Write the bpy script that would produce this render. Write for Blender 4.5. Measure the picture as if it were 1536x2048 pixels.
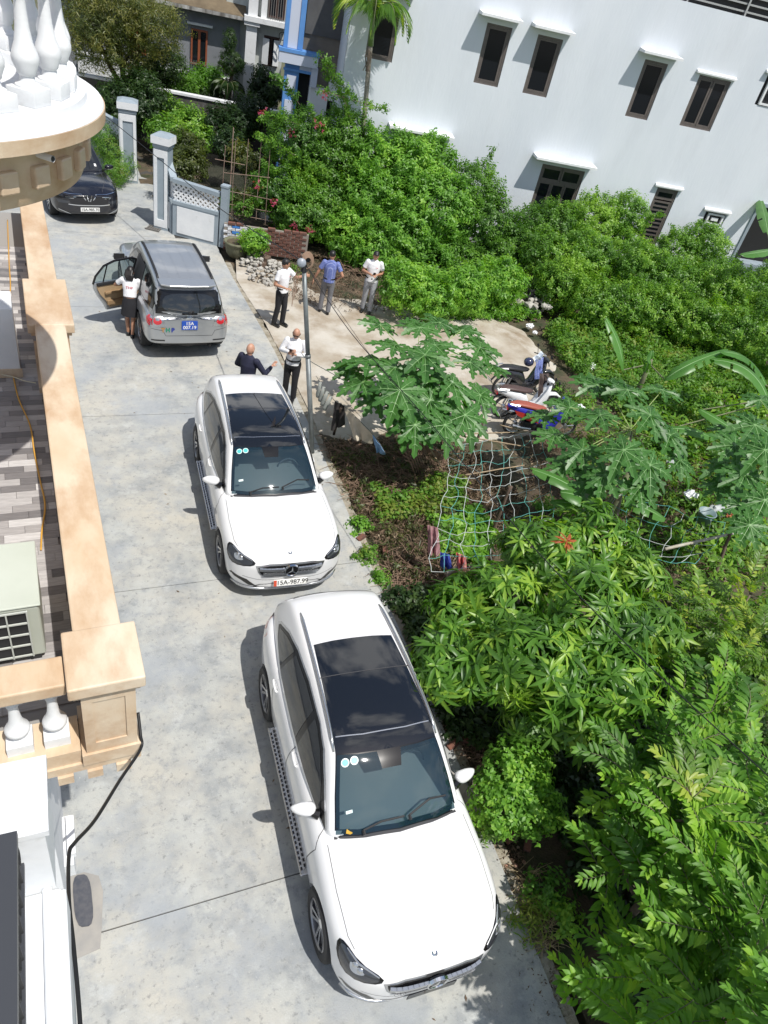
import bpy, bmesh, math, random
from mathutils import Vector, Matrix, Euler, noise
from mathutils.bvhtree import BVHTree
for o in list(bpy.data.objects): bpy.data.objects.remove(o)
S = bpy.context.scene
C = S.collection
R = math.radians
rnd = random.Random(7)
# ------------------------------------------------------------ camera, sky, sun, exposure
PITCH, ROLL, FPX, CAMH, AZ = R(38.51), R(14.255), 1423.9, 8.28, R(-30)
fw = Vector((0, math.cos(PITCH), -math.sin(PITCH)))
rt = Vector((1, 0, 0)); up = rt.cross(fw)
rt, up = math.cos(ROLL)*rt + math.sin(ROLL)*up, -math.sin(ROLL)*rt + math.cos(ROLL)*up
MZ = Matrix.Rotation(AZ, 3, 'Z')
fw, rt, up = MZ @ fw, MZ @ rt, MZ @ up
cam = bpy.data.cameras.new('camera'); camo = bpy.data.objects.new('camera', cam); C.objects.link(camo)
cam.sensor_fit = 'VERTICAL'; cam.sensor_height = 24; cam.sensor_width = 18
cam.lens = 24*FPX/2048; cam.clip_start = .05; cam.clip_end = 900
camo.matrix_world = Matrix(((rt.x, up.x, -fw.x, 0), (rt.y, up.y, -fw.y, 0), (rt.z, up.z, -fw.z, CAMH), (0, 0, 0, 1)))
S.camera = camo
S.render.resolution_x, S.render.resolution_y = 768, 1024
SUNV = Vector((.185, -.50, 1)).normalized()
w = bpy.data.worlds.new('World'); S.world = w; w.use_nodes = True
nt = w.node_tree; nt.nodes.clear()
def N(nt, t, **k):
    n = nt.nodes.new(t)
    for a, b in k.items(): setattr(n, a, b)
    return n
sky = N(nt, 'ShaderNodeTexSky', sky_type='NISHITA', sun_disc=False)
sky.sun_elevation = math.asin(SUNV.z); sky.sun_rotation = math.atan2(SUNV.x, SUNV.y)
sky.dust_density = 1.0
bg = N(nt, 'ShaderNodeBackground'); bg.inputs['Strength'].default_value = .11
tc = N(nt, 'ShaderNodeTexCoord'); sep = N(nt, 'ShaderNodeSeparateXYZ'); nt.links.new(tc.outputs['Generated'], sep.inputs[0])
mz = N(nt, 'ShaderNodeMath', operation='ADD'); mz.inputs[1].default_value = .18; nt.links.new(sep.outputs['Z'], mz.inputs[0])
dv = N(nt, 'ShaderNodeVectorMath', operation='SCALE'); inv = N(nt, 'ShaderNodeMath', operation='DIVIDE'); inv.inputs[0].default_value = 1
nt.links.new(mz.outputs[0], inv.inputs[1]); nt.links.new(tc.outputs['Generated'], dv.inputs[0]); nt.links.new(inv.outputs[0], dv.inputs['Scale'])
cn = N(nt, 'ShaderNodeTexNoise'); cn.inputs['Scale'].default_value = 3.4; cn.inputs['Detail'].default_value = 7; cn.inputs['Roughness'].default_value = .58
nt.links.new(dv.outputs[0], cn.inputs['Vector'])
cr = N(nt, 'ShaderNodeMapRange'); cr.inputs[1].default_value = .50; cr.inputs[2].default_value = .63
nt.links.new(cn.outputs['Fac'], cr.inputs[0])
mx = N(nt, 'ShaderNodeMixRGB'); mx.inputs['Color2'].default_value = (9, 9.2, 9.6, 1)
nt.links.new(cr.outputs[0], mx.inputs['Fac']); nt.links.new(sky.outputs[0], mx.inputs['Color1']); nt.links.new(mx.outputs[0], bg.inputs['Color'])
wo = N(nt, 'ShaderNodeOutputWorld'); nt.links.new(bg.outputs[0], wo.inputs[0])
sun = bpy.data.lights.new('sun', 'SUN'); sun.energy = 4.6; sun.angle = R(.55); sun.color = (1, .965, .90)
so = bpy.data.objects.new('sun', sun); C.objects.link(so); so.rotation_euler = SUNV.to_track_quat('Z', 'Y').to_euler()
so.location = (0, 0, 30)
S.view_settings.view_transform = 'Standard'; S.view_settings.look = 'None'
S.view_settings.exposure = .12; S.view_settings.gamma = 1; S.view_settings.use_curve_mapping = False
S.render.engine = 'CYCLES'
S.cycles.max_bounces = 7; S.cycles.transparent_max_bounces = 12

def at(px, py, z=0.0):
    "the place at height z that lies along the sight line of a photo pixel"
    d = fw*FPX + (px-768)*rt - (py-1024)*up
    return Vector((0, 0, CAMH)) + (z-CAMH)/d.z*d
BO = Vector((12, 24, 0)); BU = Vector((.9703, -.2419, 0)); BN = Vector((-.2419, -.9703, 0))   # white building wall: origin, along, out
def atp(px, py, o, n):
    d = fw*FPX + (px-768)*rt - (py-1024)*up; c = Vector((0, 0, CAMH))
    return c + d*((Vector(o)-c).dot(n)/d.dot(n))
def atw(px, py, d=0.0): return atp(px, py, BO+BN*d, BN)
def Bp(s, d, z): return BO + BU*s + BN*d + Vector((0, 0, z))

# ------------------------------------------------------------ materials
MATS = {}
def M(name, c1, c2=None, scale=4, rough=.6, bump=0, bscale=None, metal=0, coat=0, detail=6, lo=.35, hi=.65, c3=None, s3=1.0, lo3=.5, hi3=.7, spec=.5, coord='Object', stretch=None, alpha=1, trans=0):
    if name in MATS: return MATS[name]
    m = bpy.data.materials.new(name); m.use_nodes = True; nt = m.node_tree; p = nt.nodes['Principled BSDF']
    p.inputs['Base Color'].default_value = (*c1, 1); p.inputs['Roughness'].default_value = rough
    p.inputs['Metallic'].default_value = metal; p.inputs['Coat Weight'].default_value = coat; p.inputs['Coat Roughness'].default_value = .03
    p.inputs['Specular IOR Level'].default_value = spec
    vec = None
    if c2 or bump:
        t = N(nt, 'ShaderNodeTexCoord'); vec = t.outputs[coord]
        if stretch:
            mp = N(nt, 'ShaderNodeMapping'); mp.inputs['Scale'].default_value = stretch
            nt.links.new(vec, mp.inputs[0]); vec = mp.outputs[0]
    if c2:
        n = N(nt, 'ShaderNodeTexNoise'); n.inputs['Scale'].default_value = scale; n.inputs['Detail'].default_value = detail; n.inputs['Roughness'].default_value = .6
        nt.links.new(vec, n.inputs['Vector'])
        r = N(nt, 'ShaderNodeMapRange'); r.inputs[1].default_value = lo; r.inputs[2].default_value = hi; nt.links.new(n.outputs['Fac'], r.inputs[0])
        x = N(nt, 'ShaderNodeMixRGB'); x.inputs[1].default_value = (*c1, 1); x.inputs[2].default_value = (*c2, 1)
        nt.links.new(r.outputs[0], x.inputs[0]); out = x.outputs[0]
        if c3:
            n3 = N(nt, 'ShaderNodeTexNoise'); n3.inputs['Scale'].default_value = s3; n3.inputs['Detail'].default_value = 8; n3.inputs['Roughness'].default_value = .65
            nt.links.new(vec, n3.inputs['Vector'])
            r3 = N(nt, 'ShaderNodeMapRange'); r3.inputs[1].default_value = lo3; r3.inputs[2].default_value = hi3; nt.links.new(n3.outputs['Fac'], r3.inputs[0])
            x3 = N(nt, 'ShaderNodeMixRGB'); x3.inputs[2].default_value = (*c3, 1); nt.links.new(out, x3.inputs[1]); nt.links.new(r3.outputs[0], x3.inputs[0]); out = x3.outputs[0]
        nt.links.new(out, p.inputs['Base Color'])
    if bump:
        nb = N(nt, 'ShaderNodeTexNoise'); nb.inputs['Scale'].default_value = bscale or scale*6; nb.inputs['Detail'].default_value = 8
        nt.links.new(vec, nb.inputs['Vector'])
        b = N(nt, 'ShaderNodeBump'); b.inputs['Strength'].default_value = bump; b.inputs['Distance'].default_value = .02
        nt.links.new(nb.outputs['Fac'], b.inputs['Height']); nt.links.new(b.outputs[0], p.inputs['Normal'])
    if trans:
        o = nt.nodes['Material Output']; tr = N(nt, 'ShaderNodeBsdfTransparent'); tr.inputs[0].default_value = (.55, .66, .68, 1)
        g = N(nt, 'ShaderNodeMixShader'); g.inputs[0].default_value = 1-trans
        nt.links.new(tr.outputs[0], g.inputs[1]); nt.links.new(p.outputs[0], g.inputs[2]); nt.links.new(g.outputs[0], o.inputs[0])
    MATS[name] = m; return m
def leafmat(name, c1, c2, c3=None, tr=.42, rough=.42, pscale=1.5):
    "leaf: hue varies from leaf to leaf and clump to clump; some light passes through"
    if name in MATS: return MATS[name]
    m = bpy.data.materials.new(name); m.use_nodes = True; nt = m.node_tree; p = nt.nodes['Principled BSDF']
    p.inputs['Roughness'].default_value = rough; p.inputs['Specular IOR Level'].default_value = .45
    gi = N(nt, 'ShaderNodeNewGeometry'); oi = N(nt, 'ShaderNodeObjectInfo')
    a = N(nt, 'ShaderNodeMath', operation='ADD'); nt.links.new(gi.outputs['Random Per Island'], a.inputs[0]); nt.links.new(oi.outputs['Random'], a.inputs[1])
    n = N(nt, 'ShaderNodeTexNoise'); n.inputs['Scale'].default_value = pscale; n.inputs['Detail'].default_value = 2; nt.links.new(gi.outputs['Position'], n.inputs['Vector'])
    b = N(nt, 'ShaderNodeMath', operation='MULTIPLY_ADD'); b.inputs[1].default_value = .28; nt.links.new(a.outputs[0], b.inputs[0]); nt.links.new(n.outputs['Fac'], b.inputs[2])
    cr = N(nt, 'ShaderNodeValToRGB'); e = cr.color_ramp.elements; e[0].position = .45; e[0].color = (*c1, 1); e[1].position = .85; e[1].color = (*c2, 1)
    if c3: q = e.new(.98); q.color = (*c3, 1)
    nt.links.new(b.outputs[0], cr.inputs[0]); nt.links.new(cr.outputs[0], p.inputs['Base Color'])
    t = N(nt, 'ShaderNodeBsdfTranslucent'); mm = N(nt, 'ShaderNodeMixRGB', blend_type='MULTIPLY'); mm.inputs[0].default_value = 1
    mm.inputs[2].default_value = (1.5, 1.6, .5, 1); nt.links.new(cr.outputs[0], mm.inputs[1]); nt.links.new(mm.outputs[0], t.inputs[0])
    g = N(nt, 'ShaderNodeMixShader'); g.inputs[0].default_value = tr; o = nt.nodes['Material Output']
    nt.links.new(p.outputs[0], g.inputs[1]); nt.links.new(t.outputs[0], g.inputs[2]); nt.links.new(g.outputs[0], o.inputs[0])
    MATS[name] = m; return m

white_paint = M('white_wall_paint', (.67, .705, .75), (.61, .65, .70), scale=.6, rough=.75, bump=.2, bscale=14, c3=(.57,.60,.64), s3=.9, lo3=.52, hi3=.85, stretch=(1, 1, .25))
clean_white = M('clean_white_plaster', (.74, .75, .76), (.67, .685, .70), scale=3, rough=.7, bump=.15, bscale=18, c3=(.52, .52, .50), s3=5, lo3=.60, hi3=.80)
stone = M('beige_sandstone_paint', (.56, .42, .28), (.66, .56, .43), scale=1.9, rough=.5, bump=.06, bscale=60, c3=(.40, .235, .12), s3=1.5, lo3=.47, hi3=.70, stretch=(1, .45, 1))
grey_trim = M('blue_grey_paint', (.24, .29, .33), (.29, .34, .38), scale=3, rough=.6)
dark_metal = M('dark_frame_metal', (.05, .045, .045), rough=.35, metal=.3)
brown_frame = M('brown_window_frame', (.10, .085, .08), (.13,.11,.10), scale=8, rough=.45)
dark_glass = M('dark_window_glass', (.010, .012, .016), rough=.08, spec=.25)
black = M('black_rubber', (.018, .018, .02), rough=.55)
cable_m = M('black_cable', (.01, .01, .011), rough=.5)
bamboo = M('dry_bamboo', (.36, .27, .17), (.22, .16, .10), scale=9, rough=.7)
bark = M('tree_bark', (.17, .13, .10), (.09, .07, .05), scale=12, rough=.9, bump=.5)
gbark = M('green_stem', (.16, .2, .09), (.12, .11, .07), scale=9, rough=.8, bump=.2)
brick_m = M('red_brick', (.19, .075, .05), (.10, .055, .045), scale=9, rough=.9, bump=.4)
rubble_m = M('pale_rubble', (.46, .44, .40), (.30, .28, .25), scale=6, rough=.9, bump=.4)
chrome = M('bright_chrome', (.75, .76, .78), rough=.12, metal=1)

# ------------------------------------------------------------ object helpers
def tag(o, label=None, cat=None, group=None, kind=None):
    if label: o['label'] = label
    if cat: o['category'] = cat
    if group: o['group'] = group
    if kind: o['kind'] = kind
    return o
def empty(name, loc=(0, 0, 0), rz=0, label=None, cat=None, group=None, kind=None):
    o = bpy.data.objects.new(name, None); C.objects.link(o); o.location = loc; o.rotation_euler = (0, 0, rz)
    o.empty_display_size = .1
    return tag(o, label, cat, group, kind)
def link(name, me, mats=None, parent=None, loc=None, rot=None, scale=None, kind=None):
    o = bpy.data.objects.new(name, me); C.objects.link(o)
    if mats is not None and not me.materials:
        for m in (mats if isinstance(mats, (list, tuple)) else [mats]): me.materials.append(m)
    if parent is not None: o.parent = parent
    if loc is not None: o.location = loc
    if rot is not None: o.rotation_euler = rot
    if scale is not None: o.scale = scale if hasattr(scale, '__len__') else (scale,)*3
    if kind: o['kind'] = kind
    return o
class MB:
    "collects shapes into one mesh"
    def __init__(s): s.v = []; s.f = []; s.mi = []
    def add(s, vs, fs, mi=0):
        n = len(s.v); s.v += [tuple(v) for v in vs]; s.f += [tuple(i+n for i in f) for f in fs]; s.mi += [mi]*len(fs); return s
    def box(s, c, d, rz=0, mi=0, M3=None):
        c = Vector(c); m = M3 or Matrix.Rotation(rz, 3, 'Z'); hx, hy, hz = d[0]/2, d[1]/2, d[2]/2
        vs = [c + m @ Vector((sx*hx, sy*hy, sz*hz)) for sz in (-1, 1) for sx, sy in ((-1, -1), (1, -1), (1, 1), (-1, 1))]
        return s.add(vs, [(3, 2, 1, 0), (4, 5, 6, 7), (0, 1, 5, 4), (1, 2, 6, 5), (2, 3, 7, 6), (3, 0, 4, 7)], mi)
    def b2(s, a, b, mi=0):
        return s.box([(a[i]+b[i])/2 for i in range(3)], [abs(b[i]-a[i]) for i in range(3)], mi=mi)
    def tube(s, pts, r, n=6, mi=0, r2=None, caps=True):
        pts = [Vector(p) for p in pts]; m = len(pts); rings = []; a = None
        for i, p in enumerate(pts):
            d = (pts[min(i+1, m-1)]-pts[max(i-1, 0)]); d = d.normalized() if d.length > 1e-9 else Vector((0, 0, 1))
            if a is None: a = d.orthogonal().normalized()
            else: a = (a - d*a.dot(d)); a = a.normalized() if a.length > 1e-6 else d.orthogonal().normalized()
            b = d.cross(a)
            rr = r[i] if hasattr(r, '__len__') else (r if r2 is None else r+(r2-r)*i/max(1, m-1))
            rings.append([p + rr*(math.cos(t)*a+math.sin(t)*b) for t in [2*math.pi*k/n for k in range(n)]])
        vs = [v for g in rings for v in g]; fs = []
        for i in range(m-1):
            for k in range(n): fs.append((i*n+k, i*n+(k+1) % n, (i+1)*n+(k+1) % n, (i+1)*n+k))
        if caps: fs += [tuple(range(n-1, -1, -1)), tuple(range((m-1)*n, m*n))]
        return s.add(vs, fs, mi)
    def lathe(s, prof, c=(0, 0, 0), n=20, mi=0, a0=0, a1=2*math.pi, M3=None):
        "prof: list of (r, z); turned round the z axis"
        c = Vector(c); full = abs(a1-a0-2*math.pi) < 1e-6; k = n if full else n+1; vs = []
        for r, z in prof:
            for i in range(k):
                t = a0+(a1-a0)*i/n; q = Vector((r*math.cos(t), r*math.sin(t), z))
                vs.append(c+(M3 @ q if M3 else q))
        fs = []
        for j in range(len(prof)-1):
            for i in range(n):
                i2 = (i+1) % k; fs.append((j*k+i, j*k+i2, (j+1)*k+i2, (j+1)*k+i))
        return s.add(vs, fs, mi)
    def prism(s, poly, z0, z1, mi=0, T=None):
        "poly in xy, extruded along z; T maps points"
        n = len(poly); vs = [Vector((x, y, z0)) for x, y in poly]+[Vector((x, y, z1)) for x, y in poly]
        if T: vs = [T(v) for v in vs]
        return s.add(vs, [tuple(range(n-1, -1, -1)), tuple(range(n, 2*n))]+[(i, (i+1) % n, n+(i+1) % n, n+i) for i in range(n)], mi)
    def mesh(s, name='m', smooth=False, angle=None):
        me = bpy.data.meshes.new(name); me.from_pydata(s.v, [], s.f); me.polygons.foreach_set('material_index', s.mi)
        if smooth:
            me.polygons.foreach_set('use_smooth', [True]*len(s.f))
            if angle: me.set_sharp_from_angle(angle=R(angle))
        me.update(); return me
    def build(s, name, mats, parent=None, smooth=False, angle=None, **k):
        return link(name, s.mesh(name, smooth, angle), mats, parent, **k)
def fixn(me):
    bm = bmesh.new(); bm.from_mesh(me); bmesh.ops.recalc_face_normals(bm, faces=bm.faces); bm.to_mesh(me); bm.free(); return me
def copy_tree(o, parent=None):
    c = o.copy(); C.objects.link(c)
    if parent is not None: c.parent = parent
    for ch in list(o.children): copy_tree(ch, c)
    return c
def text_mesh(txt, size, name='t', depth=0.0, bold=.0):
    cu = bpy.data.curves.new(name, 'FONT'); cu.body = txt; cu.size = size; cu.align_x = 'CENTER'; cu.align_y = 'CENTER'; cu.extrude = depth; cu.offset = bold
    ob = bpy.data.objects.new(name, cu); C.objects.link(ob)
    dg = bpy.context.evaluated_depsgraph_get(); me = bpy.data.meshes.new_from_object(ob.evaluated_get(dg))
    bpy.data.objects.remove(ob); bpy.data.curves.remove(cu); return me
def evalmesh(me, mods):
    ob = bpy.data.objects.new('tmp', me); C.objects.link(ob)
    for t, k in mods:
        m = ob.modifiers.new('m', t)
        for a, b in k.items(): setattr(m, a, b)
    dg = bpy.context.evaluated_depsgraph_get(); out = bpy.data.meshes.new_from_object(ob.evaluated_get(dg)); bpy.data.objects.remove(ob); return out
# ------------------------------------------------------------ cars
tyre_m = M('tyre_rubber', (.02, .02, .021), rough=.75); rim_m = M('dark_silver_rim', (.30, .30, .31), rough=.3, metal=.9)
rim_hi = M('machined_silver_rim', (.7, .7, .71), rough=.25, metal=.9); disc_m = M('brake_disc', (.12, .12, .12), rough=.4, metal=.6)
car_white = M('white_car_paint', (.73, .73, .735), rough=.3, coat=1)
car_silver = M('silver_car_paint', (.42, .435, .45), rough=.32, metal=.65, coat=1)
car_black = M('black_car_paint', (.006, .006, .010), rough=.2, coat=1)
gloss_black = M('gloss_black_trim', (.008, .008, .009), rough=.12); matt_black = M('matt_black_plastic', (.02, .02, .022), rough=.6)
roof_glass = M('panoramic_roof_glass', (.006, .007, .009), rough=.03, coat=1)
side_glass = M('tinted_side_glass', (.016, .018, .02), rough=.05, coat=.6)
wind_glass = M('windscreen_glass', (.012, .035, .055), rough=.02, coat=1, trans=.5)
gap_m = M('panel_gap', (.045, .045, .05), rough=.8); lamp_m = M('clear_headlight', (.25, .27, .3), rough=.05, coat=1)
lamp_dark = M('dark_headlight_inner', (.03, .033, .04), rough=.08, coat=1); red_lamp = M('red_tail_lamp', (.5, .02, .03), rough=.08, coat=1)
silver_p = M('satin_silver', (.55, .56, .58), rough=.25, metal=.9); plate_w = M('number_plate_white', (.78, .78, .76), rough=.4)
plate_t = M('number_plate_text', (.02, .02, .02), rough=.5); cabin_m = M('cabin_dark', (.03, .03, .034), rough=.8); tan_m = M('tan_leather', (.38, .27, .16), (.33, .23, .13), scale=6, rough=.6)
STK = M('teal_sticker', (.05, .42, .42), rough=.4); STW = M('pale_sticker', (.6, .72, .70), rough=.4)

def clean(me):
    bm = bmesh.new(); bm.from_mesh(me); bmesh.ops.remove_doubles(bm, verts=bm.verts, dist=1e-4); bmesh.ops.recalc_face_normals(bm, faces=bm.faces); bm.to_mesh(me); bm.free(); return me
def lerp(a, b, t): return a+(b-a)*t
def interp(tab, x):
    if x <= tab[0][0]: return tab[0][1]
    for (a, p), (b, q) in zip(tab, tab[1:]):
        if x <= b: return lerp(p, q, (x-a)/(b-a))
    return tab[-1][1]
def loft(stations, ringf, xoff=None):
    vs = []; fs = []; n = None
    for st in stations:
        ring = ringf(*st); full = ring+[(-y, z) for y, z in reversed(ring[1:-1])]
        n = len(full)
        for y, z in full: vs.append((st[0]+(xoff(st[0], y) if xoff else 0), y, z))
    for i in range(len(stations)-1):
        for k in range(n): fs.append((i*n+k, (i+1)*n+k, (i+1)*n+(k+1) % n, i*n+(k+1) % n))
    # end caps as strips between mirrored points
    for b0, flip in ((0, False), ((len(stations)-1)*n, True)):
        h = n//2
        for k in range(h):
            a, b, c, d = k, k+1, (n-k-1) % n, (n-k) % n
            q = [b0+a, b0+b, b0+c, b0+d]; q = list(dict.fromkeys(q))
            if len(q) >= 3: fs.append(tuple(q if not flip else q[::-1]))
    me = bpy.data.meshes.new('loft'); me.from_pydata(vs, [], fs); return me
class Car:
    def __init__(s, root): s.root = root
    def shell(s, body, cabin):
        bm = bmesh.new(); bm.from_mesh(body); bm.from_mesh(cabin); s.bvh = BVHTree.FromBMesh(bm); bm.free()
    def ray(s, kind, a, b, side=1):
        if kind == 'side': o, d = Vector((a, 3*side, b)), Vector((0, -side, 0))
        elif kind == 'top': o, d = Vector((a, b, 4)), Vector((0, 0, -1))
        elif kind == 'front': o, d = Vector((4, a, b)), Vector((-1, 0, 0))
        elif kind == 'diag': o, d = Vector((0, a, b)) + Vector((3, 0, 0)), Vector((-1, 0, 0))
        else: o, d = Vector((-4, a, b)), Vector((1, 0, 0))
        return s.bvh.ray_cast(o, d)
    def patch(s, kind, poly, off=.004, res=.07, side=1):
        bm = bmesh.new(); vs = [bm.verts.new((x, y, 0)) for x, y in poly]; bm.faces.new(vs)
        xs = [p[0] for p in poly]; ys = [p[1] for p in poly]
        for ax, lo, hi in ((0, min(xs), max(xs)), (1, min(ys), max(ys))):
            n = max(1, int((hi-lo)/res))
            for i in range(1, n):
                co = [0, 0, 0]; no = [0, 0, 0]; co[ax] = lo+(hi-lo)*i/n; no[ax] = 1
                bmesh.ops.bisect_plane(bm, geom=bm.verts[:]+bm.edges[:]+bm.faces[:], plane_co=co, plane_no=no)
        bad = []
        for v in bm.verts:
            h, nn, _, _ = s.ray(kind, v.co.x, v.co.y, side)
            if h is None: bad.append(v); continue
            v.co = h+nn*off
        bmesh.ops.delete(bm, geom=bad, context='VERTS')
        me = bpy.data.meshes.new('patch'); bmesh.ops.triangulate(bm, faces=bm.faces)
        # face outwards
        for f in bm.faces:
            c = f.calc_center_median(); 
            n0 = {'side': Vector((0, side, 0)), 'top': Vector((0, 0, 1)), 'front': Vector((1, 0, 0)), 'diag': Vector((1, 0, 0)), 'rear': Vector((-1, 0, 0))}[kind]
            if f.normal.dot(n0) < 0: f.normal_flip()
            f.smooth = True
        bm.to_mesh(me); bm.free(); return me
    def put(s, name, kind, poly, mat, off=.004, res=.07, side=1, parent=None, label=None):
        o = link(name, s.patch(kind, poly, off, res, side), mat, parent or s.root)
        if label: o['label'] = label
        return o
    def line(s, kind, pts, wd, side=1, off=.002, step=.06):
        "a ribbon along a polyline, lying on the body"
        mb = MB(); P = []
        for (a, b), (c, d) in zip(pts, pts[1:]):
            n = max(1, int(math.hypot(c-a, d-b)/step)); P += [(lerp(a, c, i/n), lerp(b, d, i/n)) for i in range(n)]
        P.append(pts[-1]); H = []
        for a, b in P:
            h, nn, _, _ = s.ray(kind, a, b, side)
            if h is not None: H.append((h+nn*off, nn))
        vs = []
        for i, (h, nn) in enumerate(H):
            d = H[min(i+1, len(H)-1)][0]-H[max(i-1, 0)][0]
            q = nn.cross(d).normalized()*wd/2; vs += [h+q, h-q]
        mb.add(vs, [(2*i, 2*i+1, 2*i+3, 2*i+2) for i in range(len(H)-1)]); return mb
    def ring(s, kind, poly, d, off=.004, step=.05, side=1):
        ins = inset(poly, d); A = []; B = []; n = len(poly)
        for i in range(n):
            a, b, c, e = poly[i], poly[(i+1) % n], ins[i], ins[(i+1) % n]; k = max(1, int(math.hypot(b[0]-a[0], b[1]-a[1])/step))
            for j in range(k): t = j/k; A.append((lerp(a[0], b[0], t), lerp(a[1], b[1], t))); B.append((lerp(c[0], e[0], t), lerp(c[1], e[1], t)))
        vs = []
        for a, b in zip(A, B):
            for q in (a, b):
                h, nn, _, _ = s.ray(kind, q[0], q[1], side); vs.append(h+nn*off if h is not None else (Vector(vs[-1]) if vs else Vector()))
        m = len(A); return MB().add(vs, [(2*i, 2*i+1, (2*i+3) % (2*m), (2*i+2) % (2*m)) for i in range(m)]).mesh('ring', True)
def inset(poly, d):
    cx = sum(p[0] for p in poly)/len(poly); cy = sum(p[1] for p in poly)/len(poly); out = []
    n = len(poly); area = sum(poly[i][0]*poly[(i+1) % n][1]-poly[(i+1) % n][0]*poly[i][1] for i in range(n)); sg = 1 if area > 0 else -1
    for i in range(n):
        p0, p1, p2 = Vector(poly[i-1]), Vector(poly[i]), Vector(poly[(i+1) % n])
        e1 = (p1-p0).normalized(); e2 = (p2-p1).normalized(); n1 = Vector((-e1.y, e1.x))*sg; n2 = Vector((-e2.y, e2.x))*sg
        m = (n1+n2); m = m/max(.5, m.length_squared/2) if m.length > 1e-6 else n1
        out.append(tuple(p1+m*d))
    return out
def smoothpoly(poly, k=2):
    for _ in range(k):
        o = []
        for i in range(len(poly)):
            a, b = poly[i], poly[(i+1) % len(poly)]
            o += [(a[0]*.8+b[0]*.2, a[1]*.8+b[1]*.2), (a[0]*.2+b[0]*.8, a[1]*.2+b[1]*.8)]
        poly = o
    return poly
def smoothx(me, angle=38):
    me.polygons.foreach_set('use_smooth', [True]*len(me.polygons)); me.set_sharp_from_angle(angle=R(angle)); return me
def cut_arches(me, axles, r, hw, zc):
    cut = MB()
    for ax in axles:
        for sy in (-1, 1):
            M3 = Matrix.Rotation(R(90), 3, 'X')
            y0, y1 = sy*(hw-.34), sy*(hw+.3)
            n = 40; vs = []
            for y in (y0, y1):
                for i in range(n): t = 2*math.pi*i/n; vs.append((ax+r*math.cos(t), y, zc+r*math.sin(t)))
            fs = [tuple(range(n)), tuple(range(2*n-1, n-1, -1))]+[(i, n+i, n+(i+1) % n, (i+1) % n) for i in range(n)]
            cut.add(vs, fs)
    cm = fixn(cut.mesh('cut')); co = bpy.data.objects.new('cut', cm); C.objects.link(co)
    out = evalmesh(me, [('BOOLEAN', dict(operation='DIFFERENCE', object=co, solver='EXACT'))]); bpy.data.objects.remove(co)
    for p in out.polygons:
        c = p.center
        for ax in axles:
            if math.hypot(c.x-ax, c.z-zc) < r+.004 and abs(c.y) > hw-.40 and (math.hypot(c.x-ax, c.z-zc) < r-.01 or abs(p.normal.y) < .3): p.material_index = 1
    return out
def wheel_meshes(r, wd, rr, spokes=5, dark=rim_m):
    t = MB(); t.lathe([(rr, -wd/2+.01), (rr+.015, -wd/2), (r-.03, -wd/2), (r-.008, -wd/2+.02), (r, -wd/4), (r, wd/4), (r-.008, wd/2-.02), (r-.03, wd/2), (rr+.015, wd/2), (rr, wd/2-.01)], n=36)
    tyre = t.mesh('tyre', True, 40)
    b = MB(); b.lathe([(rr, -wd/2+.02), (rr, wd/2-.012), (rr-.012, wd/2-.004), (rr-.024, wd/2-.02), (rr-.03, 0), (rr-.03, -wd/2+.02)], n=36, mi=0)
    b.lathe([(0, -.01), (rr-.06, -.01), (rr-.06, .0), (0, .0)], n=24, mi=2)
    for k in range(spokes):
        a = 2*math.pi*k/spokes
        for sgn in (-1, 1):
            Mz = Matrix.Rotation(a, 3, 'Z')
            p0, p1 = Vector((.04, sgn*.012, wd/2-.045)), Vector((rr-.015, sgn*.052, wd/2-.018))
            wv = Vector((0, .016, 0)); h = Vector((0, 0, .035))
            q = [p0-wv, p0+wv, p1+wv*1.15, p1-wv*1.15]
            vs = [Mz @ v for v in q]+[Mz @ (v-h) for v in q]
            b.add(vs, [(0, 1, 2, 3)], 1); b.add(vs, [(7, 6, 5, 4), (0, 4, 5, 1), (1, 5, 6, 2), (2, 6, 7, 3), (3, 7, 4, 0)], 0)
    b.lathe([(0.001, wd/2-.03), (.03, wd/2-.03), (.055, wd/2-.045), (.06, wd/2-.09)], n=16, mi=1)
    return tyre, b.mesh('rim', False)
def add_wheel(root, x, y, r, side, tm, rm, steer=0):
    e = empty('wheel'); e.parent = root; e.location = (x, y, r); e.rotation_euler = (R(90 if side < 0 else -90), 0, steer)
    link('tyre', tm, tyre_m, e)
    link('rim', rm, [rim_m, rim_hi, disc_m], e, scale=(1, 1, 1))
    return e
def mirror_mesh(side, L=.24):
    bm = bmesh.new(); bmesh.ops.create_icosphere(bm, subdivisions=3, radius=.5)
    for v in bm.verts:
        x, y, z = v.co; t = (y*side+.5)
        v.co = Vector((x*.20*(1-.25*t)-max(0, t-.3)*.06, y*L, z*.15*(1.05-.2*t)))
        if v.co.x < -.05: v.co.x = -.05-.1*(v.co.x+.05)
    me = bpy.data.meshes.new('mirror'); 
    for f in bm.faces: f.smooth = True
    bm.to_mesh(me); bm.free(); return me
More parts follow.
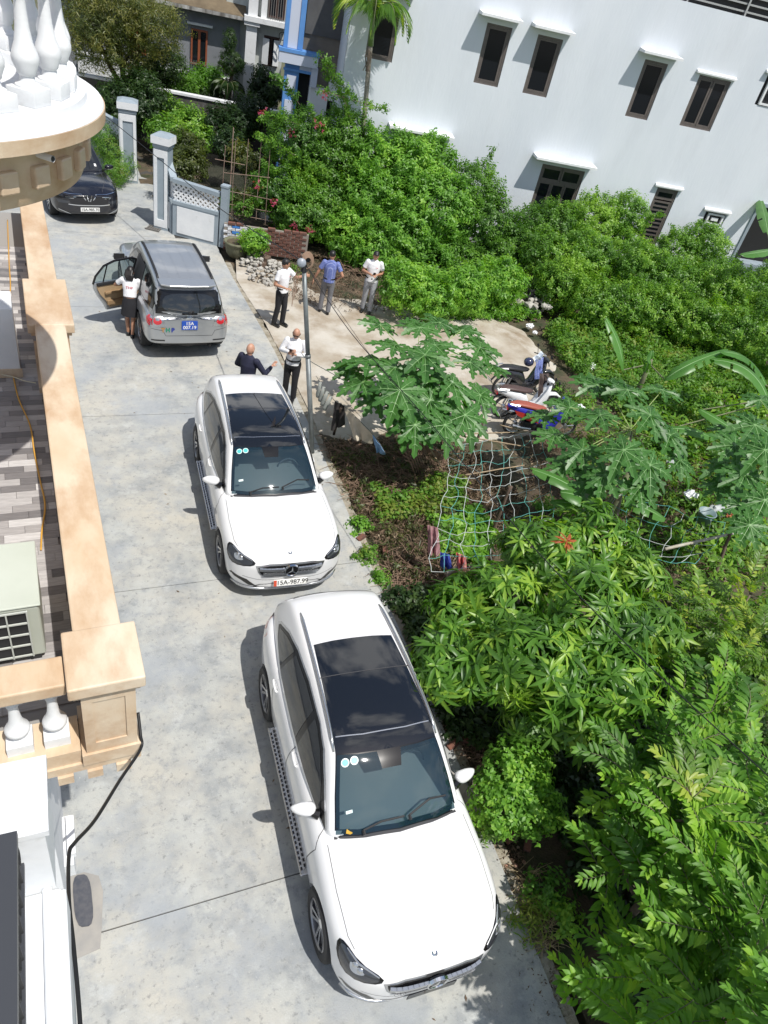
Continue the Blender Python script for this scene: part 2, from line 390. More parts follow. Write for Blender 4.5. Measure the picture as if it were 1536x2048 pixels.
def glc(pose, label, plate, rich):
    root = empty('white_suv', (pose[0], pose[1], 0), pose[2], label, 'car', 'white SUVs parked along the lane')
    car = Car(root); AX = (1.46, -1.413)
    W = [(-2.37, .52), (-2.30, .74), (-2.15, .85), (-1.9, .905), (-1.4, .935), (-.9, .925), (0, .92), (.8, .925), (1.4, .938), (1.75, .925), (2.0, .865), (2.15, .76), (2.25, .58), (2.31, .36)]
    ZS = [(-2.37, .86), (-2.2, 1.0), (-1.9, 1.02), (0, .97), (.8, .96), (1.4, .92), (1.8, .87), (2.1, .80), (2.31, .70)]
    ZC = [(-2.37, .90), (-2.2, 1.06), (-1.5, 1.05), (.7, 1.05), (1.0, 1.045), (1.4, 1.02), (1.8, .975), (2.1, .905), (2.25, .83), (2.31, .72)]
    ZB = [(-2.37, .50), (-2.25, .34), (-2.0, .26), (-1.5, .22), (1.5, .22), (2.0, .24), (2.2, .27), (2.31, .34)]
    def bring(x):
        w, zs, zc, zb = interp(W, x), interp(ZS, x), interp(ZC, x), interp(ZB, x); h = zs-zb
        return [(0, zb), (w*.55, zb), (w*.90, zb+.01), (w*.975, zb+h*.12), (w, zb+h*.34), (w*1.004, zb+h*.60), (w*.992, zb+h*.78), (w*.975, zb+h*.91), (w*.93, zs), (w*.84, lerp(zs, zc, .55)), (w*.55, lerp(zs, zc, .85)), (w*.25, zc-.004), (0, zc)]
    xs = [-2.37, -2.30, -2.15, -1.9, -1.6, -1.25, -.9, -.4, .1, .6, .9, 1.15, 1.4, 1.65, 1.85, 2.0, 2.12, 2.22, 2.28, 2.31]
    body = loft([(x,) for x in xs], lambda x: bring(x))
    body = clean(evalmesh(clean(body), [('SUBSURF', dict(levels=2, render_levels=2))]))
    ZT = [(-2.34, 1.0), (-2.2, 1.22), (-2.08, 1.41), (-1.95, 1.52), (-1.7, 1.575), (-1.2, 1.615), (-.6, 1.635), (-.15, 1.62), (.12, 1.57), (.32, 1.475), (.55, 1.31), (.80, 1.135), (.98, .97)]
    def cring(x, zt):
        u = max(0, min(1, (zt-1.0)/.62)); taper = interp([(-2.34, .86), (-1.9, .93), (-1.2, 1), (0, 1), (1, .97)], x)
        yr = lerp(.80, .61, u)*taper; yb = lerp(.80, .865, u)*taper; z0 = .86
        g = lambda f: z0+(zt-z0)*f
        zb = min(.99, g(.9))
        return [(0, z0), (yb*.9, z0), (yb, z0+.01), (yb-.004, min(zb, g(.3))), (lerp(yb, yr, .32), g(.52)), (lerp(yb, yr, .68), g(.76)), (lerp(yb, yr, .93), g(.925)), (yr*.93, g(.975)), (yr*.6, g(.995)), (yr*.3, g(1.0)), (0, g(1.003))]
    xo = lambda x, y: (.10*min(1, max(0, (x+.1)/.5))-.09*min(1, max(0, (-1.7-x)/.4)))*(1-(y/.75)**2)
    cabin = loft(ZT, cring, xo)
    cabin = clean(evalmesh(clean(cabin), [('SUBSURF', dict(levels=2, render_levels=2))]))
    car.shell(body, cabin)
    # glass outlines
    ws = [(.90, -.70), (.955, -.45), (.985, 0), (.955, .45), (.90, .70), (.60, .655), (.245, .585), (.285, .35), (.305, 0), (.285, -.35), (.245, -.585), (.60, -.655)]
    body = cut_arches(body, AX, .395, .93, .36)
    body.materials.clear(); body.materials.append(car_white); body.materials.append(matt_black); smoothx(body, 35)
    link('body', body, None, root)
    if rich:   # open the cabin roof skin under the windscreen so that the inside shows through the glass
        bm = bmesh.new(); bm.from_mesh(cabin); wi = inset(ws, .03)
        def inside(x, y):
            c = False; n = len(wi)
            for i in range(n):
                (x1, y1), (x2, y2) = wi[i], wi[i-1]
                if (y1 > y) != (y2 > y) and x < (x2-x1)*(y-y1)/(y2-y1)+x1: c = not c
            return c
        bmesh.ops.delete(bm, geom=[f for f in bm.faces if f.normal.z > .2 and inside(f.calc_center_median().x, f.calc_center_median().y) or (f.calc_center_median().z < .90)], context='FACES')
        bm.to_mesh(cabin); bm.free()
    cabin.materials.append(car_white); smoothx(cabin, 50); link('roof', cabin, None, root)
    # windscreen, frit and roof glass
    if rich:
        fr = car.ring('top', ws, .05)
        wsobj = link('windscreen_border', fr, gloss_black, root)
        car.put('windscreen', 'top', inset(ws, .012), wind_glass, .0065, .08)
        mb = MB(); mb.b2((.30, -.66, .78), (.98, .66, .93)); mb.b2((.62, -.6, .93), (.9, .6, .965)); mb.build('dashboard', cabin_m, root)
        mb = MB(); mb.b2((-1.6, -.72, .35), (.9, .72, .40)); mb.build('cabin_floor', cabin_m, root)
        sm = MB(); sm.box((0, 0, .62), (.5, .52, .14)); sm.box((-.24, 0, .92), (.14, .50, .62), M3=Matrix.Rotation(R(-14), 3, 'Y')); sm.box((-.34, 0, 1.29), (.10, .26, .16)); sme = evalmesh(sm.mesh('seat'), [('BEVEL', dict(width=.03, segments=2))])
        for y in (-.37, .37): link('seat', sme, tan_m, root, loc=(-.22, y, 0))
        st = MB(); pts = [Vector((0, .19*math.cos(t), .19*math.sin(t))) for t in [2*math.pi*k/24 for k in range(25)]]; st.tube(pts, .014, 6, caps=False); st.tube([(0, -.18, 0), (0, .18, 0)], .013); st.tube([(0, 0, 0), (.02, 0, -.18)], .015); st.lathe([(0.001, .015), (.05, .012), (.06, 0)], M3=Matrix.Rotation(R(-90), 3, 'Y'), n=12)
        st.build('steering_wheel', silver_p if rich else matt_black, root, loc=(.26, .37, 1.0), rot=(0, R(-25), 0))
    else:
        car.put('windscreen', 'top', ws, wind_glass, .004)
    rg = [(.245, -.585), (.285, -.35), (.305, 0), (.285, .35), (.245, .585), (.0, .57), (-.3, .555), (-1.15, .50), (-1.17, .25), (-1.175, 0), (-1.17, -.25), (-1.15, -.50), (-.3, -.555), (0, -.57)]
    rgo = car.put('panoramic_roof', 'top', rg, roof_glass, .0045, .07)
    for x, bow in ((-.66, 0), (.08, .03)):
        car.line('top', [(x-.0, -.55), (x+bow, -.25), (x+bow, .25), (x, .55)], .012, off=.0062).build('glass_seam', silver_p if x > 0 else gap_m, rgo)
    # sensor box, stickers, wipers
    car.put('sensor_cover', 'top', [(.30, -.14), (.47, -.11), (.47, .11), (.30, .14)], gloss_black, .0075, .05)
    for y in (-.50, -.40):
        car.put('round_sticker', 'top', [(.345+.04*math.cos(t), y+.045*math.sin(t)) for t in [k*math.pi/8 for k in range(16)]], STW, .0075, .1)
        car.put('round_sticker', 'top', [(.345+.03*math.cos(t), y+.035*math.sin(t)) for t in [k*math.pi/8 for k in range(16)]], STK, .009, .1)
    car.put('small_sticker', 'top', [(.74, -.56), (.765, -.56), (.765, -.49), (.74, -.49)], STW, .0075, .1)
    for pts in ([(.93, -.40), (.90, -.2), (.90, .06)], [(.90, .12), (.80, .38), (.79, .58)]):
        w1 = [car.ray('top', *p)[0]+Vector((0, 0, .022)) for p in pts]; mb = MB(); mb.tube(w1, .011, 5); mb.tube([w1[0], w1[0]+Vector((.05, 0, -.01))], .018, 6); mb.build('wiper', matt_black, root)
    mb = car.line('top', [(.905, -.70), (.962, -.45), (.992, 0), (.962, .45), (.905, .70)], .034, off=.006); mb.build('cowl_gap', gap_m, root)
    # side glass
    dlo = [(.80, 1.015), (.72, 1.07), (.40, 1.28), (.12, 1.43), (-.15, 1.495), (-.7, 1.515), (-1.2, 1.47), (-1.55, 1.38), (-1.83, 1.24), (-1.86, 1.20), (-1.70, 1.13), (-1.2, 1.065), (-.4, 1.035)]
    big = [(x+(.02 if x > 0 else -.02), z) for x, z in inset(dlo, -.022)]
    gl = [[(.66, 1.03), (.38, 1.25), (.12, 1.39), (-.12, 1.455), (-.24, 1.465), (-.20, 1.045)], [(-.30, 1.05), (-.34, 1.47), (-.7, 1.48), (-1.15, 1.44), (-1.24, 1.075), (-.7, 1.055)], [(-1.30, 1.085), (-1.22, 1.43), (-1.53, 1.345), (-1.78, 1.225), (-1.68, 1.15)]]
    for sd in (-1, 1):
        car.put('window_trim', 'side', big, silver_p, .003, .06, sd)
        fr = car.put('window_frame', 'side', dlo, gloss_black, .006, .06, sd)
        for g in gl: car.put('side_window', 'side', g, side_glass, .009, .08, sd)
        # doors: shut lines
        mb = car.line('side', [(.93, .90), (.86, .60), (.88, .33)], .010, sd)
        for pts in ([(-.22, .99), (-.25, .6), (-.22, .33)], [(-1.16, .99), (-1.14, .80), (-1.02, .58), (-.98, .33)], [(.88, .33), (-.98, .33)], [(.93, .90), (.78, 1.0)]):
            m2 = car.line('side', pts, .009, sd); mb.add(m2.v, m2.f)
        mb.build('door_gap', gap_m, root)
        for x in (-.10, -1.12):
            hb = MB(); h = car.ray('side', x, .93, sd)[0]
            bmh = Matrix.Rotation(0, 3, 'Z'); pts = [h+Vector((dx, sd*dy, 0)) for dx, dy in ((-.10, .004), (-.08, .016), (0, .02), (.08, .016), (.10, .004))]
            hb.tube(pts, [.011, .016, .017, .016, .011], 8); hb.build('door_handle', car_white, root, True)
            car.put('handle_recess', 'side', smoothpoly([(x-.075, .90), (x+.075, .90), (x+.075, .965), (x-.075, .965)]), silver_p, .002, .05, sd)
        # mirror
        e = link('wing_mirror', mirror_mesh(sd, .27), car_white, root, loc=(.56, sd*.955, 1.07)); 
        mb = MB(); mb.tube([(.62, sd*.80, 1.0), (.58, sd*.90, 1.03)], [.06, .035], 8); mb.build('arm', gloss_black, e).matrix_parent_inverse = Matrix.Translation((-.56, -sd*.955, -1.07))
        # running board with rubber studs
        rb = MB(); rb.box((.03, sd*.915, .37), (1.85, .15, .03)); me = evalmesh(rb.mesh('rb'), [('BEVEL', dict(width=.012, segments=2))])
        rbo = link('running_board', me, silver_p, root)
        st = MB()
        for i in range(30):
            for j in range(2):
                st.box((-.83+i*.058+(j*.029), sd*(.926+j*.04), .389), (.030, .018, .008))
        st.build('rubber_studs', matt_black, rbo, kind='stuff')
        # roof rail
        pts = []
        for i in range(15):
            x = .22-1.93*i/14; y = lerp(.60, .525, i/14); h = car.ray('top', x, sd*y)[0]
            pts.append(h+Vector((0, 0, .02 if 0 < i < 14 else .0)))
        mb = MB(); 
        for i, p in enumerate(pts): pass
        mb.tube(pts, [.012]+[.019]*13+[.012], 8); mb.build('roof_rail', silver_p, root, True)
        # headlight
        hl = [(sd*y, z) for y, z in smoothpoly([(.50, .735), (.66, .665), (.80, .69), (.915, .83), (.90, .90), (.80, .865), (.62, .80)], 1)]
        # hood seam
        mb = car.line('top', [(.95, sd*.78), (1.4, sd*.80), (1.8, sd*.785), (1.92, sd*.75)], .006); mb.build('bonnet_seam', gap_m, root)
        # headlight from the top and front combined: outline projected from a slanted direction
        e0 = [(1.78, .882, .86), (1.86, .84, .90), (2.02, .72, .85), (2.19, .50, .79), (2.19, .52, .71), (2.10, .70, .66), (1.98, .85, .66), (1.86, .90, .74)]
        for nm, sc, mt, of in (('headlight', 1, gloss_black, .004), ('headlight_lens', .86, lamp_dark, .008), ('headlight_lamp', .30, lamp_m, .012)):
            bm = bmesh.new(); cen = Vector((2.03, sd*.72, .77)); ps = []
            P3 = [Vector((x, sd*y, z)) for x, y, z in e0]; P4 = []
            for i in range(len(P3)):
                a, b = P3[i], P3[(i+1) % len(P3)]; P4 += [a*.75+b*.25, a*.25+b*.75]
            rings = []
            for q in (1, .75, .5, .25):
                ring = []
                for p in P4:
                    v = cen+(p-cen)*sc*q; dd = Vector((.62, sd*.60, .5)).normalized(); hit = car.bvh.ray_cast(v+dd*1.0, -dd)
                    ring.append(bm.verts.new(hit[0]+hit[1]*of if hit[0] else v))
                rings.append(ring)
            dd = Vector((.62, sd*.60, .5)).normalized(); hit = car.bvh.ray_cast(cen+dd, -dd); cv = bm.verts.new(hit[0]+hit[1]*of)
            n = len(P4)
            for a, b in zip(rings, rings[1:]):
                for i in range(n): bm.faces.new((a[i], a[(i+1) % n], b[(i+1) % n], b[i]))
            for i in range(n): bm.faces.new((rings[-1][i], rings[-1][(i+1) % n], cv))
            bmesh.ops.recalc_face_normals(bm, faces=bm.faces)
            if sum((f.normal.dot(dd) for f in bm.faces)) < 0: bmesh.ops.reverse_faces(bm, faces=bm.faces)
            for f in bm.faces: f.smooth = True
            me = bpy.data.meshes.new(nm); bm.to_mesh(me); bm.free()
            if nm == 'headlight': hlo = link(nm, me, mt, root)
            else: link(nm.replace('headlight_', ''), me, mt, hlo)
        P5 = []
        for p in P3[1:4]+[P3[3]]: v = cen+(p-cen)*.80; hit = car.bvh.ray_cast(v+dd, -dd); P5.append(hit[0]+hit[1]*.014)
        mb = MB(); mb.tube(P5[:3], [.006, .011, .006], 5); mb.build('light_strip', silver_p, hlo)
        for tq in (.25, .62):
            v = cen+(P3[1]*(1-tq)+P3[4]*tq-cen)*.35; hit = car.bvh.ray_cast(v+dd, -dd); mb = MB(); mb.lathe([(.001, .006), (.028, .002), (.034, -.004)], hit[0]+hit[1]*.012, 12, M3=dd.to_track_quat('Z', 'Y').to_matrix()); mb.build('projector', silver_p, hlo, True)
        # intake at bumper corner
        car.put('bumper_intake', 'front', [(sd*y, z) for y, z in [(.50, .36), (.64, .47), (.84, .50), (.86, .45), (.72, .42), (.60, .35)]], gloss_black, .004, .06)
        # rear lamp
        car.put('tail_lamp', 'rear', [(sd*y, z) for y, z in [(.50, .86), (.80, .80), (.88, .88), (.86, .97), (.52, .95)]], red_lamp, .005, .06)
        car.put('tail_lamp', 'side', [(-2.32, .84), (-2.05, .90), (-2.02, .96), (-2.25, .99)], red_lamp, .005, .06, sd)
    # grille
    g = smoothpoly([(-.54, .785), (.54, .785), (.48, .62), (.38, .56), (-.38, .56), (-.48, .62)], 1)
    gr = car.put('grille', 'front', g, silver_p, .006, .06); car.put('grille_mesh', 'front', inset(g, .026), gloss_black, .012, .06, parent=gr)
    for z, hw_ in ((.722, .475), (.645, .42)):
        for sd in (-1, 1):
            P = []
            for i in range(8):
                y = sd*lerp(.09, hw_, i/7); h = car.ray('front', y, z)[0]; P.append(h+Vector((.026, 0, 0)))
            mb = MB()
            for a, b in zip(P, P[1:]): mb.box((a+b)/2, ((b-a).length+.004, .03, .046), rz=math.atan2(b.y-a.y, b.x-a.x))
            mb.build('grille_bar', silver_p, gr)
    h = car.ray('front', 0, .70)[0]+Vector((.03, 0, 0)); MF = Matrix.Rotation(R(90), 3, 'Y') 
    mb = MB(); mb.lathe([(.001, 0), (.102, 0), (.106, -.04)], h+Vector((.008, 0, 0)), 28, M3=MF); emb = mb.build('emblem', gloss_black, gr)
    mb = MB(); mb.lathe([(.092, .0), (.098, .010), (.110, .010), (.116, -.02)], h+Vector((.010, 0, 0)), 32, M3=MF)
    for k in range(3):
        a = R(90+120*k); p = h+Vector((.018, 0, 0)); tip = p+Vector((0, .10*math.cos(a), .105*math.sin(a))); n = Vector((0, -math.sin(a), math.cos(a)))*.016
        mb.add([p+n, p-n, tip, p+Vector((.008, 0, 0))], [(0, 2, 3), (2, 1, 3)])
    mb.build('star_badge', chrome, emb)
    hb = car.ray('top', 2.14, 0); mb = MB(); mb.lathe([(.014, .004), (.022, .007), (.028, .006), (.033, 0)], hb[0], 16); mb.build('bonnet_badge', chrome, root)
    # lower bumper
    car.put('lower_grille', 'front', smoothpoly([(-.56, .34), (-.42, .43), (.42, .43), (.56, .34), (.44, .315), (-.44, .315)], 1), matt_black, .005, .06)
    mb = MB()
    for i in range(24):
        y = -.84+1.68*i/23; h = car.ray('front', y*.98, .305)[0]
        if h is not None: mb.v.append(tuple(h))
    P = [Vector(v) for v in mb.v]; mb = MB(); mb.tube([p+Vector((.012, 0, -.02)) for p in P], .022, 6); mb.build('bumper_lip', silver_p, root, True)
    car.line('front', [(-.7, .52), (-.5, .505), (0, .50), (.5, .505), (.7, .52)], .006).build('bumper_crease', gap_m, root)
    # plate
    h = car.ray('front', 0, .47)[0]; pe = empty('number_plate'); pe.parent = root; pe.location = (h.x+(.055 if plate else .03), 0, .475); pe.rotation_euler = (R(72 if plate else 88), 0, R(90))
    pl = MB(); pl.box((0, 0, -.006), (.52, .112, .012)); link('plate_board', evalmesh(pl.mesh('pl'), [('BEVEL', dict(width=.004, segments=1))]), plate_w if plate else gloss_black, pe)
    if plate:
        link('plate_lettering', text_mesh(plate, .105, bold=.0015), plate_t, pe, loc=(.03, -.002, .002))
        mb = MB(); mb.box((-.235, 0, .001), (.045, .10, .003)); mb.build('plate_tab', M('red_tab', (.55, .08, .04), rough=.4), pe)
    tm, rm = wheel_meshes(.365, .235, .255)
    for ax in AX:
        for sd in (-1, 1): add_wheel(root, ax, sd*.825, .365, sd, tm, rm)
    ub = MB(); ub.b2((-2.1, -.6, .2), (2.0, .6, .5)); ub.build('underbody', matt_black, root)
    # rear: tailgate glass, spoiler, rear wiper
    car.put('rear_window', 'rear', [(-.60, 1.12), (.60, 1.12), (.52, 1.44), (-.52, 1.44)], side_glass, .005, .07)
    return root

def shell(root, W, ZS, ZC, ZB, ZT, xs, AX, paint, wr, yb0, yr0, z0, arch, hw, bow=.09, trimmat=None):
    def bring(x):
        w, zs, zc, zb = interp(W, x), interp(ZS, x), interp(ZC, x), interp(ZB, x); h = zs-zb
        return [(0, zb), (w*.55, zb), (w*.90, zb+.01), (w*.975, zb+h*.12), (w, zb+h*.34), (w*1.004, zb+h*.60), (w*.992, zb+h*.78), (w*.975, zb+h*.91), (w*.93, zs), (w*.84, lerp(zs, zc, .55)), (w*.55, lerp(zs, zc, .85)), (w*.25, zc-.004), (0, zc)]
    body = clean(evalmesh(clean(loft([(x,) for x in xs], bring)), [('SUBSURF', dict(levels=2, render_levels=2))]))
    zmax = max(z for _, z in ZT)
    def cring(x, zt):
        u = max(0, min(1, (zt-z0-.14)/(zmax-z0-.14))); taper = interp([(xs[0], .93), (xs[0]+.5, .97), (-1.2, 1), (0, 1), (1, .98)], x)
        yr = lerp(yb0-.04, yr0, u)*taper; yb = lerp(yb0-.05, yb0, u)*taper; g = lambda f: z0+(zt-z0)*f
        return [(0, z0), (yb*.9, z0), (yb, z0+.01), (yb-.004, min(z0+.12, g(.3))), (lerp(yb, yr, .32), g(.52)), (lerp(yb, yr, .68), g(.76)), (lerp(yb, yr, .93), g(.93)), (yr*.93, g(.98)), (yr*.6, g(.997)), (yr*.3, g(1.0)), (0, g(1.002))]
    xo = lambda x, y: (bow*min(1, max(0, (x+.1)/.5))-bow*.8*min(1, max(0, (xs[0]+.7-x)/.4)))*(1-(y/.75)**2)
    cabin = clean(evalmesh(clean(loft(ZT, cring, xo)), [('SUBSURF', dict(levels=2, render_levels=2))]))
    car = Car(root); car.shell(body, cabin)
    body = cut_arches(body, AX, arch, hw, wr); body.materials.clear(); body.materials.append(paint); body.materials.append(matt_black); smoothx(body, 35)
    link('body', body, None, root); cabin.materials.append(paint); smoothx(cabin, 50); link('roof', cabin, None, root)
    return car
def plate_part(root, loc, rz, txt, mat_b, mat_t, w_=.52, h_=.112, size=.105, two=None):
    pe = empty('number_plate'); pe.parent = root; pe.location = loc; pe.rotation_euler = (R(90), 0, rz)
    pl = MB(); pl.box((0, 0, -.006), (w_, h_, .012)); link('plate_board', pl.mesh(), mat_b, pe)
    if two:
        link('plate_lettering', text_mesh(two[0], size, bold=.002), mat_t, pe, loc=(0, h_*.22, .002)); link('plate_lettering', text_mesh(two[1], size, bold=.002), mat_t, pe, loc=(0, -h_*.24, .002))
    else: link('plate_lettering', text_mesh(txt, size, bold=.0015), mat_t, pe, loc=(0, -.002, .002))
def silver_suv(pose):
    root = empty('silver_suv', (pose[0], pose[1], 0), pose[2], 'silver grey SUV with its rear door open, seen from behind near the gate', 'car')
    AX = (1.40, -1.35)
    W = [(-2.25, .70), (-2.2, .84), (-2.0, .90), (-1.4, .92), (0, .90), (1.4, .92), (1.9, .89), (2.2, .78), (2.40, .5)]
    ZS = [(-2.25, 1.03), (-2.0, 1.08), (0, 1.05), (1.2, 1.06), (2.0, .98), (2.40, .84)]; ZC = [(-2.25, 1.06), (-1.9, 1.12), (.9, 1.14), (1.3, 1.13), (2.0, 1.05), (2.40, .88)]
    ZB = [(-2.25, .48), (-2.1, .40), (-1.8, .33), (1.8, .33), (2.4, .45)]
    ZT = [(-2.20, 1.12), (-2.12, 1.36), (-2.02, 1.60), (-1.92, 1.73), (-1.6, 1.79), (-1.0, 1.82), (-.2, 1.82), (.2, 1.78), (.42, 1.70), (.75, 1.42), (1.05, 1.12)]
    xs = [-2.25, -2.20, -2.08, -1.85, -1.5, -1.2, -.8, -.3, .3, .8, 1.1, 1.4, 1.7, 1.95, 2.15, 2.3, 2.40]
    car = shell(root, W, ZS, ZC, ZB, ZT, xs, AX, car_silver, .385, .85, .63, .96, .43, .92)
    car.put('windscreen', 'top', [(1.02, -.70), (1.08, 0), (1.02, .70), (.42, .60), (.47, 0), (.42, -.60)], side_glass)
    rw = [(-.76, 1.15), (.76, 1.15), (.66, 1.62), (-.66, 1.62)]
    car.put('rear_glass_surround', 'rear', rw, gloss_black, .004, .06)
    car.put('rear_window', 'rear', smoothpoly([(-.58, 1.19), (.58, 1.19), (.52, 1.56), (-.52, 1.56)], 2), side_glass, .008, .06)
    dlo = [(.80, 1.12), (.40, 1.47), (.15, 1.64), (-.3, 1.70), (-1.4, 1.69), (-1.85, 1.62), (-2.02, 1.42), (-2.06, 1.20), (-1.4, 1.13)]
    for sd in (-1, 1):
        car.put('window_frame', 'side', dlo, gloss_black, .005, .07, sd)
        for g in ([(.66, 1.14), (.36, 1.42), (.12, 1.59), (-.16, 1.62), (-.16, 1.13)], [(-.22, 1.13), (-.22, 1.64), (-.9, 1.64), (-1.02, 1.15)], [(-1.1, 1.17), (-1.0, 1.64), (-1.8, 1.56), (-1.95, 1.30), (-1.9, 1.2)]):
            if sd == 1 and g[0][0] == -.22: continue
            car.put('side_window', 'side', g, side_glass, .009, .08, sd)
        mb = MB(); P = []
        for i in range(13): x = .15-1.95*i/12; P.append(car.ray('top', x, sd*.575)[0]+Vector((0, 0, .03 if 0 < i < 12 else 0)))
        mb.tube(P, .026, 6); mb.build('roof_rail', matt_black, root, True)
        # tail lamps: a chrome case with a round red lens and an outer red lens
        car.put('tail_lamp', 'rear', [(sd*y, z) for y, z in [(.50, .88), (.84, .86), (.86, 1.07), (.56, 1.09)]], silver_p, .006, .05)
        car.put('tail_lamp_lens', 'rear', [(sd*(.67+.085*math.cos(t)), .99+.07*math.sin(t)) for t in [k*math.pi/8 for k in range(16)]], red_lamp, .012, .05)
        car.put('tail_lamp_lens', 'rear', [(sd*y, z) for y, z in [(.775, .90), (.85, .90), (.86, 1.07), (.785, 1.07)]], red_lamp, .010, .05)
        car.put('tail_lamp', 'side', [(-2.18, .88), (-2.0, .92), (-2.02, 1.06), (-2.2, 1.08)], red_lamp, .006, .05, sd)
        e = link('wing_mirror', mirror_mesh(sd, .30), car_silver, root, loc=(.78, sd*1.01, 1.17)); 
        mb = MB(); mb.box((.74, sd*1.01, 1.17), (.02, .24, .14)); mb.tube([(.84, sd*.84, 1.10), (.78, sd*.92, 1.13)], [.05, .03], 6); mb.build('mirror_glass', matt_black, root)
        mb = car.line('side', [(-.20, 1.10), (-.22, .7), (-.18, .42), (.84, .42), (.92, .8), (.86, 1.08)], .010, sd); mb.build('door_gap', gap_m, root)
        if sd == -1: car.line('side', [(-1.14, 1.10), (-1.1, .85), (-.95, .6), (-.92, .42), (-.2, .42)], .010, sd).build('door_gap', gap_m, root)
        mb = MB(); mb.box((0, sd*.90, .36), (1.9, .16, .05)); link('running_board', evalmesh(mb.mesh(), [('BEVEL', dict(width=.015, segments=2))]), silver_p, root)
        car.put('rear_reflector', 'rear', [(sd*y, z) for y, z in [(.52, .535), (.80, .545), (.80, .575), (.52, .565)]], matt_black, .005, .05)
        hl = [(sd*y, z) for y, z in [(.45, .75), (.78, .78), (.80, .92), (.5, .86)]]; car.put('headlight', 'front', hl, lamp_m, .004, .06)
    # roof ribs and spoiler
    for y in (-.34, -.12, .12, .34): car.line('top', [(.1, y), (-1.75, y)], .012, off=.004).build('roof_rib', car_silver, root)
    sp = MB(); sp.prism([(-1.80, -.60), (-1.80, .60), (-2.10, .58), (-2.17, .4), (-2.19, 0), (-2.17, -.4), (-2.10, -.58)], 1.725, 1.765); link('roof_spoiler', evalmesh(sp.mesh(), [('BEVEL', dict(width=.015, segments=3))]), car_silver, root)
    mb = car.line('rear', [(-.48, 1.05), (0, 1.065), (.48, 1.05)], .035, off=.012); mb.build('chrome_strip', chrome, root)
    mb = car.line('rear', [(-.86, .84), (-.56, .78), (-.50, .66), (.50, .66), (.56, .78), (.86, .84)], .009); m2 = car.line('rear', [(-.80, 1.13), (.80, 1.13)], .008); mb.add(m2.v, m2.f); mb.build('tailgate_gap', gap_m, root)
    h = car.ray('rear', .0, 1.12)[0]; mb = MB(); MR = Matrix.Rotation(R(-90), 3, 'Y')
    for a, b in ((.075, .05), (.032, .045), (.06, .02)):
        mb.tube([h+Vector((-.02, a*math.cos(t), b*math.sin(t)+(.01 if a == .06 else 0))) for t in [2*math.pi*k/20 for k in range(21)]], .006, 5, caps=False)
    mb.build('badge', chrome, root)
    h = car.ray('rear', 0, 1.2)[0]; h2 = car.ray('rear', .45, 1.27)[0]; mb = MB(); mb.tube([h+Vector((-.03, .0, -.03)), h+Vector((-.03, .05, .03)), h2+Vector((-.02, 0, 0))], .01, 5); mb.tube([h, h+Vector((-.04, 0, 0))], .025, 8); mb.build('rear_wiper', matt_black, root)
    h = car.ray('rear', 0, .90)[0]
    plate_part(root, (h.x-.02, 0, .91), R(-90), None, M('blue_plate', (.02, .08, .42), rough=.4), plate_w, .34, .20, .105, ('15A', '007.19'))
    for ch, y, col in (('T', .56, (.45, .22, .06)), ('H', .46, (.03, .25, .16)), ('P', .355, (.03, .05, .30))):
        h = car.ray('rear', y, .80)[0]; link('tailgate_lettering', text_mesh(ch, .13, bold=.006), M('letter_'+ch.lower(), col, rough=.5), root, loc=(h.x-.012, y, .795), rot=(R(90), 0, R(-90)))
    tm, rm = wheel_meshes(.385, .26, .25, 6)
    for ax in AX:
        for sd in (-1, 1): add_wheel(root, ax, sd*.79, .385, sd, tm, rm)
    ub = MB(); ub.b2((-2.0, -.55, .30), (2.1, .55, .6)); ub.tube([(-2.1, -.5, .33), (-1.6, -.5, .33)], .035, 8); ub.lathe([(.001, .08), (.3, .08), (.34, 0), (.3, -.08)], (-1.75, 0, .38), 20); ub.build('underbody', matt_black, root)
    # door opening on the left and the open door
    op = [(-.22, 1.66), (-.95, 1.66), (-1.10, 1.12), (-1.06, .82), (-.90, .55), (-.22, .50)]
    car.put('door_opening', 'side', op, cabin_m, .011, .06, 1)
    car.put('seat_side', 'side', smoothpoly([(-.35, .62), (-.85, .66), (-1.0, 1.0), (-.95, 1.15), (-.75, 1.12), (-.7, .85), (-.35, .8)], 1), tan_m, .016, .06, 1)
    hinge = Vector((-.20, .90, 0)); de = empty('rear_door'); de.parent = root; de.location = hinge; de.rotation_euler = (0, 0, R(-66))
    low = [(0, .42), (-.66, .42), (-.72, .56), (-.86, .78), (-.93, .95), (-.94, 1.10), (0, 1.08)]
    dm = MB(); T = lambda v: Vector((v.x, v.z, v.y)); dm.prism(low, -.05, .03, T=T); me = fixn(dm.mesh()); me = evalmesh(me, [('BEVEL', dict(width=.02, segments=2))]); link('door_skin', smoothx(me, 40), car_silver, de)
    fr = MB(); top = [(0, 1.08), (0, 1.60), (-.12, 1.655), (-.55, 1.64), (-.78, 1.54), (-.92, 1.28), (-.94, 1.08)]
    lean = lambda x, z: Vector((x, -.02-.22*max(0, z-1.1)/.5, z)); fr.tube([lean(*p) for p in top], .026, 6); fr.tube([lean(-.70, 1.08), lean(-.70, 1.57)], .016, 6); fr.build('window_frame', gloss_black, de)
    gm = MB(); gm.add([lean(*p) for p in top], [tuple(range(len(top)))]); gm.build('window_glass', M('clear_door_glass', (.25, .3, .3), rough=.03, trans=.8), de)
    dp = MB(); dp.prism([(-.05, .50), (-.60, .50), (-.68, .66), (-.82, .84), (-.88, .98), (-.88, 1.03), (-.05, 1.03)], -.085, -.052, T=T); link('door_card', fixn(dp.mesh()), tan_m, de)
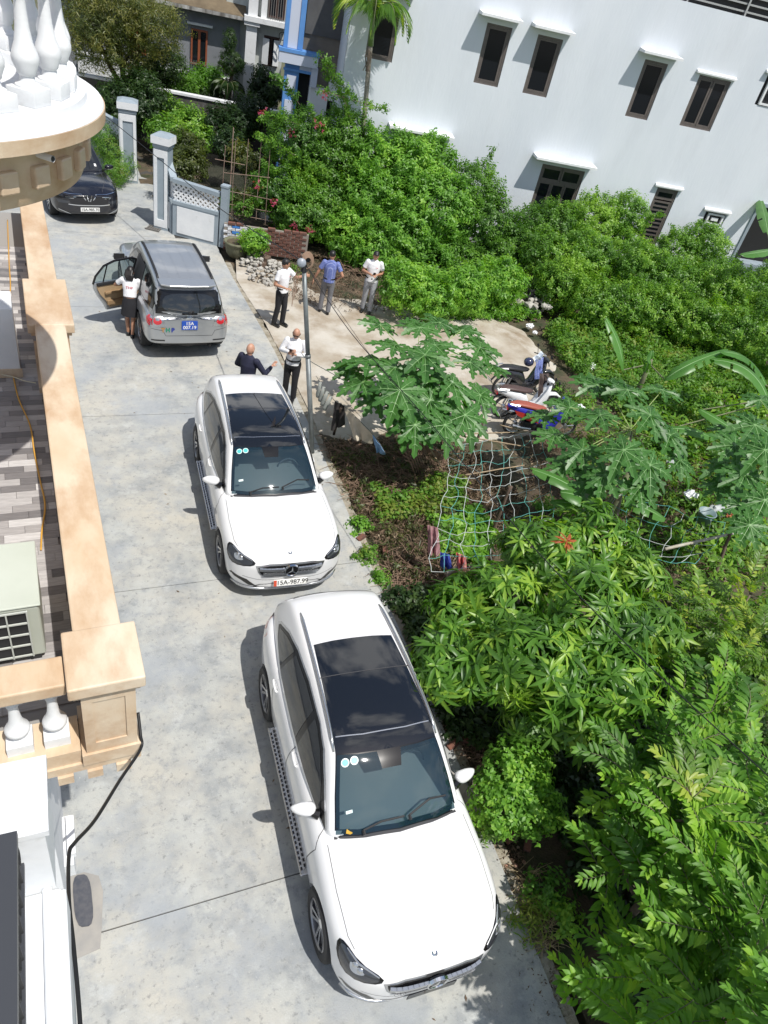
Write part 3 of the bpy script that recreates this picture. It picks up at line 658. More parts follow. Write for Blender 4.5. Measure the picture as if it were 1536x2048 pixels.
    dp = MB(); dp.box((-.42, -.11, .86), (.6, .06, .07)); dp.box((-.42, -.10, .62), (.5, .05, .12)); link('armrest', evalmesh(dp.mesh(), [('BEVEL', dict(width=.02, segments=2))]), M('dark_tan_trim', (.26, .17, .09), rough=.6), de)
    dp = MB(); dp.box((-.45, -.075, 1.07), (.86, .06, .05)); dp.build('door_top_trim', matt_black, de)
    return root
def black_suv(pose):
    root = empty('black_suv', (pose[0], pose[1], 0), pose[2], 'shiny black SUV parked by the gate, half hidden behind the round balcony', 'car')
    AX = (1.48, -1.45)
    W = [(-2.45, .6), (-2.2, .88), (-1.4, .95), (0, .93), (1.5, .955), (1.9, .94), (2.2, .86), (2.38, .66), (2.47, .4)]
    ZS = [(-2.45, .95), (-2.0, 1.08), (0, 1.04), (1.4, 1.03), (2.0, .95), (2.47, .80)]; ZC = [(-2.45, 1.0), (-1.8, 1.12), (.9, 1.12), (1.4, 1.10), (2.0, 1.03), (2.47, .86)]
    ZB = [(-2.45, .5), (-2.0, .30), (1.9, .27), (2.3, .28), (2.47, .36)]
    ZT = [(-2.35, 1.08), (-2.2, 1.35), (-2.05, 1.55), (-1.8, 1.67), (-1.2, 1.72), (-.4, 1.75), (.0, 1.73), (.3, 1.65), (.6, 1.43), (.9, 1.20), (1.10, 1.04)]
    xs = [-2.45, -2.3, -2.0, -1.6, -1.2, -.7, 0, .6, 1.0, 1.3, 1.6, 1.85, 2.05, 2.2, 2.33, 2.42, 2.47]
    car = shell(root, W, ZS, ZC, ZB, ZT, xs, AX, car_black, .38, .86, .62, .93, .42, .95)
    ws = [(1.02, -.72), (1.09, 0), (1.02, .72), (.34, .60), (.38, 0), (.34, -.60)]
    car.put('windscreen', 'top', ws, side_glass, .005); car.put('pale_permit', 'top', [(.86, .54), (.93, .54), (.93, .60), (.86, .60)], plate_w, .008)
    for sd in (-1, 1):
        car.put('side_window', 'side', [(.85, 1.12), (.40, 1.45), (.05, 1.60), (-.5, 1.64), (-1.5, 1.60), (-1.95, 1.4), (-2.0, 1.2), (-1.2, 1.13)], side_glass, .006, .08, sd)
        e = link('wing_mirror', mirror_mesh(sd, .28), car_black, root, loc=(.74, sd*1.02, 1.14)); mb = MB(); mb.tube([(.8, sd*.84, 1.07), (.76, sd*.95, 1.10)], .03, 6); mb.build('mirror_arm', matt_black, root)
        car.put('headlight', 'front', [(sd*y, z) for y, z in [(.50, .64), (.80, .60), (.84, .70), (.54, .70)]], lamp_dark, .006, .05)
        car.line('front', [(sd*.10, .74), (sd*.20, .875), (sd*.5, .87), (sd*.86, .90)], .022, off=.012).build('chrome_wing_strip', chrome, root)
        car.line('front', [(sd*.02, .70), (sd*.07, .86)], .02, off=.014).build('chrome_wing_strip', chrome, root)
        car.line('front', [(sd*.35, .82), (sd*.62, .80), (sd*.6, .77), (sd*.42, .78)], .012, off=.012).build('chrome_wing_strip', chrome, root)
        car.line('front', [(sd*.50, .34), (sd*.80, .42)], .03, off=.012).build('bumper_trim', silver_p, root)
        car.line('top', [(1.1, sd*.68), (1.8, sd*.60), (2.3, sd*.40)], .008).build('bonnet_seam', gap_m, root)
    car.put('grille', 'front', smoothpoly([(-.52, .80), (.52, .80), (.50, .60), (-.50, .60)], 1), matt_black, .005, .06)
    car.line('front', [(-.56, .61), (-.3, .595), (.3, .595), (.56, .61)], .025, off=.014).build('grille_trim', chrome, root)
    car.line('front', [(-.5, .30), (.5, .30)], .03, off=.012).build('bumper_trim', silver_p, root)
    h = car.ray('front', 0, .47)[0]; plate_part(root, (h.x+.02, 0, .48), R(90), '15A-985.70', plate_w, plate_t)
    tm, rm = wheel_meshes(.38, .25, .25, 5)
    for ax in AX:
        for sd in (-1, 1): add_wheel(root, ax, sd*.82, .38, sd, tm, rm)
    ub = MB(); ub.b2((-2.1, -.6, .25), (2.1, .6, .6)); ub.build('underbody', matt_black, root)
    return root
# ------------------------------------------------------------ ground, lane, yard
def sheet(name, poly, z, mat, res=None, amp=0, kind='structure', seed=0, nsc=1.5):
    bm = bmesh.new(); vs = [bm.verts.new((x, y, z)) for x, y in poly]; bm.faces.new(vs)
    if res:
        xs = [p[0] for p in poly]; ys = [p[1] for p in poly]
        for ax, lo, hi in ((0, min(xs), max(xs)), (1, min(ys), max(ys))):
            for i in range(1, int((hi-lo)/res)):
                co = [0, 0, 0]; no = [0, 0, 0]; co[ax] = lo+i*res; no[ax] = 1
                bmesh.ops.bisect_plane(bm, geom=bm.verts[:]+bm.edges[:]+bm.faces[:], plane_co=co, plane_no=no)
        for v in bm.verts: v.co.z += amp*(noise.noise(Vector((v.co.x*nsc, v.co.y*nsc, seed)))+.5*noise.noise(Vector((v.co.x*nsc*3, v.co.y*nsc*3, seed))))
    me = bpy.data.meshes.new(name); bm.normal_update()
    for f in bm.faces:
        if f.normal.z < 0: f.normal_flip()
        f.smooth = bool(res)
    bm.to_mesh(me); bm.free()
    return link(name, me, mat, kind=kind)
concrete = M('lane_concrete', (.39, .395, .375), (.235, .25, .26), scale=1.9, rough=.85, bump=.25, bscale=55, lo=.40, hi=.66, detail=11, c3=(.43, .41, .36), s3=.6, lo3=.44, hi3=.64)
# darker speckles on the concrete
nt = concrete.node_tree; p = nt.nodes['Principled BSDF']; src = p.inputs['Base Color'].links[0].from_socket; tcn = [n for n in nt.nodes if n.type == 'TEX_COORD'][0]
for sc, lo, hi, col in ((4.2, .52, .68, (.215, .23, .245)), (13, .55, .66, (.16, .165, .165)), (2.6, .55, .70, (.47, .48, .47)), (30, .62, .68, (.58, .58, .56)), (.45, .50, .60, (.31, .33, .35))):
    n = N(nt, 'ShaderNodeTexNoise'); n.inputs['Scale'].default_value = sc; n.inputs['Detail'].default_value = 9; n.inputs['Roughness'].default_value = .72; nt.links.new(tcn.outputs['Object'], n.inputs['Vector'])
    r = N(nt, 'ShaderNodeMapRange'); r.inputs[1].default_value = lo; r.inputs[2].default_value = hi; r.inputs[4].default_value = .7; nt.links.new(n.outputs['Fac'], r.inputs[0])
    x = N(nt, 'ShaderNodeMixRGB'); x.inputs[2].default_value = (*col, 1); nt.links.new(r.outputs[0], x.inputs[0]); nt.links.new(src, x.inputs[1]); src = x.outputs[0]
nt.links.new(src, p.inputs['Base Color'])
yard_m = M('yard_worn_concrete', (.40, .355, .29), (.22, .16, .10), scale=1.2, rough=.9, bump=.4, bscale=40, lo=.4, hi=.75, c3=(.48, .445, .39), s3=.9, lo3=.45, hi3=.62, detail=10)
soil = M('garden_soil', (.06, .045, .03), (.13, .095, .06), scale=2.2, rough=.95, bump=.9, bscale=30, c3=(.03, .04, .015), s3=1.5, lo3=.45, hi3=.65)
sheet('ground', [(-120, -60), (250, -60), (250, 300), (-120, 300)], -.45, M('far_ground', (.07, .085, .035), (.12, .10, .06), scale=.3, rough=.95))
sheet('garden_ground', [(4.4, -3), (22, -3), (30, 10), (30, 26), (4.6, 32), (4.62, 12)], -.13, soil, .35, .10)
lane = empty('lane', kind='structure')
edge = [(-3, 4.1), (.95, 4.16), (1.84, 4.22), (3.15, 4.31), (5, 4.38), (7.82, 4.46), (10, 4.55), (12.54, 4.62), (15.2, 4.66), (17.3, 4.58), (19.2, 4.52), (22, 4.5)]
ex = lambda y: interp(edge, y)
cuts = [-3, 3.15, 7.82, 12.54, 17.28, 22.0, 27.2, 34]
for i, (y0, y1) in enumerate(zip(cuts, cuts[1:])):
    g = .007; ys = [y0+g]+[q for q, _ in edge if y0+g < q < y1-g]+[y1-g]
    right = [((ex(y)+.012*noise.noise(Vector((y*7, 3, 0)))) if y < 22.0 else (3.35 if y < 27.3 else 3.0), y) for y in [y0+g+(y1-y0-2*g)*k/20 for k in range(21)]]
    poly = [(-3.2, y0+g)]+right+[(-3.2, y1-g)]
    mb = MB(); mb.prism(poly, -.35, 0); o = mb.build('slab', concrete, lane)
mb = MB(); mb.b2((-3.2, -3, -.3), (4.1, 34, -.02)); mb.build('joint_filling', M('joint_dirt', (.06, .055, .05), rough=.95), lane)
# low crumbly edge strip of rougher concrete beside the lane
mb = MB(); nv = 0
for k in range(150):
    y = -.5+k*.14; x0 = ex(y)+.03; wdt = .10+.07*noise.noise(Vector((y*2.1, 1, 0))); zt = -.03+.02*noise.noise(Vector((y*3, 8, 0)))
    mb.box((x0+wdt/2, y, zt-.08), (wdt+.05, .15, .16), rz=rnd.uniform(-.1, .1))
mb.build('lane_edging', M('edge_concrete', (.36, .33, .27), (.2, .17, .12), scale=7, rough=.95, bump=.6), kind='structure')
yard = [(5.0, 21.2), (4.6, 19.2), (4.78, 16.6), (4.79, 15), (4.76, 12.2), (4.74, 11.5), (7.6, 11.2), (8.8, 10.9), (10.6, 11.2), (11.5, 12.9), (12.7, 14.6), (13.0, 16.2), (12.4, 17.7), (10.6, 18.0), (8.6, 18.3), (7.2, 18.9), (6.3, 20.3)]
yo = sheet('yard', yard, -.01, yard_m, .14, .025, nsc=2.2)
for v in yo.data.vertices:      # the worn slab thins out into the soil along its garden side
    dm = 9
    for (x1, y1), (x2, y2) in zip(yard[5:], yard[6:]):
        a_, b_ = Vector((x1, y1)), Vector((x2, y2)); t_ = max(0, min(1, (v.co.xy-a_).dot(b_-a_)/(b_-a_).length_squared)); dm = min(dm, (v.co.xy-(a_+(b_-a_)*t_)).length)
    v.co.z -= .17*max(0, 1-dm/.9)**1.3+.05*max(0, 1-dm/1.6)*(noise.noise(v.co*1.3)+.4*noise.noise(v.co*5))
mb = MB(); mb.prism([(-.6, 2.95), (-.2, 3.0), (-.17, 3.2), (-.13, 3.55), (-.16, 3.72), (-.3, 3.80), (-.6, 3.78)], .0, .005); mb.build('mortar_patch', M('pinkish_mortar', (.33, .31, .28), (.27, .26, .245), scale=5, rough=.9), kind='structure')
pl = MB(); pl.prism(smoothpoly([(-.41, 3.26), (-.235, 3.23), (-.245, 3.76), (-.42, 3.79)], 2), .006, .020); tag(pl.build('cover_plate', M('slate_cover', (.055, .06, .075), (.09, .09, .1), scale=20, rough=.5)), 'small dark rounded cover plate set in the concrete at the foot of the wall', 'cover plate')

# ------------------------------------------------------------ balcony house on the left
H = empty('balcony_house', (.2, 2.9, 0), R(2), 'cream stone balcony house with a long coping and a grey plank-tiled terrace', 'house')
mb = MB(); mb.b2((-9, .15, 3.28), (-.03, 10.5, 3.50)); mb.b2((-9, .05, 3.42), (.05, 10.5, 3.50)); 
o = mb.build('slab', stone, H)
mb = MB(); mb.b2((-9, .25, 0), (-.62, 10.2, 3.28)); mb.build('lower_wall', clean_white, H)
base = MB(); base.b2((-.30, .48, 3.50), (-.02, 10.5, 3.66)); base.b2((-.28, .42, 3.66), (-.04, 10.5, 4.28)); base.build('parapet_wall', stone, H)
mb = MB(); mb.b2((-.30, .46, 4.28), (.0, 10.5, 4.40)); bev = [('BEVEL', dict(width=.012, segments=2))]
link('coping', evalmesh(mb.mesh(), bev), stone, H)
for (y0, y1) in ((0, .48), (4.75, 5.9)):
    mb = MB(); mb.b2((-.37, y0, 4.30), (.09, y1, 4.405)); n = link('newel_cap', evalmesh(mb.mesh(), bev), stone, H)
    mb = MB(); mb.b2((-.34, y0+.03, 4.26), (.06, y1-.03, 4.30)); mb.b2((-.30, y0+.06, 3.62), (.03, y1-.06, 4.26)); mb.b2((-.33, y0+.03, 3.5), (.05, y1-.03, 3.62)); mb.build('newel_post', stone, H)
    for (a, b, c, d) in ((-.235, -.035, 3.72, 4.18),):
        fr = MB(); yf = y0+.06
        # recessed panel: four proud frame strips
        for q in ((-.30, a, 3.62, 4.26), (b, .03, 3.62, 4.26), (a, b, d, 4.26), (a, b, 3.62, c)): fr.b2((q[0], yf-.012, q[2]), (q[1], yf-.001, q[3]))
        fr.build('panel_frame', stone, H)
# inner skirting shade side and dentils under the slab
for i in range(16):
    mb = MB(); mb.b2((-.12-i*.19, .028, 3.33), (-.02-i*.19, .149, 3.415)); mb.build('dentil', stone, H)
for i in range(40):
    mb = MB(); mb.b2((-.029, .3+i*.25, 3.33), (.035, .42+i*.25, 3.415)); mb.build('dentil', stone, H)
mb = MB(); mb.b2((-4, .10, 4.24), (-.375, .34, 4.345)); link('rail', evalmesh(mb.mesh(), bev), stone, H)
mb = MB(); mb.b2((-4, .07, 3.5), (-.335, .36, 3.64)); mb.build('rail_plinth', stone, H)
def baluster_prof(h, r):
    return [(r*.95, 0), (r*.95, .02*h), (r*.6, .04*h), (r*.55, .09*h), (r*.7, .11*h), (r*.72, .13*h), (r*.98, .20*h), (r*1.0, .245*h), (r*.9, .285*h), (r*.66, .36*h), (r*.5, .48*h), (r*.42, .62*h), (r*.38, .8*h), (r*.5, .82*h), (r*.5, .84*h), (r*.38, .86*h), (r*.4, .93*h), (r*.6, .95*h), (r*.6, h)]
bme = MB(); bme.box((0, 0, .045), (.16, .16, .09)); bme.lathe([(r_, z+.09) for r_, z in baluster_prof(.44, .078)], n=20); bme.box((0, 0, .555), (.13, .13, .05)); bm_small = bme.mesh('baluster', True, 35)
for i in range(8): link('baluster', bm_small, clean_white, H, loc=(-.47-i*.225, .22, 3.64))
# terrace: grey plank tiles, each one laid singly near the rail
tile_m = bpy.data.materials.new('grey_plank_tile'); tile_m.use_nodes = True; nt = tile_m.node_tree; p = nt.nodes['Principled BSDF']; p.inputs['Roughness'].default_value = .35
oi = N(nt, 'ShaderNodeObjectInfo'); cr = N(nt, 'ShaderNodeValToRGB'); e = cr.color_ramp.elements; e[0].color = (.15, .14, .14, 1); e[1].color = (.56, .54, .53, 1); q = e.new(.45); q.color = (.30, .28, .275, 1)
tcn = N(nt, 'ShaderNodeTexCoord'); mp = N(nt, 'ShaderNodeMapping'); mp.inputs['Scale'].default_value = (2, 30, 2); nn = N(nt, 'ShaderNodeTexNoise'); nn.inputs['Scale'].default_value = 4; nn.inputs['Detail'].default_value = 8
nt.links.new(tcn.outputs['Object'], mp.inputs[0]); ad = N(nt, 'ShaderNodeVectorMath', operation='ADD'); nt.links.new(mp.outputs[0], ad.inputs[0]); nt.links.new(oi.outputs['Location'], ad.inputs[1]); nt.links.new(ad.outputs[0], nn.inputs['Vector'])
nt.links.new(oi.outputs['Random'], cr.inputs[0]); mm = N(nt, 'ShaderNodeMixRGB', blend_type='MULTIPLY'); mm.inputs[0].default_value = .55; r_ = N(nt, 'ShaderNodeMapRange'); r_.inputs[1].default_value = .3; r_.inputs[2].default_value = .7; r_.inputs[3].default_value = .55; r_.inputs[4].default_value = 1.25
nt.links.new(nn.outputs['Fac'], r_.inputs[0]); nt.links.new(cr.outputs[0], mm.inputs[1]); nt.links.new(r_.outputs[0], mm.inputs[2]); nt.links.new(mm.outputs[0], p.inputs['Base Color'])
tl = MB(); tl.box((0, 0, 0), (.297, .097, .02)); tme = tl.mesh('tile'); cnt = 0
for j in range(84):
    y = .55+j*.1
    off = (j*.13) % .3
    for i in range(3 if j < 78 else 2):
        x = -.46-i*.3-off+.10
        if x+.149 > -.305: x0 = x-.1485; continue
        if cnt < 290: link('tile', tme, tile_m, H, loc=(x, y+.04, 3.545)); cnt += 1
# cut tiles against the parapet and the bedding
for j in range(84):
    off = (j*.13) % .3; xe = -.46-off+.10+.1485; first = xe
    while first > -.305: first -= .3
    wdt = -.305-first-.003
    if wdt > .02:
        if 'w%.2f' % wdt not in MATS: t2 = MB(); t2.box((0, 0, 0), (wdt, .097, .02)); MATS['w%.2f' % wdt] = t2.mesh('cut_tile')
        link('cut_tile', MATS['w%.2f' % wdt], tile_m, H, loc=(-.305-wdt/2, .55+j*.1+.04, 3.545))
mb = MB(); mb.b2((-9, .4, 3.50), (-.30, 10.4, 3.537)); mb.build('tile_bedding', M('grout', (.28, .27, .26), rough=.8), H)
mb = MB(); mb.b2((-9, .48, 3.5361), (-1.25, 10.4, 3.555)); mb.build('terrace_floor', M('terrace_plain', (.25, .24, .235), (.4, .39, .38), scale=4, rough=.4, stretch=(1, 8, 1)), H)
mb = MB(); mb.b2((-9, 5.15, 3.555), (-.50, 5.6, 4.38)); mb.build('cross_wall', clean_white, H)
mb = MB(); mb.b2((-9, 5.13, 3.556), (-.48, 5.149, 3.66)); mb.build('skirting', stone, H)
# round balcony above
RZ = 6.934; RB = empty('round_balcony', (-1.053, 5.762, 0), 0, 'round upper balcony with a stone band and fat white balusters, top left', 'balcony')
MATS['keep'] = None
mb = MB(); mb.lathe([(0.01, RZ-.34), (1.29, RZ-.34), (1.31, RZ-.29), (1.315, RZ-.05), (1.35, RZ-.03), (1.39, RZ), (1.453, RZ), (1.453, RZ+.078), (1.40, RZ+.079)], n=96)
mb.build('stone_band', stone, RB, True, 30)
mb = MB(); mb.lathe([(1.447, RZ+.0795), (1.44, RZ+.095), (1.365, RZ+.10), (1.345, RZ+.11), (1.34, RZ+.155), (1.325, RZ+.165), (1.08, RZ+.165), (1.07, RZ+.10), (0, RZ+.095)], n=96); mb.build('white_rim', clean_white, RB, True, 30)
for k in range(34):
    a = k*2*math.pi/34+.04
    if math.sin(a) > .75: continue
    mb = MB(); z1 = RZ-.07; zz = .16+.0*k
    mb.box((0, 0, 0), (.05, .125, zz*.8)); o = link('dentil_block', evalmesh(mb.mesh(), bev), stone, RB, loc=(1.325*math.cos(a), 1.325*math.sin(a), z1-.03-zz/2), rot=(0, 0, a))
bme = MB(); bme.box((0, 0, .045), (.175, .165, .09)); bme.lathe([(r_, z+.09) for r_, z in baluster_prof(.62, .074)], n=28); bme.box((0, 0, .74), (.13, .13, .06)); bbig = smoothx(evalmesh(bme.mesh('baluster'), [('BEVEL', dict(width=.006, segments=2, limit_method='ANGLE', angle_limit=R(50)))]), 40)
for k in range(28):
    a = -1.04+k*2*math.pi/28
    link('baluster', bbig, clean_white, RB, loc=(1.20*math.cos(a), 1.20*math.sin(a), RZ+.165), rot=(0, 0, a))
mb = MB(); mb.lathe([(1.08, RZ+.93), (1.32, RZ+.93), (1.34, RZ+.97), (1.34, RZ+1.05), (1.30, RZ+1.08), (1.10, RZ+1.08), (1.08, RZ+.93)], n=72); mb.build('top_rail', stone, RB, True, 30)
sp = at(87, 312, RZ-.06)
mb = MB(); dd = (Vector((sp.x, sp.y, 0))-Vector((-1.053, 5.762, 0))).normalized(); q = Vector((-1.053, 5.762, 0))+dd*1.30; q.z = RZ-.06
mb.tube([q-Vector((-1.053, 5.762, 0))-dd*.02, q-Vector((-1.053, 5.762, 0))+dd*.12], .019, 14, caps=False); mb.tube([q-Vector((-1.053, 5.762, 0))+dd*.12, q-Vector((-1.053, 5.762, 0))-dd*.0], .013, 14, 1, caps=True); mb.build('drain_spout', [clean_white, matt_black], RB)
# house wall above behind the round balcony
mb = MB(); mb.b2((-9, 5.6, 3.55), (-1.2, 10.4, 11)); mb.build('upper_wall', stone, H)
for j in range(5):
    for i in range(3): mb = MB(); mb.b2((-1.199, 5.75+i*.75+(j % 2)*.3, 7.4+j*.3), (-1.17, 6.3+i*.75+(j % 2)*.3, 7.63+j*.3)); mb.build('wall_block', stone, H)
# air conditioner on the terrace
ac_m = M('beige_air_conditioner', (.50, .53, .46), (.46, .49, .42), scale=2, rough=.45); AC = empty('air_conditioner', (-.66, 3.85, 3.555), R(2), 'pale beige outdoor air conditioner unit on the tiled terrace behind the corner post', 'air conditioner')
mb = MB(); mb.b2((-.45, 0, .06), (.335, .66, .60)); link('casing', evalmesh(mb.mesh(), [('BEVEL', dict(width=.02, segments=3))]), ac_m, AC)
mb = MB(); mb.b2((-.455, -.01, .60), (.345, .67, .618)); link('lid', evalmesh(mb.mesh(), [('BEVEL', dict(width=.008, segments=2))]), ac_m, AC)
for i in range(3): mb = MB(); mb.b2((-.36+i*.2, .03, .6181), (-.352+i*.2, .63, .621)); mb.build('lid_rib', ac_m, AC)
mb = MB(); mb.b2((-.40, -.006, .10), (.25, .004, .57)); mb.build('fan_opening', matt_black, AC)
mb = MB()
for i in range(6): mb.b2((-.41+i*.131, -.028, .09), (-.400+i*.131, -.016, .58))
for j in range(5): mb.b2((-.41, -.024, .095+j*.118), (.256, -.012, .107+j*.118))
mb.build('grille', M('pale_grille', (.5, .52, .48), rough=.5), AC)
for x in (-.38, .26): mb = MB(); mb.b2((x-.04, .02, 0), (x+.04, .64, .06)); mb.build('foot', matt_black, AC)
# orange cord on the terrace
def cord(name, pts, r, mat, label, cat='cable', n=6, sub=6, group=None):
    P = [Vector(p) for p in pts]; out = []
    for i in range(len(P)-1):
        p0, p1, p2, p3 = P[max(i-1, 0)], P[i], P[i+1], P[min(i+2, len(P)-1)]
        for k in range(sub):
            t = k/sub; out.append(.5*((2*p1)+(p2-p0)*t+(2*p0-5*p1+4*p2-p3)*t*t+(3*p1-p0-3*p2+p3)*t**3))
    out.append(P[-1]); mb = MB(); mb.tube(out, r, n)
    return tag(mb.build(name, mat, smooth=True), label, cat, group)
orange = M('orange_cord', (.62, .33, .05), rough=.5)
cord('extension_cord', [at(x, y, 3.57) for x, y in [(15, 440), (18, 520), (20, 590), (0, 640), (14, 700), (28, 760), (38, 800), (60, 850), (68, 900), (80, 960), (90, 1010), (84, 1060), (82, 1100)]], .008, orange, 'thin orange extension cord trailing along the grey tiled terrace')
cord('white_wire', [at(x, y, 3.6) for x, y in [(0, 748), (30, 755), (50, 762), (72, 766)]], .006, M('cream_wire', (.6, .55, .4), rough=.5), 'short pale wire lying under the white wall of the terrace')
# white pier and railing wall of the near building, bottom left
PW = empty('white_railing_wall', (0, 0, 0), 0, 'white pier and sill wall with a dark metal rail at the bottom left corner', 'wall')
a, b = at(80, 1512, 5.2), at(110, 1658, 5.2); x1 = (a.x+b.x)/2
mb = MB(); mb.b2((-.9, b.y, 5.16), (x1, a.y, 5.2)); mb.b2((-.9, b.y+.02, 4.62), (x1-.02, a.y-.02, 5.16)); mb.build('pier', clean_white, PW)
mb = MB(); mb.b2((-.9, -.6, 4.3), (-.215, b.y+.02, 4.6)); mb.b2((-.9, -.6, 4.6), (-.235, b.y+.02, 4.62)); mb.b2((-.31, -.6, 4.62), (-.27, b.y+.02, 4.66)); link('sill_wall', evalmesh(mb.mesh(), [('BEVEL', dict(width=.008, segments=1))]), clean_white, PW)
mb = MB(); mb.b2((-.62, -.6, 3.3), (-.28, b.y+.02, 4.3)); mb.build('lower_wall', clean_white, PW)
c0, c1 = at(40, 1660, 5.3), at(62, 2048, 5.3)
mb = MB(); mb.b2((c1.x-.25, -.6, 5.22), (c1.x-.045, b.y, 5.26)); mb.b2((c1.x-.075, -.6, 4.95), (c1.x-.05, b.y, 4.98)); mb.build('rail_top', M('anthracite_rail', (.045, .048, .055), rough=.4), PW)
for k in range(22):
    y = b.y-.08-k*.1; mb = MB(); mb.tube([(c1.x-.06, y, 4.98), (c1.x-.06, y+.0, 5.22)], .008, 5)
    mb.tube([(c1.x-.06, y+.05+.03*math.cos(t), 5.10+.06*math.sin(t)) for t in [m*math.pi/6 for m in range(13)]], .006, 4, caps=False); mb.build('rail_bar', matt_black, PW)
mb = MB(); mb.b2((-.275, 2.45, 3.2), (-.225, 2.72, 3.25)); mb.b2((-.3, 2.4, 3.05), (-.24, 2.75, 3.2)); 
cord('black_cable', [at(276, 1425, 3.75), at(281, 1470, 3.65), at(272, 1500, 3.6)+Vector((.03, 0, 0)), at(240, 1560, 3.7), at(190, 1640, 3.9), at(150, 1685, 4.1), at(138, 1710, 4.15), at(138, 1800, 4.3), at(148, 1900, 4.4), at(161, 2060, 4.5), at(170, 2300, 4.6)], .011, cable_m, 'thick black cable hanging from the stone corner post down past the white wall')
tag(mb.build('cable_bracket', clean_white), 'small white bracket holding the black cable beside the sill wall', 'bracket')

# ------------------------------------------------------------ white building
WB = empty('white_building', BO, R(-14), 'tall plain white building with narrow brown windows behind the bushes', 'building')
holes = [(1.02, 5.01, 1.86, 6.66), (2.73, 5.01, 3.59, 6.66), (6.52, 4.97, 7.37, 6.66), (8.6, 5.03, 9.82, 6.58), (-2.6, 5.07, -1.73, 6.60), (4.18, .5, 5.82, 3.04), (8.76, .8, 9.62, 2.98), (11.06, 2.03, 11.96, 2.48), (-1.14, .5, .46, 3.16), (11.0, 6.1, 12.3, 7.0), (13.1, -.4, 17, 3.0)]
xs = sorted({-3.2, 22.0}|{h[0] for h in holes}|{h[2] for h in holes}); zs = sorted({-.5, 8.2}|{h[1] for h in holes}|{h[3] for h in holes})
mb = MB()
def inh(x, z): return any(h[0] < x < h[2] and h[1] < z < h[3] for h in holes)
V = lambda s, d, z: (s, -d, z)      # local: x along, -y outwards
for i in range(len(xs)-1):
    for j in range(len(zs)-1):
        if not inh((xs[i]+xs[i+1])/2, (zs[j]+zs[j+1])/2): mb.add([V(xs[i], 0, zs[j]), V(xs[i+1], 0, zs[j]), V(xs[i+1], 0, zs[j+1]), V(xs[i], 0, zs[j+1])], [(0, 1, 2, 3)])
for s0, z0, s1, z1 in holes:
    D = -.16; c = [(s0, z0), (s1, z0), (s1, z1), (s0, z1)]
    for k in range(4):
        a, b = c[k], c[(k+1) % 4]; mb.add([V(a[0], 0, a[1]), V(b[0], 0, b[1]), V(b[0], D, b[1]), V(a[0], D, a[1])], [(0, 1, 2, 3)])
mb.b2((-3.2, 9, -.5), (22, 9.2, 8.2)); mb.b2((-3.2, .17, -.5), (-3.05, 9, 8.2)); mb.b2((21.8, .17, -.5), (22, 9, 8.2)); mb.b2((-3.2, .0, 8.2), (22, 9.2, 8.35))
wl = mb.build('wall', white_paint, WB)
def window(s0, z0, s1, z1, kind):
    f = MB(); t = .07; d0, d1 = .10, .03
    for a in ((s0, z0, s0+t, z1), (s1-t, z0, s1, z1), (s0+t, z1-t, s1-t, z1), (s0+t, z0, s1-t, z0+t)): f.b2((a[0], d1, a[1]), (a[2], d0, a[3]))
    fo = f.build('window', brown_frame, WB); inner = (s0+t, z0+t, s1-t, z1-t)
    def leaf(a, b, c, d):
        g = MB(); u = .065
        for q in ((a, b, a+u, d), (c-u, b, c, d), (a+u, d-u, c-u, d), (a+u, b, c-u, b+u)): g.b2((q[0], .04, q[1]), (q[2], .085, q[3]))
        g.build('sash', brown_frame, fo); g = MB(); g.b2((a+u, .06, b+u), (c-u, .07, d-u)); g.build('pane', dark_glass, fo)
    a, b, c, d = inner
    if kind == 1: leaf(a+.005, b+.005, c-.005, d-.005)
    if kind == 2: m = (a+c)/2; leaf(a+.005, b+.005, m-.01, d-.005); leaf(m+.01, b+.005, c-.005, d-.005)
    if kind == 3:
        leaf(a+.005, d-.45, (a+c)/2-.01, d-.005); leaf((a+c)/2+.01, d-.45, c-.005, d-.005)
        w3 = (c-a)/3
        for k in range(3): leaf(a+k*w3+.005, b+.005, a+(k+1)*w3-.005, d-.50)
        g = MB(); g.b2((a, .04, d-.50), (c, .095, d-.45)); g.build('transom', brown_frame, fo)
    if kind == 4:
        leaf(a+.005, d-.32, c-.005, d-.005); leaf(a+.005, b, c-.005, d-.37); g = MB()
        for k in range(12): g.b2((a+.06, .045, b+.1+k*.15), (c-.06, .06, b+.16+k*.15))
        g.build('louvre', brown_frame, fo, kind='stuff')
    if kind == 5: leaf(a+.005, b+.005, c-.005, d-.005)
def canopy(s0, s1, z, dep=.45, h=.07):
    mb = MB(); mb.add([V(s0, 0, z+.10), V(s1, 0, z+.10), V(s1, dep, z+h), V(s0, dep, z+h), V(s0, 0, z), V(s1, 0, z), V(s1, dep, z), V(s0, dep, z)], [(0, 3, 2, 1), (4, 5, 6, 7), (0, 4, 7, 3), (1, 2, 6, 5), (3, 7, 6, 2)])
    mb.build('window_hood', clean_white, WB)
for h, k in zip(holes[:9], (1, 1, 1, 2, 1, 3, 4, 0, 3)):
    if k: window(*h, k)
canopy(.68, 2.02, 6.84); canopy(2.42, 3.78, 6.84); canopy(6.2, 7.6, 6.84); canopy(8.42, 9.92, 6.63, .12, .05); canopy(-2.95, -1.4, 6.84); canopy(3.72, 6.0, 3.24, .5); canopy(8.6, 9.75, 3.03, .12, .05); canopy(10.9, 12.05, 2.54, .12, .05); canopy(-1.5, .72, 3.32, .5); canopy(10.85, 12.4, 7.05, .12, .05)
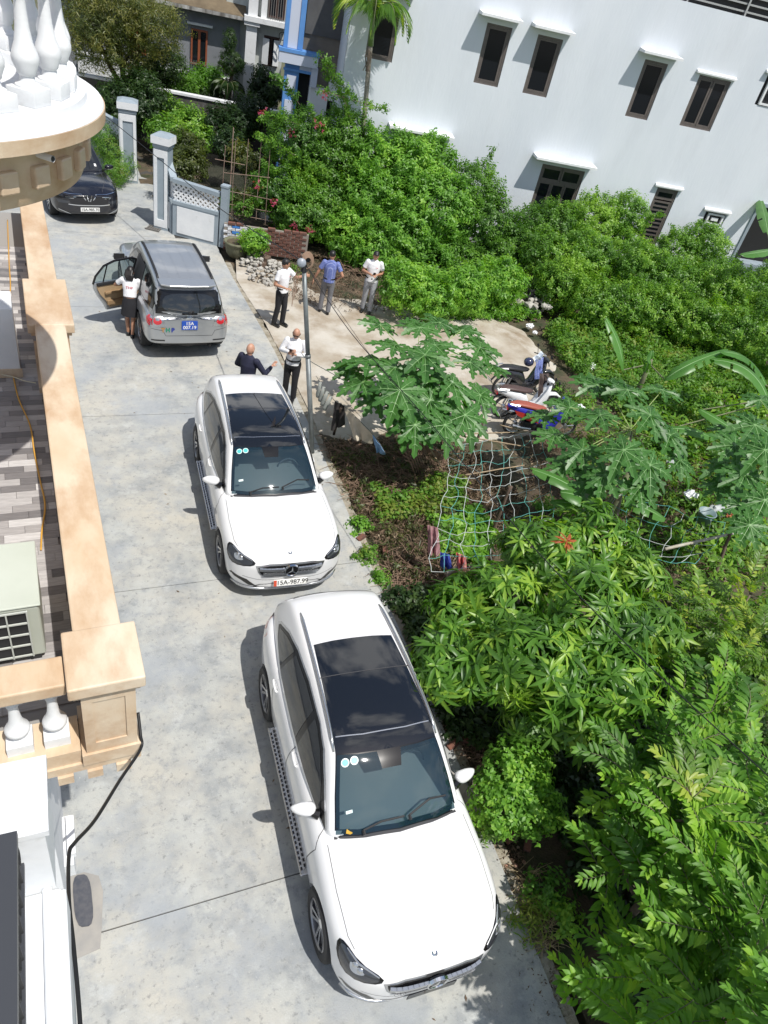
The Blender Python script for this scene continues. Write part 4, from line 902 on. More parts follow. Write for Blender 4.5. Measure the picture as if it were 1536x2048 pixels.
for (s0, z0, s1, z1) in (holes[7], holes[9]):
    mb = MB(); mb.b2((s0, .10, z0), (s1, .155, z1)); mb.build('dark_recess', matt_black, WB)
    mb = MB(); a, b = s0+.14, s1-.08
    for q in ((a, z0+.03, b, z0+.09), (a, z1-.09, b, z1-.03), (a, z0+.09, a+.07, z1-.09), (b-.07, z0+.09, b, z1-.09)): mb.b2((q[0], -.03, q[1]), (q[2], .05, q[3]))
    mb.b2((a+.2, -.01, (z0+z1)/2-.06), (b-.2, .04, (z0+z1)/2+.06)); mb.build('vent_frame', clean_white, WB)
mb = MB(); mb.b2((13.1, .14, -.5), (17, .155, 3.0)); mb.build('dark_doorway', M('dark_interior', (.012, .012, .012), rough=.9), WB); mb = MB(); mb.b2((12.98, -.06, -.5), (13.1, .14, 3.0)); mb.b2((12.98, -.06, 3.0), (17, .14, 3.12)); mb.b2((13.3, -.5, -.5), (17, .1, 1.0)); mb.build('grey_plinth', grey_trim, WB)
# slatted canopy along the roof edge
RP = empty('roof_screen', BO, R(-14), 'dark slatted metal screen standing along the roof edge, top right', 'screen')
mb = MB(); mb.b2((6.1, .30, 8.35), (22, .34, 10.4)); mb.build('dark_panel', matt_black, RP)
for k in range(9): mb = MB(); mb.b2((6.1, .14, 8.44+k*.2), (22, .24, 8.49+k*.2)); mb.build('slat', silver_p, RP)
for k in range(7): mb = MB(); mb.b2((7.2+k*2.1, .08, 8.35), (7.26+k*2.1, .13, 10.4)); mb.build('upright', silver_p, RP)

# ------------------------------------------------------------ gate pillars and lattice fences
def lattice(mb, p0, u, L, z0f, z1f, pitch=.13, t=.018, sq=True):
    "diagonal lattice between heights z0f(x) and z1f(x) over length L along u"
    n = int((L+1.5)/pitch); seg = []
    for sg in (1, -1):
        for k in range(-int(1.2/pitch), n+1):
            x = k*pitch if sg == 1 else k*pitch; pts = []
            for m in range(41):
                s = x+sg*(m/40)*1.2; zz = (m/40)*1.2+z0f(max(0, min(L, x if sg > 0 else x)))
                if 0 <= s <= L and z0f(s) <= zz <= z1f(s): pts.append((s, zz))
            if len(pts) > 1:
                a, b = pts[0], pts[-1]; d = Vector((b[0]-a[0], 0, b[1]-a[1])); l = d.length
                if l < .05: continue
                c = Vector(p0)+Vector((u[0], u[1], 0))*((a[0]+b[0])/2)+Vector((0, 0, (a[1]+b[1])/2))
                ang = math.atan2(u[1], u[0]); M3 = Matrix.Rotation(ang, 3, 'Z') @ Matrix.Rotation(-math.atan2(d.z, d.x), 3, 'Y')
                mb.box(c, (l, .05+.004*sg, .05), M3=M3)
    return mb
def pillar(name, c, rz, w_, h, label, panel=True, broken=False):
    e = empty(name, c, rz, label, 'gate pillar'); hw_ = w_/2
    mb = MB(); mb.b2((-hw_, -hw_, 0), (hw_, hw_, h)); mb.b2((-hw_-.02, -hw_-.02, 0), (hw_+.02, hw_+.02, .08)); mb.build('shaft', grey_trim, e)
    mb = MB(); t = .09; y = -hw_
    for q in ((-hw_, .08, -hw_+t, h-.05), (hw_-t, .08, hw_, h-.05), (-hw_+t, h-.05-.2, hw_-t, h-.05), (-hw_+t, .08, hw_-t, .3)): mb.b2((q[0], y-.03, q[1]), (q[2], y-.001, q[3]))
    for q in ((-hw_, .08, -hw_+t, h-.05), (hw_-t, .08, hw_, h-.05), (-hw_+t, h-.05-.2, hw_-t, h-.05), (-hw_+t, .08, hw_-t, .3)): mb.b2((-hw_-.03, q[0], q[1]), (-hw_-.001, q[2], q[3]))
    mb.build('white_frame', clean_white, e)
    mb = MB(); c_ = hw_+.07; mb.b2((-c_+.04, -c_+.04, h), (c_-.04, c_-.04, h+.10)); mb.build('neck', grey_trim, e)
    mb = MB(); mb.b2((-c_, -c_, h+.10), (c_, c_, h+.30)); mb.build('cap', clean_white, e)
    mb = MB(); mb.add([(-c_, -c_, h+.301), (c_, -c_, h+.301), (c_, c_, h+.301), (-c_, c_, h+.301), (-c_*.5, -c_*.5, h+.37), (c_*.5, -c_*.5, h+.37), (c_*.5, c_*.5, h+.37), (-c_*.5, c_*.5, h+.37)], [(0, 1, 5, 4), (1, 2, 6, 5), (2, 3, 7, 6), (3, 0, 4, 7), (4, 5, 6, 7)]); mb.build('cap_top', grey_trim, e)
    return e
pillar('gate_pillar', (2.58, 27.05, 0), R(-8), .5, 2.15, 'tall grey and white gate pillar standing alone beyond the black SUV')
pillar('gate_pillar', (3.12, 22.8, 0), R(-30), .40, 2.3, 'grey and white gate pillar joined to the lattice fence, nearer the silver SUV')
def lattice_fence(p0, p1, h0, h1, label, curve=0, post=True, base_h=.95):
    p0, p1 = Vector(p0), Vector(p1); d = p1-p0; L = d.length; rz = math.atan2(d.y, d.x)
    e = empty('lattice_fence', p0, rz, label, 'fence'); top = lambda s: lerp(h0, h1, s/L)+curve*(1-s/L)**2
    bz = lambda s: base_h*top(s)/h0 if curve else base_h
    n = 12; mb = MB(); rl = MB(); rl2 = MB()
    for i in range(n):
        a, b = L*i/n, L*(i+1)/n
        for m_, y0, y1, f0, f1 in ((mb, -.08, .08, lambda s: 0, bz), (rl, -.10, .10, bz, lambda s: bz(s)+.09), (rl2, -.10, .10, lambda s: top(s)-.11, top)):
            m_.add([(a, y0, f0(a)), (b, y0, f0(b)), (b, y0, f1(b)), (a, y0, f1(a)), (a, y1, f0(a)), (b, y1, f0(b)), (b, y1, f1(b)), (a, y1, f1(a))], [(0, 1, 2, 3), (7, 6, 5, 4), (3, 2, 6, 7), (4, 5, 1, 0)]+([(4, 0, 3, 7)] if i == 0 else [])+([(1, 5, 6, 2)] if i == n-1 else []))
    mb.build('base_wall', grey_trim, e); rl.build('rail', grey_trim, e); rl2.build('rail', grey_trim, e)
    mb = MB(); mb.add([(.14, -.1, .10), (L-.12, -.1, .10), (L-.12, -.1, base_h-.05), (.14, -.1, base_h-.05), (.14, -.081, .10), (L-.12, -.081, .10), (L-.12, -.081, base_h-.05), (.14, -.081, base_h-.05)], [(0, 1, 2, 3), (3, 2, 6, 7), (0, 3, 7, 4), (1, 5, 6, 2)]) if not curve else None
    if not curve: mb.build('white_panel', clean_white, e)
    lt = MB(); lattice(lt, (0, 0, 0), (1, 0), L, lambda s: bz(s)+.07, lambda s: top(s)-.09, .15); lt.build('lattice', clean_white, e)
    return e
lattice_fence((3.35, 22.35, 0), (4.55, 21.62, 0), 1.62, 1.55, 'white lattice panel fence with grey frame between the nearer pillar and the corner post', base_h=.92)
lattice_fence((3.20, 23.3, 0), (3.35, 22.38, 0), 2.2, 1.62, 'short lattice return between the nearer gate pillar and the panel fence', base_h=.92)
mb = MB(); mb.box((0, 0, .87), (.2, .2, 1.74)); mb.box((0, 0, 1.76), (.23, .23, .05)); tag(mb.build('fence_post', grey_trim, loc=(4.68, 21.55, 0), rot=(0, 0, R(-31))), 'plain grey corner post at the right end of the white panel fence', 'post')
lattice_fence((.3, 29.6, 0), (2.35, 27.4, 0), 1.75, 1.75, 'curving lattice wall with grey trim to the left of the lone gate pillar', curve=1.1, base_h=.9)
# ------------------------------------------------------------ far houses, moldy wall, channel
mouldy = M('mouldy_wall', (.10, .09, .08), (.05, .05, .045), scale=1.5, rough=.9, bump=.3, c3=(.32, .34, .36), s3=.6, lo3=.55, hi3=.65)
FW = empty('mouldy_wall', (0, 0, 0), 0, 'long mouldy dark garden wall with a white top edge behind the gate', 'wall')
a = Vector((-2, 34.0, 0)); b = Vector((9.8, 31.0, 0)); d = (b-a).normalized(); rz = math.atan2(d.y, d.x); L = (b-a).length
mb = MB(); mb.b2((0, 0, -.4), (L, .2, 1.78)); link('wall', mb.mesh(), mouldy, FW, loc=a, rot=(0, 0, rz)); mb = MB(); mb.b2((0, -.05, 1.78), (L, .25, 1.86)); link('white_top', mb.mesh(), clean_white, FW, loc=a, rot=(0, 0, rz))
sheet('channel_water', [(4.8, 24.5), (9.2, 22.6), (11.5, 26.0), (9.5, 30.6), (4.2, 31.8)], -.02, M('murky_water', (.035, .04, .03), (.06, .06, .045), scale=2, rough=.12), None)
sheet('bank', [(2.9, 23.5), (5.0, 22.2), (9.5, 20.6), (9.8, 22.8), (5.6, 24.4), (5.0, 31.9), (2.9, 32.5)], .0, soil, .4, .12)
# grey house with a brown window
GH = empty('grey_house', (5.6, 36.4, 0), R(-10), 'old grey rendered house with brown framed window and brown roof, far top left', 'house')
grey_wall = M('grey_render', (.17, .18, .20), (.22, .23, .25), scale=1.2, rough=.9)
def framed_window(parent, x0, z0, x1, z1, mat, n=2, y=-.02):
    f = MB(); t = .07; m = (x0+x1)/2
    for q in ((x0, z0, x0+t, z1), (x1-t, z0, x1, z1), (x0+t, z1-t, x1-t, z1), (x0+t, z0, x1-t, z0+t)): f.b2((q[0], y-.06, q[1]), (q[2], y, q[3]))
    if n == 2: f.b2((m-.05, y-.05, z0+t), (m+.05, y, z1-t))
    fo = f.build('window', mat, parent); g = MB(); g.b2((x0+t, y-.02, z0+t), (x1-t, y-.005, z1-t)); g.build('pane', dark_glass, fo); return fo
mb = MB(); mb.b2((-5, 0, -.4), (2.5, 6, 4.2)); mb.build('wall', grey_wall, GH); mb = MB(); mb.b2((-5.3, -.55, 4.2), (2.7, 6, 4.32)); mb.build('eave', M('stained_white', (.5, .5, .48), (.12, .11, .1), scale=5, rough=.9, stretch=(1, 1, .2)), GH)
mb = MB(); mb.add([(-5.3, -.5, 4.33), (2.7, -.5, 4.33), (2.7, 6, 7.2), (-5.3, 6, 7.2)], [(0, 1, 2, 3)]); mb.build('roof', M('brown_felt_roof', (.10, .075, .045), (.17, .13, .08), scale=2, rough=.9), GH)
mb = MB(); mb.add([(-3.2, -.3, 4.45), (-.5, -.3, 4.45), (-.9, 2.6, 5.75), (-2.6, 2.6, 5.75)], [(0, 1, 2, 3)]); mb.build('roof_sheet', M('pale_blue_sheet', (.35, .45, .62), rough=.5), GH)
framed_window(GH, .5, 2.22, 1.18, 3.52, M('orange_brown_wood', (.25, .07, .03), rough=.5)); framed_window(GH, -2.0, 2.22, -1.3, 3.52, MATS['orange_brown_wood'])
mb = MB(); mb.b2((.33, -.16, 3.66), (1.37, 0, 3.74)); mb.build('window_hood', clean_white, GH)
GT = empty('garden_terrace', (5.6, 36.4, 0), R(-10), 'white terrace wall with a short grey picket railing below the brown framed window', 'wall')
mb = MB(); mb.b2((-4, -.5, -.4), (2.3, -.3, 1.9)); mb.b2((-4, -.55, 1.9), (2.3, -.25, 1.97)); mb.build('wall', clean_white, GT)
for k in range(26): mb = MB(); mb.tube([(-.5+k*.088, -.4, 1.97), (-.5+k*.088, -.4, 2.43)], .014, 4); mb.build('picket', silver_p, GT)
for zr in (2.30, 2.06): mb = MB(); mb.b2((-.55, -.415, zr), (1.75, -.385, zr+.03)); mb.build('rail', silver_p, GT)
# white house with round column
VH = empty('column_house', (8.5, 35.2, 0), R(-12), 'white two storey house with pale columns and an iron balcony, top centre left', 'house')
offw = M('off_white_render', (.55, .58, .56), (.42, .44, .42), scale=2, rough=.8)
mb = MB(); mb.b2((-1.2, .9, -.4), (1.25, 6, 8)); mb.b2((-.2, .3, -.4), (1.25, .9, 8)); mb.build('wall', offw, VH)
for q in ((-.34, -.1, -.4, .10, 4.12), (-.44, -.2, 4.12, .20, 4.26), (-.30, -.1, 4.45, .08, 8), (.22, -.02, 4.45, .45, 8), (-.40, -.15, .85, .16, 1.0)): mb = MB(); mb.b2((q[0], q[1], q[2]), (q[3], .299, q[4])); mb.build('column', clean_white, VH)
mb = MB(); mb.b2((-.45, -.25, 4.261), (1.3, .299, 4.448)); mb.build('cornice', clean_white, VH)
framed_window(VH, .42, 2.74, 1.07, 3.84, M('dark_wood', (.05, .025, .02), rough=.5), y=.29)
for x0, ra in ((.36, -22), (.82, 22)): mb = MB(); mb.box((x0+.15, .08, 3.28), (.27, .03, .95), rz=R(ra)); mb.build('shutter', clean_white, VH)
for k in range(8): mb = MB(); mb.tube([(.52+k*.095, -.05, 4.45), (.52+k*.095, -.05, 5.3)], .014, 4); mb.build('iron_bar', M('old_iron', (.2, .19, .18), rough=.6), VH)
framed_window(VH, .5, 4.5, 1.2, 7, MATS['dark_wood'], y=.29)
mb = MB(); mb.lathe([(.13, 0), (.16, .02), (.16, .05), (.13, .05)], (1.15, -.3, 4.0), 16, M3=Matrix.Rotation(R(90), 3, 'X')); mb.tube([(1.15, 0.3, 4.0), (1.15, -.3, 4.0)], .015, 5); tag(link('cable_coil', mb.mesh(), cable_m, None, loc=VH.location, rot=VH.rotation_euler), 'coil of black cable hanging beside the blue trimmed house', 'cable coil')
# blue trimmed house, built against the white building
blue = M('blue_trim_paint', (.09, .24, .55), (.11, .28, .6), scale=3, rough=.6); pale_b = M('pale_lilac_white', (.52, .56, .66), rough=.7); brown_w = M('brown_stained_render', (.15, .13, .11), (.22, .19, .16), scale=1, rough=.9, c3=(.09, .09, .09), s3=.7)
BH = empty('blue_trimmed_house', (8.0, 27.2, 0), R(-12), 'house with bright blue trim and a dark doorway, top centre', 'house')
def part(nm, m, *bx):
    mb = MB()
    for q in bx: mb.b2((q[0], q[2], q[4]), (q[1], q[3], q[5]))
    return mb.build(nm, m, BH)
part('wall', brown_w, (.24, 6, .30, 5, -.4, 9)); part('dark_panel', M('dark_render', (.07, .07, .075), (.1, .1, .1), scale=2, rough=.8), (.26, 1.72, .24, .299, 5.1, 9))
part('blue_strip', blue, (-.43, -.29, -.05, .2, 4.63, 9)); part('blue_strip', blue, (.04, .21, -.05, .2, 4.63, 9)); part('pale_strip', pale_b, (-.289, .039, -.02, .2, 4.63, 9))
part('cap', pale_b, (-.55, .76, -.2, .29, 4.2, 4.52)); part('cap_edge', blue, (-.57, .79, -.22, .29, 4.521, 4.62))
part('pillar', blue, (-.30, .18, -.02, .28, -.4, 4.199)); part('pillar_panel', pale_b, (-.22, .10, -.05, -.021, 3.42, 3.85)); part('pillar_panel', pale_b, (-.22, .10, -.05, -.021, -.4, 3.1))
part('lintel', pale_b, (.181, .62, -.05, .2, 4.02, 4.199)); part('lintel_edge', blue, (-.36, .64, -.10, -.06, 3.98, 4.06))
part('doorway', MATS['dark_interior'], (.181, .58, .25, .299, -.4, 4.0)); part('jamb', pale_b, (.58, .80, -.12, .29, 3.62, 4.199))
part('porch_wall', clean_white, (.581, 1.25, -.0, .28, -.4, 3.61), (1.25, 1.77, -.0, .28, 3.3, 3.9), (1.77, 3.2, 0, .28, -.4, 3.9), (1.25, 1.77, 0, .28, -.4, 2.4)); part('porch_opening', MATS['dark_interior'], (1.25, 1.77, .2, .27, 2.4, 3.3))
# ------------------------------------------------------------ brick garden wall, with each brick laid
BW = empty('brick_wall', (4.75, 21.35, 0), math.atan2(-.5, 2.2), 'low old brick wall with a whitewashed patch and blue stripe behind the flower pots', 'wall')
brk = MB(); brk.box((0, 0, 0), (.215, .11, .07)); bk = evalmesh(brk.mesh('brick'), [('BEVEL', dict(width=.006, segments=1))]); bk.materials.append(brick_m); ww = bk.copy(); ww.materials.clear(); ww.materials.append(M('whitewashed_brick', (.62, .65, .70), (.3, .25, .24), scale=8, rough=.9, lo=.5, hi=.7, bump=.3)); bb = bk.copy(); bb.materials.clear(); bb.materials.append(M('blue_painted_brick', (.05, .2, .55), rough=.8)); n = 0
for j in range(10):
    for i in range(10):
        x = i*.235+(.117 if j % 2 else 0); 
        if j == 9 and rnd.random() < .3: continue
        me = bb if (.12 < x < .34 and j > 1) else (ww if x < 1.0+.25*math.sin(j*2) and 2 < j < 9 else bk)
        link('brick', me, None, BW, loc=(x+rnd.uniform(-.008, .008), rnd.uniform(-.012, .012), .05+j*.083), rot=(0, 0, rnd.uniform(-.02, .02)))
mb = MB(); mb.b2((-.1, -.035, 0), (2.4, .05, .78)); mb.build('mortar', M('old_mortar', (.25, .22, .19), rough=.95), BW)
glc((2.864, 3.873, R(-92.9)), 'large white SUV with a black glass roof nearest the camera, no readable number plate', None, 1)
glc((2.941, 9.495, R(-92.6)), 'white SUV with a black glass roof, number plate and red tab, second from the camera', '15A-987.99', 2)
silver_suv((2.43, 16.84, R(92.9)))
black_suv((.614, 24.95, R(-80)))
# ------------------------------------------------------------ vegetation
import numpy as np
nr = np.random.default_rng(11)
LM = dict(
 mango=leafmat('mango_leaf', (.04, .11, .018), (.12, .27, .035), (.30, .46, .06), rough=.38),
 custard=leafmat('custard_apple_leaf', (.045, .13, .018), (.145, .32, .035), (.27, .45, .05), rough=.5),
 vine=leafmat('climber_leaf', (.04, .11, .018), (.13, .28, .03), (.24, .40, .05), rough=.42, pscale=.9),
 light=leafmat('light_shrub_leaf', (.055, .15, .02), (.16, .35, .04), (.27, .46, .06), rough=.45),
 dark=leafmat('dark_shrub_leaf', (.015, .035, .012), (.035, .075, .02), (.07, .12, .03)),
 weed=leafmat('weed_leaf', (.05, .13, .02), (.14, .30, .035), (.22, .27, .05), rough=.55),
 papaya=leafmat('papaya_leaf', (.032, .105, .022), (.065, .18, .035), None, rough=.4, tr=.3),
 banana=leafmat('banana_leaf', (.06, .17, .03), (.10, .25, .05), None, rough=.35, tr=.4),
 olive=leafmat('olive_tree_leaf', (.05, .065, .02), (.09, .12, .03), (.2, .2, .05)),
 yellow=leafmat('yellow_green_leaf', (.06, .13, .02), (.16, .29, .04), (.34, .42, .06)),
 dry=leafmat('dry_leaf', (.085, .055, .036), (.17, .115, .075), (.30, .23, .16), tr=.1, rough=.8),
 palm=leafmat('palm_leaflet', (.05, .12, .025), (.12, .24, .035), (.35, .42, .05)),
 pink=leafmat('pink_flower', (.45, .06, .14), (.6, .1, .22), None), red=leafmat('reddish_young_leaf', (.30, .06, .02), (.42, .12, .04), None))
vein_m = M('pale_leaf_vein', (.17, .31, .11), rough=.5)
def leafgeo(L, W, droop=.2, fold=.25, n=3):
    "one leaf along +x, normal +z; list of verts, faces"
    v = []; f = []
    for i in range(n+1):
        t = i/n; w = W*.5*math.sin(math.pi*min(1, max(.06, t*.93+.05)))**.8; z = -droop*L*t*t; x = L*t*(1-.1*droop*t)
        if i == 0 or i == n: v.append((x, 0, z))
        else: v += [(x, w, z+fold*w), (x, 0, z), (x, -w, z+fold*w)]
    f += [(0, 2, 1), (0, 3, 2)]
    for i in range(1, n-1):
        a = 1+(i-1)*3; f += [(a, a+1, a+4, a+3), (a+1, a+2, a+5, a+4)]
    a = 1+(n-2)*3; e = len(v)-1; f += [(a, a+1, e), (a+1, a+2, e)]
    return v, f
class Tmpl:
    def __init__(s): s.v = []; s.f = []; s.m = []
    def leaf(s, geo, M4, mi=0):
        b = len(s.v); s.v += [tuple(M4 @ Vector(p)) for p in geo[0]]; s.f += [tuple(i+b for i in q) for q in geo[1]]; s.m += [mi]*len(geo[1])
    def mesh(s, name):
        me = bpy.data.meshes.new(name); me.from_pydata(s.v, [], s.f); me.polygons.foreach_set('material_index', s.m); me.polygons.foreach_set('use_smooth', [True]*len(s.f)); return me
def place(p, az, el, roll=0, s=1):
    return Matrix.Translation(p) @ Matrix.Rotation(az, 4, 'Z') @ Matrix.Rotation(-el, 4, 'Y') @ Matrix.Rotation(roll, 4, 'X') @ Matrix.Scale(s, 4)
def t_whorl(n=12, L=.25, W=.048, seed=0, up=.25):
    r = random.Random(seed); t = Tmpl()
    for k in range(n):
        el = up+r.uniform(-.35, .35) + (.5 if k > n*.75 else 0); l = L*r.uniform(.7, 1.1)*(1 if k <= n*.75 else .6)
        t.leaf(leafgeo(l, W*r.uniform(.85, 1.15), r.uniform(.25, .7), .3), place((0, 0, r.uniform(-.03, .02)), k*2.4+r.uniform(-.3, .3), el, r.uniform(-.4, .4)))
    return t
def t_frond(n=11, S=.55, L=.15, W=.052, seed=0):
    "arching twig along +x with two rows of leaves"
    r = random.Random(seed); t = Tmpl(); pts = []
    for k in range(n):
        u = k/(n-1); x = S*u; z = .06*math.sin(u*2.5)-.12*S*u*u; y = .03*math.sin(u*3+seed); pts.append(Vector((x, y, z)))
        l = L*(.7+.5*math.sin(math.pi*min(1, u*.8+.15)))*r.uniform(.85, 1.1)
        for sg in (-1, 1):
            t.leaf(leafgeo(l, W*r.uniform(.9, 1.1), r.uniform(.1, .5), .35), place((x+sg*.012, y, z), sg*(1.05-.35*u+r.uniform(-.12, .12)), r.uniform(.05, .45), sg*r.uniform(-.3, .2)))
    t.leaf(leafgeo(L*.8, W, .3, .3), place(pts[-1], 0, .1))
    mb = MB(); mb.tube(pts, .006, 4, r2=.003); b = len(t.v); t.v += mb.v; t.f += [tuple(i+b for i in f) for f in mb.f]; t.m += [1]*len(mb.f)
    return t
def t_sprig(n=9, S=.16, L=.075, W=.034, seed=0):
    r = random.Random(seed); t = Tmpl()
    for k in range(n):
        u = k/max(1, n-1); t.leaf(leafgeo(L*r.uniform(.7, 1.15), W*r.uniform(.8, 1.1), r.uniform(0, .5), .25, 2), place((0+r.uniform(-.02, .02), r.uniform(-.02, .02), S*u), k*2.4+r.uniform(-.4, .4), r.uniform(-.5, .6), r.uniform(-.5, .5)))
    return t
def np_t(t):
    me = t.mesh('x'); v = np.array(t.v, float); bpy.data.meshes.remove(me); return v, t.f, t.m
def frames(dirs, spin=None):
    "rotation matrices taking +z to dirs with random spin"
    d = dirs/np.linalg.norm(dirs, axis=1, keepdims=True); h = nr.normal(size=d.shape); a = np.cross(h, d); a /= np.linalg.norm(a, axis=1, keepdims=True); b = np.cross(d, a)
    return np.stack([a, b, d], 2)
def scatter(name, tmpls, pos, dirs, sizes, mats, parent=None, kind='stuff'):
    "joins many copies of small leaf groups into one mesh"
    V = []; F = []; MI = []; base = 0; Rm = frames(dirs); idx = nr.integers(0, len(tmpls), len(pos))
    starts = []; loops = []; cnts = []
    for ti, t in enumerate(tmpls):
        tv = np.array(t.v); sel = np.where(idx == ti)[0]
        if not len(sel): continue
        W_ = np.einsum('nij,kj->nki', Rm[sel], tv)*sizes[sel][:, None, None]+pos[sel][:, None, :]; V.append(W_.reshape(-1, 3))
        cn = np.array([len(f) for f in t.f]); fl = np.array([i for f in t.f for i in f])
        off = base+np.arange(len(sel))*len(tv); loops.append((fl[None, :]+off[:, None]).ravel()); cnts.append(np.tile(cn, len(sel))); MI.append(np.tile(np.array(t.m), len(sel))); base += len(sel)*len(tv)
    V = np.concatenate(V); Lp = np.concatenate(loops); Cn = np.concatenate(cnts); MI = np.concatenate(MI)
    me = bpy.data.meshes.new(name); me.vertices.add(len(V)); me.vertices.foreach_set('co', V.ravel().astype(np.float32)); me.loops.add(len(Lp)); me.loops.foreach_set('vertex_index', Lp.astype(np.int32))
    me.polygons.add(len(Cn)); me.polygons.foreach_set('loop_start', np.concatenate([[0], np.cumsum(Cn)[:-1]]).astype(np.int32)); me.polygons.foreach_set('material_index', MI.astype(np.int32)); me.polygons.foreach_set('use_smooth', np.ones(len(Cn), bool)); me.update(calc_edges=True)
    return link(name, me, mats, parent, kind=kind)
def lobepts(lobes, dens, inner=.72, zmin=.03, flat=.8):
    "points near the surface of overlapping lobes, with outward directions"
    P = []; D = []
    for (c, r) in lobes:
        r3 = np.array(r if hasattr(r, '__len__') else (r, r, r*flat)); n = int(dens*4*math.pi*(r3[0]*r3[1]+r3[0]*r3[2]+r3[1]*r3[2])/3)
        u = nr.normal(size=(n, 3)); u /= np.linalg.norm(u, axis=1, keepdims=True); bump = 1+.20*np.sin(u[:, 0]*5+c[0]*3)*np.cos(u[:, 1]*4+c[1]*2)+.13*np.sin(u[:, 2]*9+u[:, 0]*7+c[1])+.06*np.sin(u[:, 1]*17+c[0]*5)
        rad = (inner+(1-inner)*nr.random(n)**.6)*bump; p = np.array(c)+u*r3*rad[:, None]; P.append(p); D.append(u/r3)
    P = np.concatenate(P); D = np.concatenate(D); keep = P[:, 2] > zmin
    # drop points buried deep inside another lobe
    for (c, r) in lobes:
        r3 = np.array(r if hasattr(r, '__len__') else (r, r, r*flat)); q = np.linalg.norm((P-np.array(c))/r3, axis=1); keep &= q > inner*.75
    D = D/np.linalg.norm(D, axis=1, keepdims=True)
    return P[keep], D[keep]
SPR = [t_sprig(10, .18, .10, .05, seed=i) for i in range(4)]; SPR_BIG = [t_sprig(11, .22, .13, .055, seed=i+9) for i in range(4)]; SPR_ROUND = [t_sprig(9, .12, .085, .05, seed=i+20) for i in range(3)]
SPR_THIN = [t_sprig(10, .22, .13, .022, seed=i+30) for i in range(3)]
WH = [t_whorl(12, seed=i) for i in range(5)]; FR = [t_frond(seed=i, n=10+i % 3) for i in range(5)]
def limbs(e, base, lobes, r0=.05, mat=None):
    mb = MB(); base = Vector(base); tops = [Vector(c) for c, _ in lobes]; zc = min(t.z for t in tops); cen = sum(tops, Vector())/len(tops)
    fork = base+(cen-base)*.35; j = Vector((noise.noise(base)*.1, noise.noise(base*2)*.1, 0)); mb.tube([base, base*.5+fork*.5+j, fork], r0, 8, r2=r0*.75)
    for t in tops:
        m = fork*.5+t*.5+Vector((rnd.uniform(-.1, .1), rnd.uniform(-.1, .1), rnd.uniform(0, .12))); mb.tube([fork, m, t], r0*.6, 6, r2=r0*.2)
    return mb.build('trunk', mat or bark, e, True)
G1 = 'shrubs and climbers along the white building'
def shrub(name, lobes, tm, lm, dens, size, label, cat='shrub', group=None, base=None, up=.5, inner=.7, r0=.03, flat=.85):
    cen = sum((Vector(c) for c, _ in lobes), Vector())/len(lobes); base = Vector(base) if base else Vector((cen.x, cen.y, -.1))
    e = empty(name, (0, 0, 0), 0, label, cat, group)
    P, D = lobepts([(tuple(c), r) for c, r in lobes], dens, inner, flat=flat); D = D+np.array([0, 0, up])+nr.normal(size=D.shape)*.35
    mats = lm if isinstance(lm, list) else [lm, gbark]
    if group == G1:      # long stray shoots break the outline
        for _ in range(int(6+len(lobes)*5)):
            k = rnd.randrange(len(P)); p_ = Vector(P[k]); dd = (Vector(D[k]).normalized()+Vector((rnd.uniform(-.5, .5), rnd.uniform(-.5, .5), rnd.uniform(.1, .9)))).normalized(); L_s = rnd.uniform(.25, .7); m_ = int(L_s/.06)
            pts = np.array([tuple(p_+dd*L_s*t/m_+Vector((0, 0, -.35*(L_s*t/m_)**2))) for t in range(m_)]); P = np.concatenate([P, pts]); D = np.concatenate([D, np.array([tuple(dd)]*m_)+nr.normal(size=(m_, 3))*.7])
    scatter('foliage', tm, P, D, size*nr.uniform(.7, 1.25, len(P)), mats, e)
    limbs(e, base, [(c, r) for c, r in lobes], r0)
    return e
def lw(px, py, d, r): return (atw(px, py, d), r*1.12)
G1 = 'shrubs and climbers along the white building'
shrub('bougainvillea', [lw(600, 285, 1.2, .85), lw(655, 330, 1.3, .9), lw(560, 385, 2.2, .75), lw(640, 410, 2.2, .95), lw(690, 270, .9, .7), lw(600, 430, 2.9, .8)], SPR, LM['vine'], 95, 1.0, 'big dark green bougainvillea with arching sprays left of the areca palm', 'shrub', G1)
shrub('shrub', [lw(770, 330, 1.5, .9), lw(840, 340, 1.5, .95), lw(740, 400, 2.4, .95), lw(700, 470, 3.2, .8)], SPR_BIG, LM['light'], 90, 1.0, 'tall light green leafy shrub beneath the palm, against the white wall', 'shrub', G1)
shrub('shrub', [lw(870, 420, 2.6, 1.1), lw(800, 470, 3.3, 1.0), lw(860, 540, 3.9, .9), lw(790, 550, 4.0, .8), lw(740, 500, 3.9, .65)], SPR_BIG, LM['light'], 90, 1.0, 'dense bright shrub hanging over the man in grey trousers and white polo', 'shrub', G1)
shrub('shrub', [lw(945, 385, 1.8, .85), lw(960, 450, 2.5, .95), lw(920, 540, 3.6, .9), lw(990, 530, 3.3, .8)], SPR, LM['vine'], 100, 1.0, 'leafy shrub with a pointed top between two wall doors', 'shrub', G1)
shrub('shrub', [lw(1060, 460, 2.1, .7), lw(1110, 450, 1.9, .7), lw(1020, 500, 2.8, .75)], SPR, LM['vine'], 100, .95, 'low round climber mass under the brown shuttered door', 'shrub', G1)
shrub('shrub', [lw(1180, 445, 1.5, .85), lw(1250, 430, 1.3, .7), lw(1160, 520, 2.6, .95), lw(1250, 520, 2.5, .9)], SPR, LM['vine'], 105, .95, 'vine covered hump rising beside the narrow louvred door', 'shrub', G1)
